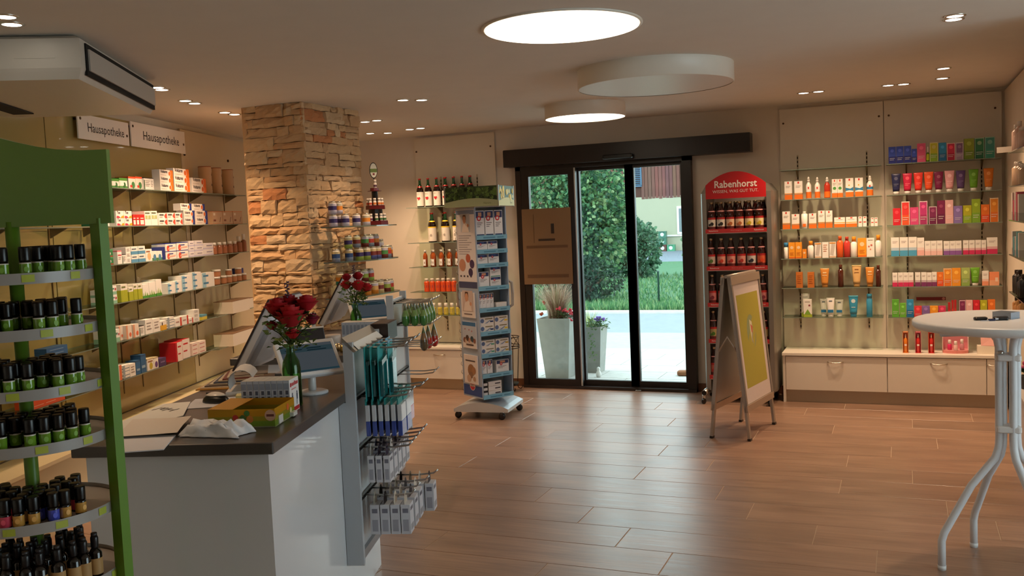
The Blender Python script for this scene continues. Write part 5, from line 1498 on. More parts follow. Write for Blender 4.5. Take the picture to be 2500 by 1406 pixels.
# row of slim cartons in a display tray
for i in range(8):
    u, w = 3.25, 1.131 + i * .0222
    b = MB()
    b.box(-.05, .05, -.0106, .0106, 0, .12, C('#b9c0cc'), 'paper', top=C('#d6d2ca'))
    for z in (.03, .05, .07):
        b.poly([(-.0508, -.007, z), (-.0508, -.007, z + .014), (-.0508, .003, z + .014), (-.0508, .003, z)], C('#4a5264'))
    b.poly([(-.0508, -.009, .088), (-.0508, -.009, .11), (-.0508, .009, .11), (-.0508, .009, .088)], C('#8f9aae'))
    if i == 0:
        b.box(-.05, .05, -.0115, -.0107, 0, .12, C('#e8e6e6'), 'paper')
        b.X = Matrix.Translation((0, -.0118, 0))
        b.rect(-.047, .047, .003, .017, -.0004, C('#c02a30'))
        for x0, x1, z0, z1 in ((-.042, -.029, .093, .108), (-.026, -.016, .095, .106), (-.013, -.002, .095, .106), (.002, .013, .095, .110), (.016, .028, .095, .106), (.031, .042, .095, .106)):
            b.rect(x0, x1, z0, z1, -.0004, C('#c02a30'))
        b.rect(-.03, .02, .081, .086, -.0004, C('#c98a8a'))
        for x in (-.023, .027):
            b.disc(x, .066, .005, -.0006, C('#3a4658')); b.poly([(x - .006, -.0006, .04), (x + .006, -.0006, .04), (x + .007, -.0006, .061), (x - .007, -.0006, .061)], C('#465468'))
            b.poly([(x - .008, -.0006, .022), (x - .003, -.0006, .022), (x + .002, -.0006, .042), (x - .003, -.0006, .042)], C('#3a4658'))
    loc_obj(b, 'slim_carton', 'white faced end carton of the slim row on the counter' if i == 0 else 'slim grey blue carton in the counter row', 'carton', u, w, .90, 0, 'slim cartons on the near counter')
# computer mouse on a sheet
b = MB(); b.box(-.10, .10, -.11, .11, 0, .0015, C('#cfcdd2'), 'paper'); loc_obj(b, 'mouse_mat', 'pale sheet under the computer mouse', 'mat', 3.45, 1.49, .9005, .2)
t = tag(empty('computer_mouse', uw(3.45, 1.50, .9022), RS + math.radians(70)), 'black computer mouse with white shell on the counter', 'mouse')
def halfegg(z0, z1, sx, sy, col, m, p0, p1, n=16):
    b = MB(); rg = []
    for q in range(7):
        a = p0 + (p1 - p0) * q / 6
        rg.append([(sx * math.cos(a) * math.cos(2 * math.pi * j / n), sy * math.cos(a) * math.sin(2 * math.pi * j / n), z0 + (z1 - z0) * math.sin(a)) for j in range(n)])
    b.rings(rg, col, m); return b
halfegg(0, .034, .062, .036, BLACK, 'plastic', 0, math.pi / 2 * .62).build('base', t)
halfegg(0.003, .04, .06, .035, C('#d8d0c8'), 'plastic', math.pi / 2 * .45, math.pi / 2 * .98).build('shell', t)
b = MB(); b.box(.03, .045, -.004, .004, .030, .036, DARK, 'plastic'); b.build('scroll_wheel', t)
b = MB(); b.box(-.04, .04, -.04, .04, 0, .012, C('#d8c98a'), 'paper'); loc_obj(b, 'note_pad', 'small yellow note pad behind the sweets box', 'note pad', 3.56, 1.42, .90, .3)
# fan of magazines
for i in range(9):
    cc = [C('#c98f3a'), C('#d8c9a8'), C('#6a5a50'), C('#b8a58a'), C('#3a3f52'), C('#c9b08a'), C('#7a3a30'), C('#d2c4ae'), C('#8a7a6a')][i]
    b = MB(); b.box(-.10, .14, -.075, .075, 0, .005, cc, 'paper', top=C('#cdbda5') if i % 2 else cc)
    loc_obj(b, 'magazine', f'magazine number {i + 1} from the bottom of the slipped pile' if False else ['ochre', 'cream', 'taupe', 'sand', 'navy', 'tan', 'russet', 'ivory', 'brown'][i] + ' edged magazine in the slipped pile by the monitor', 'magazine', 3.83 + i * .012, 1.64 - i * .012, .9005 + i * .0052, .1 + .03 * i, 'slipped pile of magazines')
# leaning staff monitors
def monitor(u, label, dw=0.0):
    t = tag(empty('staff_monitor', uw(0, dw), RS), label, 'monitor')
    A, B = Vector((0, 1.605, .952)), Vector((0, 1.43, 1.25))
    d = (B - A).normalized()
    nrm = Vector((0, d.z, -d.y))      # toward the staff side
    b = MB()
    def slab(u0, u1, a0, a1, t0, t1, col, m):
        k = b.pts([(x, *(A + d * a + nrm * tt)[1:]) for tt in (t0, t1) for x, a in ((u0, a0), (u1, a0), (u1, a1), (u0, a1))])
        for q in ((0, 1, 2, 3), (7, 6, 5, 4), (0, 4, 5, 1), (1, 5, 6, 2), (2, 6, 7, 3), (3, 7, 4, 0)):
            b.face([k + j for j in q], col, m)
    L = (B - A).length
    slab(u, u + .42, 0, L, -.028, 0, C('#c9cbd2'), 'plastic'); slab(u + .05, u + .37, L * .12, L * .75, -.05, -.028, C('#bfc1c9'), 'plastic'); b.build('back_shell', t)
    b = MB(); slab(u - .002, u + .422, -.004, L + .004, 0, .009, C('#26120f'), 'plastic'); b.build('bezel', t)
    b = MB(); slab(u + .02, u + .40, .02, L - .02, .009, .0105, C('#1c2430'), 'gloss'); b.build('screen', t)
    b = MB(); b.tube([(u + .25, 1.47, 1.10), (u + .25, 1.40, 1.0), (u + .25, 1.40, .91)], .02, C('#b9bbc2'), 'plastic', 10); b.box(u + .15, u + .33, 1.30, 1.48, .9, .912, C('#b9bbc2'), 'plastic'); b.build('stand', t)
monitor(3.90, 'large leaning staff monitor seen from its pale back, near counter')
monitor(5.76, 'large leaning staff monitor seen from its pale back, far counter', .19)
# small customer display
def customer_display(u, w, label, ang):
    t = tag(empty('customer_display', uw(u, w, .90), RS + ang), label, 'screen')
    b = MB(); b.lathe([(.062, 0), (.062, .008), (.05, .013)], C('#dcdcde'), 'plastic', 28); b.build('base', t)
    b = MB(); b.tube([(0, 0, .01), (0, .0, .06), (0, .035, .10), (0, .05, .13)], .016, C('#d6d4d2'), 'plastic', 10); b.build('arm', t)
    X = Matrix.Translation((0, .022, .135)) @ Matrix.Rotation(math.radians(-42), 4, 'X')
    b = MB(); b.X = X; b.rbox(-.125, .125, -.012, .012, -.085, .085, .008, C('#dcdcde'), 'plastic'); b.build('frame', t)
    b = MB(); b.X = X; b.rect(-.108, .108, -.068, .066, -.0128, C('#8e99a2'), 'screen'); b.rect(-.108, .108, .028, .052, -.0132, C('#64848f'), 'screen'); b.rect(-.108, .108, -.066, -.058, -.0132, C('#4f7c8c'), 'screen')
    for x0, x1, z in ((-.09, -.02, .038), (.0, .06, .042), (.0, .08, .032)):
        b.rect(x0, x1, z, z + .004, -.0136, C('#24404e'), 'screen')
    b.build('screen', t)
customer_display(3.60, 1.165, 'small tilted white customer screen on the near counter', math.radians(-52))
customer_display(5.68, 1.44, 'small tilted white customer screen on the far counter', math.radians(-60))
# white curled paper roll
b = MB()
rg = []
for q in range(9):
    a = math.radians(-30 + 24 * q)
    rg.append([(x, .05 * math.cos(a), .055 + .05 * math.sin(a)) for x in (-.09, .05, .09)])
b.rings([[p for p in r] for r in rg], C('#dedad6'), 'paper', False, False, closed=False)
b.rings([[(x, y * .97, z - .001) for x, y, z in r][::-1] for r in rg], C('#dedad6'), 'paper', False, False, closed=False)
b.box(-.09, .09, -.06, .06, 0, .02, C('#dedad6'), 'plastic')
loc_obj(b, 'receipt_tray', 'white curved receipt tray before the leaning monitor', 'tray', 3.66, 1.47, .90, .25)

# ---- flowers
def rose(b, c, r, col, seed):
    q = random.Random(seed)
    for layer, (cnt, rad, hgt, op) in enumerate(((3, .35, .9, .1), (4, .6, .85, .35), (5, .85, .7, .7), (6, 1.0, .5, 1.0))):
        for k in range(cnt):
            a = 2 * math.pi * k / cnt + q.uniform(-.3, .3) + layer * .5
            wd = 2 * math.pi / cnt * .72
            g = []
            for i in range(4):
                v = i / 3
                rowp = []
                for j in range(5):
                    uu = (j / 4 - .5) * 2 * wd * (.55 + .45 * math.sin(math.pi * min(1, .25 + v * .6)))
                    rr_ = r * rad * (.35 + .65 * math.sin(math.pi / 2 * min(1, v * 1.1))) * (1 + op * .22 * max(0, v - .6) * 2)
                    zz = r * (-.55 + v * (.55 + hgt) - op * .35 * max(0, v - .65) * 2) + q.uniform(-.03, .03) * r
                    rowp.append((c[0] + rr_ * math.cos(a + uu), c[1] + rr_ * math.sin(a + uu), c[2] + zz))
                g.append(rowp)
            kk = b.pts([p for rp in g for p in rp])
            cc = tuple(v * q.uniform(.75, 1.15) for v in col)
            for i in range(3):
                for j in range(4):
                    b.face((kk + i * 5 + j, kk + i * 5 + j + 1, kk + (i + 1) * 5 + j + 1, kk + (i + 1) * 5 + j), cc, 'petal', True)
def leaflet(b, c, d, ln, wd, col):
    d = Vector(d).normalized(); s_ = d.cross(Vector((0, 0, 1)))
    s_ = s_.normalized() if s_.length > .01 else Vector((1, 0, 0))
    c = Vector(c)
    up = s_.cross(d) * wd * .25
    b.poly([c, c + d * ln * .5 + s_ * wd / 2 + up, c + d * ln, c + d * ln * .5 - s_ * wd / 2 + up], col, 'leaf')
def bouquet(u, w, label_v, label_f, roses, seed, hv=.225, z=.90):
    q = random.Random(seed)
    t = tag(empty('glass_vase', uw(u, w, z), RS), label_v, 'vase')
    b = MB()
    GG = (.52, .76, .44)
    b.lathe([(.030, 0), (.034, .004), (.034, hv * .62), (.030, hv * .74), (.016, hv * .86), (.014, hv), (.0155, hv + .004)], GG, 'glass', 20, cap1=False)
    b.lathe([(.030, .004), (.0315, .008), (.0315, hv * .62), (.014, hv * .86)], (.42, .66, .36), 'glass', 20, cap0=True, cap1=False)
    b.build('bottle', t)
    b = MB(); b.lathe([(.0302, .006), (.0302, hv * .45)], (.55, .72, .5), 'glass', 20); b.build('water', t)
    f = tag(empty('rose_bouquet', uw(u, w, z), RS), label_f, 'bouquet')
    b = MB()
    for (dx, dy, dz, r, col) in roses:
        b.tube([(q.uniform(-.01, .01), q.uniform(-.01, .01), .02), (q.uniform(-.004, .004), 0, hv), (dx * .6, dy * .6, (hv + dz) / 2 + .01), (dx, dy, dz - r * .5)], .0022, C('#3a5528'), 'leaf', 5)
    b.build('stems', f)
    for i, (dx, dy, dz, r, col) in enumerate(roses):
        b = MB(); rose(b, (dx, dy, dz), r, col, seed * 10 + i); b.build('rose', f)
    b = MB()
    for k in range(170):
        a = q.uniform(0, 2 * math.pi); rd = q.uniform(.01, .085); zz = q.uniform(hv - .01, hv + .13)
        c = (rd * math.cos(a), rd * math.sin(a), zz)
        leaflet(b, c, (math.cos(a + q.uniform(-1, 1)), math.sin(a + q.uniform(-1, 1)), q.uniform(-.4, .8)), q.uniform(.02, .036), q.uniform(.018, .03), q.choice((C('#5a7a38'), C('#4a6a30'), C('#7d9448'), C('#39552a'))))
    o = b.build('foliage', f); o['kind'] = 'stuff'
    b = MB()
    for k in range(16):
        zz = hv + .16 + k * .005
        a = k * 2.4
        b.ball((.006 * math.cos(a) + .004, .006 * math.sin(a), zz), .0045, C('#5a3a5a'), 'petal', 6, 4)
    b.tube([(.004, 0, hv), (.004, 0, hv + .24)], .0015, C('#4a5a35'), 'leaf', 4)
    b.build('lavender_sprig', f)
    return t
DRD, BRD = C('#a01220'), C('#b81a22')
bouquet(3.352, 1.16, 'green glass bottle vase on the near counter', 'bunch of dark red roses on the near counter',
        [(0, .038, .362, .047, BRD), (-.03, -.018, .330, .056, BRD), (.01, -.068, .375, .040, BRD), (.02, .0, .382, .036, DRD), (.0, -.09, .318, .026, C('#8a1630')), (-.01, .06, .300, .022, DRD), (-.035, -.025, .270, .026, BRD), (.03, -.035, .352, .04, DRD)], 2)
bouquet(5.50, 1.485, 'small green glass vase on the far counter', 'bunch of bright red roses on the far counter',
        [(0, .05, .305, .036, BRD), (-.02, -.03, .30, .042, BRD), (0, -.075, .285, .036, BRD), (.02, -.02, .355, .032, DRD), (.02, .05, .35, .03, DRD)], 5, .19)
# ---- far counter: carton row and small things
for i in range(9):
    b = MB(); b.box(-.05, .05, -.0106, .0106, 0, .10, C('#b9bfca'), 'paper', top=C('#d0ccc6'))
    b.poly([(-.0508, -.008, .03), (-.0508, -.008, .085), (-.0508, .006, .085), (-.0508, .006, .03)], C('#8a92a2'))
    loc_obj(b, 'slim_carton', 'slim grey blue carton in the far counter row', 'carton', 5.37, 1.335 + i * .0225, .90, 0, 'slim cartons on the far counter')
t = tag(empty('hand_stamp', uw(5.28, 1.68, .90), RS), 'black knobbed hand stamp on the far counter', 'stamp')
b = MB(); b.lathe([(.03, 0), (.03, .05), (.012, .07), (.012, .10)], C('#c9c4c0'), 'plastic', 16); b.build('base', t)
b = MB(); b.lathe([(.012, .10), (.022, .115), (.022, .16), (.014, .17)], BLACK, 'plastic', 16); b.build('knob', t)
b = MB(); X = Matrix.Rotation(math.radians(-35), 4, 'X'); b.X = X; b.rbox(-.08, .08, -.012, .012, 0, .15, .006, C('#1b1d24'), 'plastic'); b.box(-.082, .082, -.014, .016, .146, .156, C('#d8cfc2'), 'plastic')
loc_obj(b, 'card_folder', 'dark standing folder with pale top edge between the counters', 'folder', 4.74, 1.52, .90, math.radians(-60))
for i, (u, w, cc) in enumerate(((4.80, 1.37, C('#b89a55')), (4.86, 1.42, C('#c9b48a')), (4.82, 1.47, C('#8a6a3a')))):
    b = MB(); b.lathe([(.022, 0), (.026, .01), (.02, .03), (.008, .038)], cc, 'metal', 10); loc_obj(b, 'gold_sweet', 'gold wrapped sweet behind the hook rack', 'sweet', u, w, .90, 0, 'gold wrapped sweets')
b = MB(); b.lathe([(.035, 0), (.042, .06), (.042, .075)], C('#c9bdb2'), 'plastic', 18); loc_obj(b, 'cup', 'pale cup standing behind the hook rack', 'cup', 4.95, 1.47, .90)
# ================================================================ BROCHURE TOWER
TC = (-3.105, 6.82)
t = tag(empty('brochure_tower', (TC[0], TC[1], 0)), 'rotating grey brochure tower on a wheeled silver base', 'display stand')
SILV = C('#b4b6ba')
b = MB()   # arched wheeled base
bw, bd = .225, .215
for i in range(12):
    a0, a1 = i / 12, (i + 1) / 12
    za, zb = .085 + .05 * math.sin(math.pi * a0) ** .8, .085 + .05 * math.sin(math.pi * a1) ** .8
    xa, xb = -bw + 2 * bw * a0, -bw + 2 * bw * a1
    b.poly([(xa, -bd, za), (xb, -bd, zb), (xb, bd, zb), (xa, bd, za)], SILV, 'brushed')
    b.poly([(xa, -bd, .06), (xb, -bd, .06), (xb, -bd, zb), (xa, -bd, za)], C('#c2bfba'), 'satin')
    b.poly([(xa, bd, za), (xb, bd, zb), (xb, bd, .06), (xa, bd, .06)], C('#c2bfba'), 'satin')
b.poly([(-bw, -bd, .06), (-bw, bd, .06), (bw, bd, .06), (bw, -bd, .06)], C('#8a8a8c'), 'satin')
for s_ in (-1, 1):
    q = [(s_ * bw, -bd, .06), (s_ * bw, bd, .06), (s_ * bw, bd, .085), (s_ * bw, -bd, .085)]
    b.poly(q if s_ > 0 else q[::-1], C('#c2bfba'), 'satin')
o = b.build('base', t); o.rotation_euler = (0, 0, math.radians(6))
for sx in (-.19, .19):
    for sy in (-.18, .18):
        b = MB(); b.X = Matrix.Translation((sx, sy, .028)) @ Matrix.Rotation(math.radians(20), 4, 'Z') @ Matrix.Rotation(math.pi / 2, 4, 'X')
        b.lathe([(.012, -.014), (.027, -.012), (.027, .012), (.012, .014)], DARK, 'plastic', 16)
        b.X = Matrix.Translation((sx, sy, 0)); b.box(-.012, .012, -.012, .012, .03, .062, C('#3a3632'), 'plastic')
        c = b.build('caster', t)
b = MB(); b.tube([(0, 0, .12), (0, 0, .18)], .022, C('#8f9196'), 'metal', 14); b.build('spindle', t)
RT = math.radians(57)          # shelf face looks this way round from the door axis
tw = empty('shelf_drum'); tw.parent = t; tw.rotation_euler = (0, 0, RT)
hw = .145
ZB, ZT = .168, 1.665
# local: shelf face is y = -hw, poster face is x = -hw
b = MB()
b.box(-hw, -hw + .008, -hw, hw, ZB, ZT, C('#9fb2cc'), 'satin')
b.box(hw - .008, hw, -hw, hw, ZB, ZT, C('#9fb2cc'), 'satin')
b.box(-hw + .008, hw - .008, hw - .008, hw, ZB, ZT, C('#9fb2cc'), 'satin')
b.box(-hw + .008, hw - .008, -.02, -.012, ZB, ZT, C('#6a655f'), 'satin')
b.box(-hw, hw, -hw, hw, ZB - .008, ZB, C('#9fb2cc'), 'satin'); b.box(-hw, hw, -hw, hw, ZT, ZT + .006, C('#b5b2ac'), 'satin')
b.build('drum', tw)
YS = [(575, 1.435), (609, 1.325), (640, 1.215), (695, 1.035), (748, .865), (806, .68), (860, .505), (911, .345), (960, .178)]
SZ = [z for _, z in YS]
for i, z in enumerate(SZ):
    b = MB(); b.box(-hw + .009, hw - .009, -hw - .004, -.02, z - .003, z, C('#7fb4cc'), 'satin'); b.box(-hw + .002, hw - .002, -hw - .008, -hw - .004, z - .022, z + .012, C('#79b2d0'), 'satin')
    b.rect(-.08, .03, z - .012, z - .002, -hw - .0086, C('#4f8aac')); b.rect(.05, .11, z - .012, z - .002, -hw - .0086, C('#4f8aac'))
    o = b.build('shelf', tw)
b = MB(); b.tube([(hw, -hw + .02, .86), (hw + .035, -hw + .01, .88), (hw + .04, -hw + .01, .97), (hw + .035, -hw + .01, 1.06), (hw, -hw + .02, 1.08)], .012, C('#a59a8e'), 'plastic', 8); b.build('grip', tw)
b = MB(); b.tube([(-hw + .02, hw, .86), (-hw + .01, hw + .035, .88), (-hw + .01, hw + .04, .97), (-hw + .01, hw + .035, 1.06), (-hw + .02, hw, 1.08)], .012, C('#a59a8e'), 'plastic', 8); b.build('grip', tw)
def drum_obj(b, name, label, cat, x, y, z, group=None):
    c, s_ = math.cos(RT), math.sin(RT)
    return tag(b.build(name, None, (TC[0] + c * x - s_ * y, TC[1] + s_ * x + c * y, z), RT), label, cat, group)
SKN, NV2 = C('#c9967a'), C('#24386a')
def emsbox(w, h, d, foot=NV2, red=True):
    b = MB()
    b.box(-w / 2, w / 2, 0, d, 0, h, C('#e6e6ea'), 'paper')
    e = -.0006
    b.rect(-w * .46, w * .46, h * .72, h * .97, e, NV2); b.rect(-w * .2, w * .2, h * .78, h * .93, e - .0003, SKN if h > .1 else C('#3a5a9a'))
    b.disc(-w * .12, h * .70, min(w * .26, h * .12), e - .0006, C('#c02a38')); b.disc(-w * .12, h * .70, min(w * .15, h * .05), e - .0008, C('#e6dada'))
    for k in range(3):
        b.rect(-w * .36, w * (.3 - .15 * k), h * (.52 - .07 * k), h * (.545 - .07 * k), e, C('#6a6a72'))
    b.rect(-w * .44, w * .44, h * .02, h * .10, e, foot)
    return b
yy = -hw - .0
for k, x in enumerate((-.094, -.008, .078)):
    drum_obj(emsbox(.078, .205, .07), 'device_carton', 'tall white and navy nasal device carton on the top tower shelf', 'carton', x, -hw + .01, SZ[0], 'device cartons on the tower')
drum_obj(emsbox(.10, .075, .08), 'carton', 'low white navy carton at the tower side, second shelf', 'carton', -.085, -hw + .012, SZ[1]); drum_obj(emsbox(.09, .075, .08), 'carton', 'low white navy carton beside its twin, second tower shelf', 'carton', .015, -hw + .012, SZ[1])
drum_obj(emsbox(.095, .082, .08, TEA), 'carton', 'square white carton with teal foot, third tower shelf', 'carton', -.085, -hw + .012, SZ[2], 'square cartons'); drum_obj(emsbox(.1, .085, .08, TEA), 'carton', 'larger square white carton with teal foot, third tower shelf', 'carton', .02, -hw + .012, SZ[2])
drum_obj(emsbox(.095, .125, .08, TEA), 'carton', 'single upright white carton with teal foot, fourth tower shelf', 'carton', -.08, -hw + .012, SZ[3])
for k in range(2):
    drum_obj(emsbox(.10, .08, .08, TEA), 'carton', ('lower' if k == 0 else 'upper') + ' carton of the two piled on the fourth tower shelf', 'carton', .03, -hw + .012, SZ[3] + k * .081)
for k, x in enumerate((-.12, -.085, -.05, -.015)):
    drum_obj(emsbox(.033, .125, .07, DARK if k < 2 else C('#c9a0a0')), 'slim_carton', 'slim navy topped carton on the fifth tower shelf' if k < 2 else 'slim rose topped carton on the fifth tower shelf', 'carton', x, -hw + .012, SZ[4], 'slim cartons on the fifth tower shelf')
b = MB(); b.box(-.05, .05, 0, .07, 0, .045, C('#e6e2e0'), 'paper'); drum_obj(b, 'carton', 'flat blank white carton on the fifth tower shelf', 'carton', .075, -hw + .012, SZ[4])
def salt(w, h, cc):
    b = MB(); b.box(-w / 2, w / 2, 0, .08, 0, h, C('#e4dfda'), 'paper')
    b.disc(-w * .36, h * .55, h * .28, -.0006, C('#5a6f9a')); b.poly([(-w * .2, -.0006, h * .2), (w * .2, -.0006, h * .6), (w * .3, -.0006, h * .6), (-.0, -.0006, h * .2)], C('#8a9ab5')); b.rect(w * .22, w * .46, h * .3, h * .5, -.0007, cc); b.rect(-w * .15, w * .4, h * .72, h * .84, -.0007, C('#7a6a3a'))
    return b
for sh, z, cl in ((5, SZ[5], ((NV2, .085), (YEL, .085))), (6, SZ[6], ((C('#5aa58a'), .08), (C('#c9a23a'), .08)))):
    for k, (cc, hh) in enumerate(cl):
        for lv in range(2):
            drum_obj(salt(.125, hh * .72, cc), 'rinse_carton', f'{("lower", "upper")[lv]} rinsing salt carton with {("navy", "yellow", "mint", "gold")[k + 2 * (sh - 5)]} patch on the tower', 'carton', -.068 + k * .135, -hw + .012, z + lv * hh * .725)
for k, x in enumerate((-.115, -.06)):
    drum_obj(emsbox(.048, .12, .06, DARK), 'slim_carton', 'upright spray carton with navy head, eighth tower shelf', 'carton', x, -hw + .012, SZ[7], 'spray cartons on the tower')
drum_obj(emsbox(.12, .105, .07, DARK), 'carton', 'wide white carton with navy head, eighth tower shelf', 'carton', .06, -hw + .012, SZ[7])
for k in range(3):
    b = MB(); b.box(-.022, .022, 0, .06, 0, .036, C('#1c1b22'), 'paper'); b.rect(-.018, .018, .008, .028, -.0006, C('#dcdce0')); drum_obj(b, 'small_carton', f'small black framed carton, {("bottom", "middle", "top")[k]} of the pile on the lowest tower shelf', 'carton', -.11, -hw + .012, SZ[8] + k * .0375)
    b = MB(); b.box(-.062, .062, 0, .06, 0, .036, C('#e2dfe0'), 'paper'); b.rect(-.0, .05, .012, .022, -.0006, C('#4a4650')); drum_obj(b, 'flat_carton', f'long white carton, {("bottom", "middle", "top")[k]} of the pile on the lowest tower shelf', 'carton', -.02, -hw + .012, SZ[8] + k * .0375)
# posters and leaflets on the blue side (local x = -hw, facing -x): draw in a turned frame
PX_ = Matrix.Rotation(-math.pi / 2, 4, 'Z') @ Matrix.Translation((0, -hw, 0))
def person_print(b, cx, cz, s, bg):
    b.rect(cx - .06 * s, cx + .06 * s, cz - .055 * s, cz + .07 * s, -.0022, bg)
    b.poly([(cx - .05 * s, -.0026, cz - .055 * s), (cx + .045 * s, -.0026, cz - .055 * s), (cx + .03 * s, -.0026, cz - .005 * s), (cx + .005 * s, -.0026, cz + .012 * s), (cx - .03 * s, -.0026, cz - .005 * s)], C('#e2d6d0'))
    b.disc(cx - .01 * s, cz + .028 * s, .02 * s, -.003, SKN, rz=.026 * s); b.poly([(cx - .032 * s, -.0028, cz + .03 * s), (cx + .012 * s, -.0028, cz + .03 * s), (cx + .008 * s, -.0028, cz + .062 * s), (cx - .026 * s, -.0028, cz + .062 * s)], C('#5a3a2a'))
    b.disc(cx + .035 * s, cz - .01 * s, .012 * s, -.003, SKN)
b = MB(); b.X = PX_; b.box(-.135, .135, -.0016, 0, 1.085, 1.655, C('#dedbe0'), 'paper'); b.rect(-.135, .135, 1.615, 1.65, -.002, C('#7f93b8')); person_print(b, .0, 1.54, 1.15, C('#b9c0cc'))
for k in range(9):
    b.rect(-.11, .08 - .03 * (k % 3), 1.445 - .018 * k, 1.451 - .018 * k, -.002, C('#9a95a0'))
for cx, cz, r_, cc in ((.02, 1.27, .035, C('#b8604a')), (-.07, 1.215, .05, C('#c08a72')), (.075, 1.225, .035, C('#4a3560')), (.05, 1.16, .033, C('#40305a'))):
    b.disc(cx, cz, r_, -.0024, cc)
for k in range(4):
    b.rect(-.11 + .05 * k, -.085 + .05 * k, 1.12, 1.135, -.002, C('#5a5560'))
b.build('poster', tw)
b = MB(); b.X = PX_; b.box(-.135, .135, -.0016, 0, 1.035, 1.083, C('#3f4870'), 'paper'); b.build('poster_foot', tw)
def flyer(z0, z1, kind, label):
    b = MB(); c, s_ = math.cos(RT), math.sin(RT)
    b.X = Matrix.Rotation(-math.pi / 2, 4, 'Z') @ Matrix.Translation((0, -hw - .002, 0))
    b.box(-.10, .10, -.009, 0, z0, z1, C('#e2dcdc'), 'paper')
    b.X = b.X @ Matrix.Translation((0, -.0085, 0))
    h = z1 - z0
    if kind == 0:
        person_print(b, 0, z0 + h * .62, 1.3, C('#c9b8b4')); b.rect(-.06, .06, z0 + h * .12, z0 + h * .16, -.002, C('#6a5a5a'))
    elif kind == 1:
        b.rect(-.10, .10, z0 + h * .85, z1, -.0015, C('#2f6fa8')); b.rect(-.10, .10, z0 + h * .22, z0 + h * .85, -.0013, C('#b5c2d6'))
        for x, z, r_, cc in ((-.07, .3, .022, C('#7a4a3a')), (-.03, .38, .025, C('#3a2a2a')), (.0, .3, .02, C('#c08a72')), (.04, .36, .024, C('#2f4a5a')), (.075, .3, .02, C('#8a5a4a')), (-.05, .27, .02, C('#d8c0b0')), (.02, .27, .02, C('#e0d4cc'))):
            b.disc(x, z0 + h * z, r_, -.002, cc)
        for x, z in ((-.06, .72), (-.0, .7), (.04, .66)):
            b.disc(x, z0 + h * z, .006, -.002, C('#b03a48'))
        b.rect(-.05, .06, z0 + h * .1, z0 + h * .16, -.002, C('#5a4a4a'))
    else:
        b.rect(-.075, .07, z0 + h * .78, z0 + h * .82, -.002, C('#4a4048'))
        b.disc(.005, z0 + h * .47, .05, -.002, C('#9a7250')); b.disc(.045, z0 + h * .47, .03, -.0022, C('#a87a58')); b.poly([(-.04, -.0023, z0 + h * .2), (.02, -.0023, z0 + h * .2), (.03, -.0023, z0 + h * .4), (-.02, -.0023, z0 + h * .42)], C('#8a6a54'))
        b.disc(-.03, z0 + h * .18, .03, -.0024, C('#c9ab96')); b.disc(.05, z0 + h * .18, .02, -.0024, C('#b5947c'))
    return tag(b.build('leaflet_stack', None, (TC[0], TC[1], 0), RT), label, 'leaflets')
flyer(.80, 1.00, 0, 'leaflet stack with a woman in white on the blue tower side')
flyer(.555, .765, 1, 'leaflet stack with a family under blue sky on the blue tower side')
flyer(.27, .50, 2, 'leaflet stack with a curled brown figure on the blue tower side')
b = MB(); b.X = PX_; b.box(-.135, .135, -.0016, 0, ZB + .005, .255, C('#1f4a94'), 'paper'); b.disc(0, .255, .042, -.0024, C('#e2d8d8')); b.disc(0, .255, .037, -.0028, C('#c02c3c')); b.rect(-.034, .034, .246, .264, -.0032, C('#e2dada')); b.text('EMS', .022, 0, -.0036, .248, C('#3a3048')); b.build('logo_plate', tw)
b = MB()
for k in range(22):
    b.tube([(-hw - .001, -hw, ZB + .03 + k * .067), (-hw - .02, -hw - .012, ZB + .045 + k * .067), (-hw - .001, -hw + .012, ZB + .06 + k * .067)], .002, C('#8a8078'), 'metal', 5)
o = b.build('wire_loops', tw); o.location = (0, 2 * hw - .0, 0); o['kind'] = 'stuff'
# header box on top
h = empty('header_box'); h.parent = t; h.rotation_euler = (0, 0, math.radians(7)); h.location = (.0, 0, 0)
b = MB(); b.tube([(0, 0, ZT), (0, 0, 1.70)], .018, C('#8a8680'), 'metal', 10)
b.box(-.21, .21, -.21, .21, 1.672, 1.676, C('#b5b2a8'), 'satin'); b.build('header_tray', h)
def leafpanel(name, fr, yellow):
    b = MB(); b.X = fr
    b.box(-.22, .22, -.004, 0, 1.672, 1.828, C('#3a4a25') if not yellow else C('#5a7a6a'), 'paper')
    q = random.Random(21 + yellow)
    for k in range(150 if not yellow else 18):
        x, z = q.uniform(-.21, .21), q.uniform(1.735, 1.822)
        if not yellow:
            r_ = q.uniform(.010, .026); a = q.uniform(0, 6.28)
            x = max(-.195, min(.195, x)); z = max(1.74, min(1.806, z))
            pts = [(x + r_ * math.cos(a + g) * (1 if i % 2 else .55), -.0046 - .0001 * (k % 9), z + r_ * math.sin(a + g) * (1 if i % 2 else .55)) for i, g in enumerate([j * math.pi / 5 for j in range(10)])]
            b.poly(pts[::1], q.choice((C('#2f4018'), C('#4a6024'), C('#5f7a33'), C('#22300f'), C('#6d8840'))))
        else:
            b.disc(max(-.19, min(.19, x)), max(1.735, min(1.80, z)), q.uniform(.016, .028), -.0046 - .0002 * k, q.choice((C('#e0c23a'), C('#efd96a'), C('#d8b52a'), C('#e8df9a'))))
    wave = [(-.22 + .44 * k / 12, 1.715 + .022 * math.sin(math.pi * (k / 12) * 1.1 - .3)) for k in range(13)]
    b.poly([(-.22, -.0062, 1.672), (.22, -.0062, 1.672)] + [(x, -.0062, z) for x, z in reversed(wave)], C('#b9bb8a') if not yellow else C('#d8d28a'))
    b.text('Natura', .022, .13, -.0068, 1.69, C('#7a7a4a'))
    b.build(name, h)
leafpanel('leaf_panel', Matrix.Translation((0, -.216, 0)), False)
leafpanel('blossom_panel', Matrix.Rotation(math.pi / 2, 4, 'Z') @ Matrix.Translation((0, -.216, 0)), True)
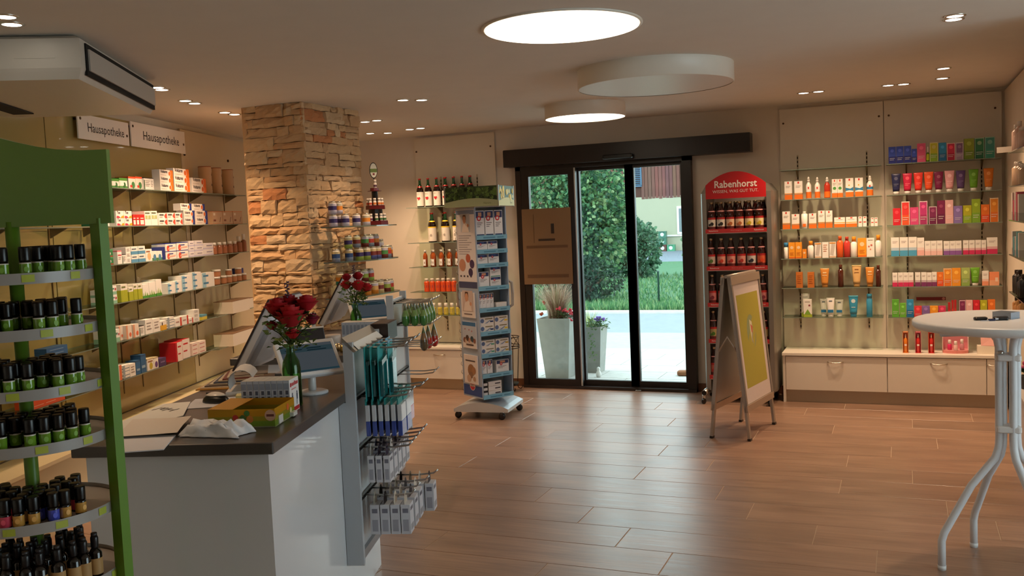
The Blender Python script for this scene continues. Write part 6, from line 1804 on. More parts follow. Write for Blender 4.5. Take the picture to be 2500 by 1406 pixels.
leafpanel('leaf_panel', Matrix.Rotation(math.pi, 4, 'Z') @ Matrix.Translation((0, -.216, 0)), False)
leafpanel('blossom_panel', Matrix.Rotation(-math.pi / 2, 4, 'Z') @ Matrix.Translation((0, -.216, 0)), True)
for sx, sy in ((-.216, -.216), (.216, -.216), (.216, .216), (-.216, .216)):
    b = MB(); b.box(sx - .006, sx + .006, sy - .006, sy + .006, 1.668, 1.834, C('#b0aea6'), 'brushed'); b.build('corner_profile', h)

# thin wire stand behind the tower
t = tag(empty('wire_stand', (-3.33, 7.80, 0)), 'empty thin wire plant stand beside the glass entrance', 'stand')
IR = C('#3a2a22')
b = MB()
for z in (.50, .42, .40):
    b.tube([(.10 * math.cos(a), .10 * math.sin(a), z) for a in [2 * math.pi * k / 16 for k in range(16)]], .004, IR, 'metal', 5, closed=True)
for k in range(8):
    a = 2 * math.pi * k / 8
    b.tube([(.10 * math.cos(a), .10 * math.sin(a), .42), (.10 * math.cos(a + .8), .10 * math.sin(a + .8), .50)], .003, IR, 'metal', 5)
b.build('basket_ring', t)
for k in range(4):
    a = math.pi / 4 + math.pi / 2 * k
    b = MB(); b.tube([(.10 * math.cos(a), .10 * math.sin(a), .42), (.075 * math.cos(a), .075 * math.sin(a), .06), (.08 * math.cos(a), .08 * math.sin(a), .025), (.105 * math.cos(a), .105 * math.sin(a), .012), (.125 * math.cos(a), .125 * math.sin(a), .03), (.115 * math.cos(a), .115 * math.sin(a), .045)], .004, IR, 'metal', 5); b.build('leg', t)
b = MB(); b.lathe([(.07, .055), (.085, .08)], C('#2a2a22'), 'matte', 12); b.build('tray', t)

# ================================================================ RED JUICE DISPLAY
RX0, RX1, RY0, RY1 = -1.462, -.990, 7.60, 7.98
t = tag(empty('juice_display', (0, 0, 0)), 'tall red topped juice display with grey curved sides', 'display stand')
GC = C('#9a958e')
for s_, x in ((-1, RX0), (1, RX1)):
    b = MB()
    prof = [(0, RY0 + .01), (s_ * .035, RY0 + .015), (s_ * .05, RY0 + .05), (s_ * .05, RY1 - .02), (0, RY1)]
    out = [(x + dx, y) for dx, y in prof]
    if s_ < 0:
        out = out[::-1]
    b.prism(out, .10, 1.70, GC, 'brushed')
    k = b.pts([(x, RY0 + .01, 1.70), (x + s_ * .05, RY0 + .05, 1.70), (x + s_ * .05, RY1 - .02, 1.70), (x, RY1, 1.70), (x, RY0 + .01, 1.765), (x, RY1, 1.765)])
    for q in ((0, 1, 4), (1, 2, 5, 4), (2, 3, 5), (3, 0, 4, 5)):
        b.face([k + j for j in (q if s_ > 0 else q[::-1])], GC, 'brushed')
    b.build('side_panel', t)
b = MB(); b.box(RX0, RX1, RY1 - .012, RY1, .10, 1.70, C('#cfc6ba'), 'satin'); b.build('back_panel', t)
b = MB()
n = 16
arc = [(RX0 + (RX1 - RX0) * k / n, 1.765 + .102 * math.sin(math.pi * k / n) ** .85) for k in range(n + 1)]
outl = [(RX0, 1.655), (RX1, 1.655)] + arc[::-1]
k = b.pts([(x, RY0 - .004, z) for x, z in outl] + [(x, RY0 + .006, z) for x, z in outl])
m_ = len(outl)
b.face([k + j for j in range(m_)], C('#b9161c'), 'satin'); b.face([k + m_ + j for j in range(m_ - 1, -1, -1)], C('#b9161c'), 'satin')
for j in range(m_):
    b.face((k + j, k + m_ + j, k + m_ + (j + 1) % m_, k + (j + 1) % m_), C('#b9161c'), 'satin')
hd_ = b.build('header', t)
b = MB(); b.text('Rabenhorst', .078, (RX0 + RX1) / 2, RY0 - .0055, 1.742, C('#ece4dc'), bold=.018, sx=.92); b.build('lettering', hd_)
b = MB(); b.text('WISSEN, WAS GUT TUT.', .033, (RX0 + RX1) / 2, RY0 - .0055, 1.700, C('#e2cfc8'), bold=.004); b.build('slogan', hd_)
RZ = [1.395, 1.095, .80, .505, .21]
for i, z in enumerate(RZ):
    b = MB(); b.box(RX0 + .002, RX1 - .002, RY0, RY1 - .013, z - .02, z, C('#d8d0c8'), 'satin'); o = b.build('shelf', t)
    b = MB(); b.box(RX0 - .008, RX1 - .0, RY0 - .006, RY0 - .001, z - .014, z + .018, C('#b02a2c'), 'paper')
    b.text('Rabenhorst', .016, RX0 + .055, RY0 - .0066, z - .002, C('#e6c9c4'), bold=.012); b.text('Rabenhorst', .016, RX1 - .06, RY0 - .0066, z - .002, C('#e6c9c4'), bold=.012); b.text('Wissen, was gut tut.', .011, (RX0 + RX1) / 2, RY0 - .0066, z, C('#d29a96')); b.build('price_strip', o)
b = MB(); b.box(RX0 - .02, RX1 + .02, RY0 + .05, RY1, .07, .11, C('#4a4642'), 'satin'); b.build('plinth', t)
b = MB()
for x in (-1.50, -.985):
    b.tube([(x, RY0 - .10, .095), (x, RY0 + .2, .095)], .021, C('#c9c6c0'), 'metal', 14)
b.build('base_tubes', t)
b = MB()
for x in (-1.50, -.985):
    b.X = Matrix.Translation((x, RY0 - .1005, .095)) @ Matrix.Rotation(math.pi / 2, 4, 'X'); b.lathe([(.0195, 0), (.0195, .002)], BLACK, 'plastic', 14)
b.build('tube_plugs', t)
for x in (-1.51, -.985):
    for y in (RY0 - .06, RY1 - .1):
        b = MB(); b.tube([(x, y, .075), (x, y, .045)], .015, C('#d6d2cc'), 'metal', 10); b.X = Matrix.Translation((x, y - .01, .022)) @ Matrix.Rotation(math.radians(60), 4, 'Z') @ Matrix.Rotation(math.pi / 2, 4, 'X'); b.lathe([(.008, -.008), (.022, -.007), (.022, .007), (.008, .008)], DARK, 'plastic', 14); b.build('caster', t)
def juice(lab, fruit, fc):
    def fn(w, h):
        r = w / 2
        b = MB()
        dk = C('#2a0c0a')
        b.lathe([(r * .92, 0), (r, h * .02), (r, h * .46), (r * .97, h * .54), (r * .78, h * .70), (r * .52, h * .84), (r * .42, h * .90), (r * .42, h * .93)], dk, 'gloss', 16, 0, r)
        q = MB()
        q.lathe([(r * 1.015, h * .03), (r * 1.015, h * .16)], C('#5a1616'), 'paper', 16, 0, r, cap0=False, cap1=False)
        q.lathe([(r * 1.015, h * .16), (r * 1.015, h * .40)], lab, 'paper', 16, 0, r, cap0=False, cap1=False)
        q.lathe([(r * 1.015, h * .40), (r * 1.015, h * .47)], C('#a01c1c'), 'paper', 16, 0, r, cap0=False, cap1=False)
        nb = MB(); nb.lathe([(r * .845, h * .665), (r * .79, h * .70)], C('#c98a8a'), 'paper', 16, 0, r, cap0=False, cap1=False)
        q.disc(r * .2, h * .25, r * .42, -.0038, fc)
        q.disc(-r * .3, h * .22, r * .28, -.0044, tuple(v * .6 for v in fc))
        c = MB(); c.lathe([(r * .46, h * .93), (r * .46, h * .99), (r * .42, h)], C('#b9a88a'), 'metal', 14, 0, r)
        return [('juice_bottle', b), ('label', q), ('cap', c), ('neck_band', nb)]
    return fn
def jb(x, z, y, w, h, lab, fc, label, grp):
    place(('jb', label), lambda: juice(lab, 0, fc)(w, h), (x, y, z), 0, label, 'bottle', grp)
R1L = [(C('#cfc8bc'), C('#2a2a2a'), 'pale label and dark berries'), (C('#cfc8bc'), C('#2a2a2a'), 'pale label and dark berries'), (C('#d8b89a'), C('#b8683a'), 'apricot label'), (C('#d8b89a'), C('#b8683a'), 'apricot label'), (C('#dccb9a'), C('#c9b02a'), 'lemon label'), (C('#dccb8a'), C('#c9b02a'), 'lemon label')]
for x, (lb, fc, nm) in zip((-1.427, -1.352, -1.278, -1.205, -1.13, -1.05), R1L):
    jb(x, RZ[0], RY0 + .012, .068, .236, lb, fc, f'dark juice bottle with {nm}, top display shelf', 'juice bottles on the top display shelf')
for x in (-1.40, -1.325, -1.25, -1.17, -1.095, -1.03):
    jb(x, RZ[0], RY0 + .10, .068, .236, C('#cfc8bc'), C('#5a2a2a'), 'dark juice bottle in the second rank of the top display shelf', 'second rank of the top display shelf')
R2L = [(C('#b5a59a'), C('#5a7a3a'), 'grape label'), (C('#c98a7a'), C('#c8402a'), 'tomato label'), (C('#c4867a'), C('#b0302a'), 'cherry label'), (C('#c4867a'), C('#b0302a'), 'cherry label'), (C('#b9b4b0'), C('#2a2a38'), 'blueberry label'), (C('#c95a3a'), C('#d8481f'), 'bright red orange label')]
for x, (lb, fc, nm) in zip((-1.44, -1.357, -1.279, -1.198, -1.119, -1.04), R2L):
    jb(x, RZ[1], RY0 + .012, .069, .242, lb, fc, f'dark juice bottle with {nm}, second display shelf', 'juice bottles on the second display shelf')
for zi, nm in ((2, 'third'), (3, 'fourth'), (4, 'lowest')):
    for j, x in enumerate((-1.438, -1.357, -1.279, -1.198, -1.119, -1.035)):
        jb(x, RZ[zi], RY0 + .012, .068, .243, C('#b0686a') if zi == 2 else C('#9a8a5a') if zi == 3 else C('#b05a4a'), C('#7a2a3a') if zi == 2 else C('#4a7a2a') if zi == 3 else C('#b0302a'), f'dark juice bottle with {("plum", "green herb", "crimson")[zi - 2]} label, {nm} display shelf', f'juice bottles on the {nm} display shelf')

# ================================================================ PAVEMENT SIGN
t = tag(empty('pavement_sign', (0, 0, 0)), 'silver folding A-frame sign with yellow green poster', 'sign')
T0, T1 = Vector((-1.105, 6.352, 1.105)), Vector((-.997, 6.925, 1.105))
FA = (Vector((-.970, 6.335, 0)), Vector((-.871, 6.905, 0)))      # poster side
FB = (Vector((-1.238, 6.369, 0)), Vector((-1.121, 6.948, 0)))
AL2 = C('#b5aca2')
def board(F, poster, nm, off):
    o0, o1 = T0 + off, T1 + off
    ex = (o1 - o0).normalized()
    dn0 = F[0] - o0
    def P(a, dpt, nn=0.0):
        return o0.lerp(o1, a) + (F[0].lerp(F[1], a) - o0.lerp(o1, a)) * dpt + nrm * nn
    nrm = ex.cross((F[0] - o0).normalized()).normalized()
    if (nrm.x > 0) != poster:
        nrm = -nrm
    b = MB()
    def strip(a0, a1, d0, d1, n0, n1, col, m):
        k = b.pts([P(a, d, n) for n in (n0, n1) for a, d in ((a0, d0), (a1, d0), (a1, d1), (a0, d1))])
        for q in ((0, 1, 2, 3), (7, 6, 5, 4), (0, 4, 5, 1), (1, 5, 6, 2), (2, 6, 7, 3), (3, 7, 4, 0)):
            b.face([k + j for j in q], col, m)
    strip(0, .055, 0, .985, -.012, .006, AL2, 'brushed'); strip(.945, 1, 0, .985, -.012, .006, AL2, 'brushed'); o = b.build(nm, t)
    b = MB(); strip(.02, .98, .03, .80, 0, .004, C('#b7b3ae'), 'brushed'); b.build('back_sheet', o)
    b = MB(); strip(0.0, 1.0, -.005, .045, -.006, .016, C('#c2b6aa'), 'brushed'); strip(0.0, 1.0, .785, .825, -.006, .016, C('#c2b0a0'), 'brushed'); strip(.0, .04, .045, .785, .004, .014, C('#a7a29c'), 'brushed'); strip(.96, 1, .045, .785, .004, .014, C('#a7a29c'), 'brushed'); b.build('clip_rails', o)
    for a in (.0275, .9725):
        b = MB(); strip(a - .03, a + .03, .985, 1.0, -.014, .008, DARK, 'plastic'); b.build('rubber_foot', o)
    if poster:
        b = MB(); strip(.045, .955, .048, .782, .005, .0065, C('#cdbfba'), 'paper')
        strip(.13, .87, .115, .69, .0066, .0072, C('#a59a38'), 'paper')
        n = 20
        el = [P(.5 + .15 * math.cos(2 * math.pi * j / n), .36 + .11 * math.sin(2 * math.pi * j / n), .0078) for j in range(n)]
        b.poly(el, C('#8a9468')); b.poly(el[::-1], C('#8a9468'))
        for pts_, cc in (([(.47, .28), (.55, .30), (.56, .36), (.52, .40), (.54, .44), (.48, .42), (.46, .34)], C('#d6cfae')), ([(.49, .31), (.56, .33), (.53, .37), (.50, .36)], C('#c0664a'))):
            pp = [P(a, d, .0084 if cc[0] > cc[2] * 2 else .0081) for a, d in pts_]
            b.poly(pp, cc); b.poly(pp[::-1], cc)
        b.build('poster', o)
board(FA, True, 'front_board', Vector((.02, -.004, 0)))
board(FB, False, 'rear_board', Vector((-.02, .004, 0)))
b = MB(); b.tube([T0 + Vector((0, -.0, .008)), T1 + Vector((0, 0, .008))], .012, AL2, 'brushed', 8); b.build('top_hinge', t)
for a in (.02, .98):
    c = T0.lerp(T1, a)
    b = MB(); b.tube([c + Vector((-.062, 0, -.50)), c + Vector((-.003, 0, -.40)), c + Vector((.058, 0, -.50))], .007, C('#c9c4bc'), 'brushed', 6); b.build('stay', t)

# ================================================================ BISTRO TABLE
t = tag(empty('bistro_table', (.395, 4.34, 0)), 'white round bistro table on four bent tube legs', 'table')
TW = C('#e9e6e4')
b = MB()
R = .365
b.lathe([(R - .02, 1.022), (R - .008, 1.026), (R, 1.036), (R, 1.052), (R - .006, 1.058), (R - .02, 1.060)], TW, 'satin', 72); b.build('table_top', t)
feet = [(-.26, -.09), (-.118, .236), (.26, .09), (.118, -.236)]
for i, (fx, fy) in enumerate(feet):
    ux_, uy_ = fx / math.hypot(fx, fy), fy / math.hypot(fx, fy)
    c0 = (.036 * ux_, .036 * uy_)
    b = MB()
    path = [(fx, fy, .0), (fx, fy, .10), (fx, fy, .125), (fx * .96, fy * .96, .16), (fx * .55, fy * .55, .36), (c0[0] * 1.5, c0[1] * 1.5, .475), (c0[0] * 1.08, c0[1] * 1.08, .52), (c0[0], c0[1], .56), (c0[0], c0[1], .94), (c0[0] * 1.2, c0[1] * 1.2, .975), (.062 * ux_, .062 * uy_, 1.0), (.09 * ux_, .09 * uy_, 1.008), (.27 * ux_, .27 * uy_, 1.008)]
    b.tube(path, .0158, C('#e0e0e2'), 'satin', 12); o = b.build('leg', t)
    b = MB(); b.lathe([(.0165, 0.0), (.0175, .02)], C('#e2e2e2'), 'plastic', 12, fx, fy); b.lathe([(.0155, 0), (.0155, .0015)], BLACK, 'plastic', 12, fx, fy); b.build('foot_cap', o)
for z in (.60, .90):
    b = MB(); b.rbox(-.047, .047, -.047, .047, z - .014, z + .014, .012, C('#e2ddd8'), 'plastic'); b.build('clamp_block', t)
b = MB(); b.lathe([(.008, .915), (.014, .918), (.014, .925), (.006, .93)], C('#c9c4bc'), 'metal', 12, -.03, -.03); b.build('knob', t)
# keys and small box on the table
t = tag(empty('key_bunch', (.335, 4.27, 1.060), math.radians(15)), 'bunch of car keys with black fobs on the bistro table', 'keys')
b = MB(); b.rbox(-.068, -.016, .005, .032, .0, .013, .008, C('#120d0a'), 'plastic'); b.build('leather_fob', t)
b = MB(); b.rbox(.0, .06, -.016, .014, .0, .015, .010, C('#0c0d12'), 'plastic'); o = b.build('remote_fob', t); b = MB(); b.box(.004, .016, -.0163, -.0155, .004, .011, C('#c9ccd2'), 'paper'); b.build('badge', o)
b = MB(); b.box(-.055, -.02, -.022, -.014, .001, .003, C('#c9d6e6'), 'metal'); b.box(-.022, .0, -.024, -.010, .0, .008, C('#16244a'), 'plastic'); b.build('key', t)
b = MB(); b.tube([(.0 + .013 * math.cos(a), .0 + .013 * math.sin(a), .004) for a in [2 * math.pi * k / 14 for k in range(14)]], .0012, C('#c9c9c9'), 'metal', 5, closed=True); b.build('key_ring', t)
b = MB(); b.box(-.04, .04, -.03, .03, 0, .027, C('#9aa2ae'), 'paper', top=C('#5a6470')); b.box(-.0405, -.04, -.03, .03, 0, .027, C('#8a7464'), 'paper'); tag(b.build('small_box', None, (.39, 4.35, 1.060), math.radians(-38)), 'small silver grey box on the bistro table', 'box')
b = MB(); b.prism([(.46, 4.33), (.49, 4.32), (.50, 4.345), (.47, 4.35)], 1.060, 1.0608, C('#d8b9b0'), 'paper'); tag(b.build('paper_scrap'), 'pale scrap of paper on the bistro table', 'paper')

# ================================================================ SHELVES on the partition
for i, z in enumerate((1.835, 1.63, 1.425, 1.215, .985, .82)):
    b = MB(); b.prism([(.60, 5.2), (.718, 5.2), (.718, 6.50), (.60, 6.50)], z - .006, z, GTINT, 'glass', GEDGE, 'gloss')
    tag(b.build('glass_shelf'), f'{ORD[i]} narrow glass board on the partition wall', 'shelf', 'boards on the partition')
    for k in range(5):
        y = 6.42 - k * .085
        q = random.Random(i * 10 + k)
        hh = q.uniform(.11, .17)
        nm = ('pale pink lotion bottle', 'beige pump bottle', 'rose and white carton', 'white and teal tube carton', 'dark perfume bottle', 'slim amber bottle')[i]
        key = ('pt', i, k)
        if i in (2, 3):
            cc = (C('#c9556a') if k % 2 else C('#e2d8d0')) if i == 2 else (C('#d8d0c8') if k % 2 == 0 else C('#3f9aa5'))
            mk = lambda: carton(.055, hh, .05, cc, [(.0, .3, tuple(v * .7 for v in cc))])
        else:
            cc = (C('#dcb8a8'), C('#d8b596'), 0, 0, C('#1a1614'), C('#c98a4a'))[i]
            mk = lambda: bottle(.05, hh, cc, C('#e2d6cc') if i < 2 else C('#3a2a22'), None, neck=.5, capw=.5, sh=.72, capf=.18)
        place(key, mk, (.61, y, z), -math.pi / 2, f'{nm} on the {ORD[i]} partition board', 'cosmetic', f'cosmetics on the {ORD[i]} partition board')
b = MB(); b.box(-.06, .06, -.004, 0, 0, .035, C('#d8cbbd'), 'paper'); tag(b.build('shelf_card', None, (.598, 6.56, 1.84), math.radians(-30)), 'white shelf card at the end of the top partition board', 'sign')
t = tag(empty('side_cabinet', (0, 0, 0)), 'low white side cabinet under the partition boards', 'cabinet')
b = MB(); b.box(.60, .718, 5.1, 6.42, 0, .44, C('#cfcaca'), 'satin'); b.build('body', t); b = MB(); b.box(.592, .718, 5.09, 6.43, .44, .455, C('#d8d2ce'), 'satin'); b.build('top_board', t)
t = tag(empty('flower_pot', (.66, 6.08, .455)), 'grey pot with pink flowers on the low side cabinet', 'plant')
b = MB(); b.lathe([(.04, 0), (.05, .07), (.052, .075)], C('#4a4a4c'), 'concrete', 18); b.build('pot', t)
b = MB(); q = random.Random(3)
for k in range(40):
    a = q.uniform(0, 6.28); leaflet(b, (.02 * math.cos(a), .02 * math.sin(a), .075 + q.uniform(0, .03)), (math.cos(a), math.sin(a), q.uniform(.2, 1)), .04, .022, q.choice((C('#3f5a2a'), C('#2f4a20'))))
o = b.build('foliage', t); o['kind'] = 'stuff'
for k in range(6):
    a = k * 1.05; b = MB(); b.ball((.03 * math.cos(a), .03 * math.sin(a), .12 + .012 * (k % 3)), .016, C('#c2527a'), 'petal', 8, 6); b.build('blossom', t)
# ================================================================ GREEN BOTTLE SPINNER
SC, SR = (-2.032, 1.669), math.radians(22.75)
t = tag(empty('bottle_spinner', (SC[0], SC[1], 0), SR), 'green standing display with round shelves of little bottles', 'display stand')
SGR = C('#70903a')
b = MB()
top = [(.252, 1.767), (.19, 1.767), (.13, 1.772), (.08, 1.781), (.03, 1.794), (-.03, 1.812), (-.09, 1.832), (-.15, 1.848), (-.252, 1.86)]
outl = [(-.252, 1.587), (.252, 1.587)] + top
k = b.pts([(x, -.215, z) for x, z in outl] + [(x, -.195, z) for x, z in outl]); m_ = len(outl)
b.face([k + j for j in range(m_)], SGR, 'satin'); b.face([k + m_ + j for j in range(m_ - 1, -1, -1)], SGR, 'satin')
for j in range(m_):
    b.face((k + j, k + m_ + j, k + m_ + (j + 1) % m_, k + (j + 1) % m_), SGR, 'satin')
o = b.build('header_board', t); o.location = (0, .2, 0)
for s_ in (-1, 1):
    b = MB(); b.X = Matrix.Translation((s_ * .2145, .0, 0)) @ Matrix.Rotation(math.radians(-28 if s_ > 0 else 28), 4, 'Z')
    b.box(-.017, .017, -.013, .013, .02, 1.60, C('#659026'), 'satin'); b.build('side_post', t)
b = MB(); b.tube([(0, 0, .02), (0, 0, 1.60)], .0165, C('#659026'), 'satin', 16); b.build('centre_pole', t)
b = MB(); b.lathe([(.24, 0), (.24, .02), (.22, .026)], C('#659026'), 'satin', 40); b.build('base_plate', t)
SHZ = [1.468, 1.337, 1.196, 1.065, .880, .71]
for i, z in enumerate(SHZ):
    b = MB(); b.lathe([(.192, z - .006), (.194, z - .004), (.194, z), (.19, z)], C('#b5a89a'), 'satin', 48); o = b.build('round_shelf', t)
    b = MB(); b.lathe([(.1955, z - .016), (.1955, z + .010)], C('#a9a49e'), 'plastic', 48, cap0=False, cap1=False); b.lathe([(.1945, z + .010), (.1945, z - .016)], C('#a9a49e'), 'plastic', 48, cap0=False, cap1=False); b.build('rim', o)
    for kk, a0 in enumerate((-118, -88, -55, -22, 12)):
        a = math.radians(a0 + 9 * (i % 3))
        b = MB()
        pts = [(.1965 * math.cos(a + d), .1965 * math.sin(a + d)) for d in (-.07, -.023, .023, .07)]
        for q in range(3):
            b.poly([(*pts[q], z - .011), (*pts[q + 1], z - .011), (*pts[q + 1], z + .006), (*pts[q], z + .006)], C('#b5bf45'))
        b.build('price_tag', o)
def oil(c, base):
    def mk():
        b = MB(); b.lathe([(.0115, 0), (.0132, .003), (.0132, .006), (.0132, .031), (.0132, .034), (.0105, .038)], None, 'gloss', 14, cols=[BLACK, BLACK, c, C('#d8d2c0') if base else BLACK, BLACK])
        b.poly([(.0135 * math.cos(g) * .4 - .0, -.0137, .0185 + .0065 * math.sin(g)) for g in [2 * math.pi * j / 10 for j in range(10)]], tuple(min(1, v * 1.45 + .03) for v in c), 'paper')
        q = MB(); q.lathe([(.0125, .037), (.0128, .04), (.0128, .067), (.0118, .071)], C('#0a0808'), 'plastic', 14)
        return [('oil_bottle', b), ('cap', q)]
    return mk
def spray():
    b = MB(); b.lathe([(.015, 0), (.016, .003), (.016, .062), (.008, .075)], C('#120c0a'), 'gloss', 14); b.lathe([(.0163, .01), (.0163, .05)], C('#b8905a'), 'paper', 14, cap0=False, cap1=False)
    q = MB(); q.lathe([(.0085, .075), (.0095, .078), (.0095, .100), (.008, .104)], C('#1c1b1d'), 'plastic', 12); q.lathe([(.0075, .104), (.0075, .112)], C('#2c2b2d'), 'plastic', 12)
    return [('spray_bottle', b), ('cap', q)]
rs = random.Random(17)
LIME = C('#6f9a2a')
for i, z in enumerate(SHZ):
    for ring, (rr_, step) in enumerate(((.168, 11.5), (.133, 14), (.098, 19), (.062, 30))):
        a = -176.0 + ring * 5
        while a < (-4 if ring < 2 else 40):
            aa = math.radians(a + rs.uniform(-2.2, 2.2))
            a += step * (1.15 if i == 0 else 1.0)
            x, y = rr_ * math.cos(aa), rr_ * math.sin(aa)
            if x < -.135 or rs.random() < (.22 if i == 0 else .12):
                continue
            wx, wy = SC[0] + math.cos(SR) * x - math.sin(SR) * y, SC[1] + math.sin(SR) * x + math.cos(SR) * y
            rz = SR + aa + math.pi / 2
            if i < 4:
                place(('oil', 0), oil(LIME, True), (wx, wy, z), rz, f'black capped oil bottle with lime label, {ORD[i]} spinner shelf', 'bottle', f'oil bottles on the {ORD[i]} spinner shelf')
            elif i == 4:
                kx = rs.choice((0, 0, 0, 1, 1, 2)) if x < .14 else rs.choice((0, 2))
                cc, nm = ((C('#cf9a4a'), 'amber'), (C('#d84a62'), 'pink'), (C('#4a55c0'), 'blue'))[kx]
                place(('oil', 1 + kx), oil(cc, False), (wx, wy, z), rz, f'black capped oil bottle with {nm} label on the fifth spinner shelf', 'bottle', f'{nm} oil bottles on the fifth spinner shelf')
            elif ring != 1 or rs.random() < .8:
                place(('spray', 0), spray, (wx, wy, z), rz, 'slim black spray bottle on the lowest spinner shelf', 'bottle', 'spray bottles on the lowest spinner shelf')

# ================================================================ OUTSIDE
GZ = -.03
b = MB(); b.box(-30, 12, 8.36, 12.3, GZ - .3, GZ - .004, C('#9a9894'), 'concrete')
pav = structure(b.build('pavement'), 'pale paved forecourt outside the entrance')
b = MB(); b.box(.004, .596, .004, .396, -.02, 0, C('#b4b2ae'), 'concrete'); pv = b.mesh('paver')
for r in range(6):
    for c in range(7):
        link('paver', pv, pav, (-4.9 + .6 * c + (.3 if r % 2 else 0), 8.37 + .4 * r, GZ))
b = MB(); b.box(-30, 12, 12.3, 14.75, GZ - .3, GZ - .01, C('#7f878c'), 'asphalt'); structure(b.build('road'), 'narrow grey asphalt lane')
b = MB(); b.box(-30, 12, 14.75, 14.92, GZ - .3, GZ + .03, C('#c9c8c2'), 'concrete'); structure(b.build('kerb'), 'pale kerb stones along the lawn')
b = MB(); b.box(-40, 15, 14.92, 30.5, GZ - .3, GZ + .02, C('#346440'), 'matte'); lawn = structure(b.build('lawn'), 'green lawn beyond the lane')
b = MB(); b.box(-60, 20, 30.5, 60, GZ - .3, GZ, C('#6a7480'), 'asphalt'); structure(b.build('road'), 'bluish asphalt yard before the barn')
rg_ = random.Random(5)
b = MB()
GCOL = [C('#3f7446'), C('#4f8450'), C('#34643c'), C('#66905a'), C('#8aa470')]
for k in range(15000):
    y = 14.95 + 9 * rg_.random() ** 1.8
    x = rg_.uniform(-9.5, -2.0) if y > 17 else rg_.uniform(-7.6, -2.0)
    h_ = rg_.uniform(.05, .12) * (1.3 if y < 15.8 else 1)
    a = rg_.uniform(0, 6.28); w_ = rg_.uniform(.008, .018)
    b.poly([(x - w_ * math.cos(a), y - w_ * math.sin(a), GZ + .015), (x + w_ * math.cos(a), y + w_ * math.sin(a), GZ + .015), (x + rg_.uniform(-.04, .04), y + rg_.uniform(-.04, .04), GZ + h_)], rg_.choice(GCOL), 'leaf')
o = b.build('grass_blades'); o['kind'] = 'stuff'; o['label'] = 'short green grass of the lawn beyond the lane'; o['category'] = 'grass'
def bush(name, c, rad, n, ls, cols, label, seed, blobs=7, flat=.25, cut=None):
    q = random.Random(seed)
    t = tag(empty(name, (c[0], c[1], GZ)), label, 'bush')
    b = MB()
    for k in range(9):
        a = q.uniform(0, 6.28); e_ = (rad[0] * .5 * math.cos(a), rad[1] * .5 * math.sin(a), rad[2] * q.uniform(.9, 1.5))
        b.tube([(.08 * math.cos(a), .08 * math.sin(a), 0), (e_[0] * .4, e_[1] * .4, e_[2] * .5), e_], [.04, .025, .01], C('#4a3a2a'), 'matte', 5)
    b.build('branches', t)
    b = MB()
    cs = [((0, 0, rad[2]), 1.0)] + [((q.uniform(-.6, .6) * rad[0], q.uniform(-.6, .6) * rad[1], rad[2] * q.uniform(.5, 1.55)), q.uniform(.4, .62)) for _ in range(blobs)]
    for k in range(n):
        (bx, by, bz), bs = cs[q.randrange(len(cs))] if q.random() < .75 else cs[0]
        v = Vector((q.gauss(0, 1), q.gauss(0, 1), q.gauss(0, 1))).normalized()
        rr_ = q.uniform(.72, 1.02)
        p = Vector((bx + v.x * rad[0] * bs * rr_, by + v.y * rad[1] * bs * rr_, max(.05, bz + v.z * rad[2] * bs * rr_)))
        d = (v + Vector((q.uniform(-.8, .8), q.uniform(-.8, .8), q.uniform(-1.0, .3)))).normalized()
        s_ = d.cross(Vector((q.uniform(-1, 1), q.uniform(-1, 1), q.uniform(-.2, 1)))).normalized()
        l_ = ls * q.uniform(.6, 1.3)
        up = d.cross(s_) * l_ * .15
        b.poly([p, p + d * l_ * .35 + s_ * l_ * .42 + up, p + d * l_ * .75 + s_ * l_ * .3, p + d * l_, p + d * l_ * .75 - s_ * l_ * .3, p + d * l_ * .35 - s_ * l_ * .42 + up], q.choice(cols), 'leaf')
    o = b.build('foliage', t); o['kind'] = 'stuff'
    return t
HZ = [C('#4a7a55'), C('#57895c'), C('#3a6448'), C('#6f9a66'), C('#2f5440'), C('#86a070')]
bush('hazel_bush', (-6.12, 17.6), (1.22, 1.1, 1.55), 18000, .085, HZ, 'big hazel bush with broad green leaves beyond the lane', 3)
bush('hazel_bush', (-9.3, 18.6), (1.3, 1.1, 1.7), 8000, .09, HZ, 'hazel bush farther along the lawn, mostly behind the wall', 6)
bush('low_shrub', (-5.55, 16.7), (.75, .45, .42), 2200, .07, [C('#2c4a38'), C('#385842'), C('#20382a')], 'dark low shrub at the foot of the big hazel', 8)
bush('garden_shrub', (-6.35, 23.2), (.72, .6, .74), 5200, .09, [C('#3f6a52'), C('#4f7a5c'), C('#30553f'), C('#6a9070')], 'branchy shrub in front of the barn wall', 12)
bush('garden_shrub', (-4.55, 22.6), (.34, .36, .62), 1600, .085, [C('#3f6a52'), C('#4f7a5c'), C('#7a9a78')], 'slim shrub partly hidden by the entrance frame', 14)
b = MB(); b.lathe([(.018, 0), (.018, .58), (.022, .585), (.022, .61), (.01, .615)], C('#2f4a44'), 'satin', 10); tag(b.build('marker_post', None, (-3.93, 15.95, GZ)), 'thin dark green marker post on the lawn', 'post')
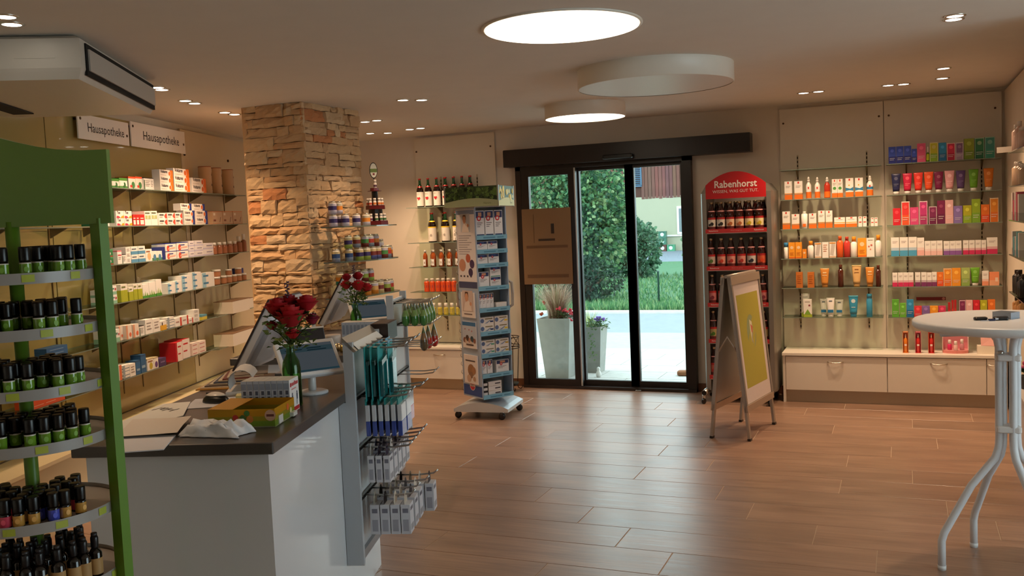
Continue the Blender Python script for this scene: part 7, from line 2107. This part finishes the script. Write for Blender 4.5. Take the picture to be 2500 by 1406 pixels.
# barn
t = tag(empty('barn', (0, 40, GZ)), 'old barn with brown board upper wall and pale plaster base', 'building')
b = MB(); b.box(-22, -2, 0, 8, 0, 2.36, C('#a2a28c'), 'plaster'); b.build('plaster_base', t)
b = MB(); b.box(-22, -2, .06, 8, 2.36, 6.2, C('#4a2a22'), 'cladding'); b.build('upper_wall', t)
b = MB(); b.box(-22.4, -1.6, -.5, 8.5, 6.2, 6.4, C('#5a3a30'), 'cladding'); b.build('roof', t)
rb = random.Random(9)
for k in range(100):
    x = -19 + k * .155
    if -10.9 < x < -10.5:
        continue
    b = MB(); b.box(0, .135, 0, .06, 2.28 + rb.uniform(-.02, .02), 6.2, tuple(v * rb.uniform(.8, 1.2) for v in C('#6a4238')), 'cladding'); b.build('board', t).location = (x, rb.uniform(-.012, .0), 0)
sh = None
b = MB()
for x0, x1, z0, z1 in ((-10.86, -10.80, 2.86, 3.86), (-10.50, -10.44, 2.86, 3.86), (-10.86, -10.44, 2.82, 2.88), (-10.86, -10.44, 3.82, 3.88)):
    b.box(x0, x1, -.05, .03, z0, z1, C('#3a5f7a'), 'satin')
sh = b.build('shutter', t)
for k in range(11):
    b = MB(); b.X = Matrix.Translation((-10.65, -.02, 2.92 + k * .083)) @ Matrix.Rotation(math.radians(-35), 4, 'X'); b.box(-.15, .15, -.03, .03, -.006, .006, C('#5a86a5'), 'satin'); b.build('slat', sh)
b = MB(); b.box(-8.95, -8.55, -.04, .02, .7, 1.9, C('#d6d8d6'), 'satin'); b.box(-8.86, -8.64, -.045, .0, .8, 1.8, C('#55646a'), 'gloss'); b.build('window', t)
b = MB(); b.box(-9.75, -8.3, -.05, .0, .62, .68, C('#e2e4e2'), 'satin'); b.build('pale_ledge', t)
for i, (x, z, cc) in enumerate(((-9.86, 0, C('#2f6a58')), (-9.86, .29, C('#2f6a58')), (-9.5, 0, C('#5a3028')), (-9.5, .29, C('#2f6a58')), (-9.5, .58, C('#2f6a58')), (-9.14, 0, C('#3f8a68')))):
    b = MB(); b.box(-.16, .16, -.13, .13, 0, .28, cc, 'plastic'); b.disc(0, .14, .08, -.132, C('#c9d2cc'))
    b.rect(-.10, .10, .22, .26, -.1315, tuple(v * .5 for v in cc))
    tag(b.build('drinks_crate', None, (x, 39.6, GZ + z)), ['dark green crate at the bottom beside the brown one', 'dark green crate on top, beside the tallest pile', 'single brown drinks crate by the barn', 'dark green crate resting on the brown one', 'topmost dark green crate of the tallest pile', 'lone bright green drinks crate by the barn'][i], 'crate', 'drinks crates by the barn')
# planters by the entrance
def planter(x, y, wt, wb, h, label):
    t = tag(empty('planter', (x, y, GZ)), label, 'planter')
    b = MB()
    rg = []
    for z, w in ((0, wb), (h * .33, wb + (wt - wb) * .33), (h * .66, wb + (wt - wb) * .66), (h, wt), (h, wt - .03), (h - .04, wt - .04)):
        rg.append([(-w / 2, -w / 2, z), (w / 2, -w / 2, z), (w / 2, w / 2, z), (-w / 2, w / 2, z)])
    b.rings(rg, C('#93938d'), 'concrete', True, True, sm=False); b.build('pot', t)
    b = MB(); b.box(-wt * .44, wt * .44, -wt * .44, wt * .44, h - .05, h - .03, C('#3a2f28'), 'matte'); b.build('soil', t)
    return t
planter(-3.195, 8.80, .345, .24, .60, 'tall tapered grey planter behind the fixed glass panel')
planter(-2.945, 9.12, .24, .17, .47, 'smaller tapered grey planter beyond the sliding leaf')
def tuft(name, x, y, z, n, ln, cols, spread, label, seed, cat='grass'):
    q = random.Random(seed)
    t = tag(empty(name, (x, y, z)), label, cat)
    b = MB()
    for k in range(n):
        a = q.uniform(0, 6.28); r0 = q.uniform(0, .09); sp = q.uniform(.2, 1) * spread; l_ = ln * q.uniform(.6, 1.1)
        p = [Vector((r0 * math.cos(a) + sp * l_ * v * v * math.cos(a), r0 * math.sin(a) + sp * l_ * v * v * math.sin(a), l_ * (v - .35 * sp * v * v))) for v in (0, .33, .66, 1)]
        s_ = Vector((-math.sin(a), math.cos(a), 0)) * .0035
        cc = q.choice(cols)
        for i in range(3):
            w0, w1 = 1 - i / 3, 1 - (i + 1) / 3 + .05
            b.poly([p[i] - s_ * w0, p[i] + s_ * w0, p[i + 1] + s_ * w1, p[i + 1] - s_ * w1], cc, 'leaf')
    b.build('blades', t)['kind'] = 'stuff'
    return t
tuft('ornamental_grass', -3.22, 8.82, GZ + .55, 620, .50, [C('#9a7a62'), C('#b59a80'), C('#8a5f52'), C('#7a6a4a'), C('#c2ab92')], .75, 'dry reddish ornamental grass in the tall planter', 3)
t = tag(empty('geranium', (-3.12, 8.68, GZ + .56)), 'red flowering plant spilling from the tall planter', 'flowers')
q = random.Random(6)
b = MB()
for k in range(110):
    a = q.uniform(0, 6.28); r_ = q.uniform(0, .13)
    leaflet(b, (r_ * math.cos(a), .06 + r_ * .5 * math.sin(a), q.uniform(0, .10)), (math.cos(a), math.sin(a), q.uniform(-.5, .8)), .045, .035, q.choice((C('#4a5a30'), C('#3a4a28'), C('#5f6a3a'))))
o = b.build('foliage', t); o['kind'] = 'stuff'
for dx, dy, dz in ((-.03, 0, .14), (.02, .02, .12), (.055, 0, .11), (.075, .03, .12), (.10, .0, .09), (-.21, .06, .19), (-.22, .03, .08), (-.19, .0, .02), (.09, -.01, .03)):
    b = MB()
    for k in range(7):
        b.ball((dx + q.uniform(-.018, .018), dy + q.uniform(-.015, .015), dz + q.uniform(-.012, .012)), .011, q.choice((C('#c01f3a'), C('#d02a3a'))) if dx > -.1 else C('#b0452a'), 'petal', 6, 5)
    b.build('blossom', t)
t = tag(empty('pansy_plant', (-2.90, 9.10, GZ + .44)), 'violet flowering plant in the smaller planter', 'flowers')
b = MB()
for k in range(120):
    a = q.uniform(0, 6.28); r_ = q.uniform(0, .12)
    leaflet(b, (r_ * math.cos(a), r_ * math.sin(a), q.uniform(0, .10)), (math.cos(a), math.sin(a), q.uniform(-.6, .9)), .045, .035, q.choice((C('#4a6a35'), C('#5f7f45'), C('#38552c'))))
for k in range(26):
    leaflet(b, (-.02 + q.uniform(-.02, .04), -.10 - q.uniform(0, .02), -.02 - k * .011), (q.uniform(-1, 1), -1, q.uniform(-1, .3)), .03, .026, C('#6a8a4a'))
o = b.build('foliage', t); o['kind'] = 'stuff'
for dx, dz in ((.02, .12), (.05, .13), (.035, .10), (.10, .11)):
    b = MB()
    for k in range(5):
        b.ball((dx + q.uniform(-.014, .014), -.06 + q.uniform(-.01, .01), dz + q.uniform(-.012, .012)), .013, C('#7a5ab8'), 'petal', 6, 5)
    b.build('blossom', t)
tuft('trailing_grass', -2.98, 9.12, GZ + .44, 70, .30, [C('#a9b56a'), C('#c9cf8a'), C('#8aa05a')], .9, 'pale yellow green grass in the smaller planter', 9)
b = MB(); b.rbox(-.13, .13, -.05, .05, 0, .05, .03, C('#8a5a3a'), 'fabric'); tag(b.build('boot_brush', None, (-1.93, 9.02, GZ), .15), 'brown boot brush lying on the forecourt', 'brush')
b = MB(); b.lathe([(.02, 0), (.028, .02), (.024, .05), (.014, .065), (.018, .08), (.012, .098), (.004, .102)], C('#d8d6d2'), 'plaster', 14); tag(b.build('garden_figurine', None, (-2.80, 8.80, GZ)), 'little white garden figurine by the smaller planter', 'figurine')
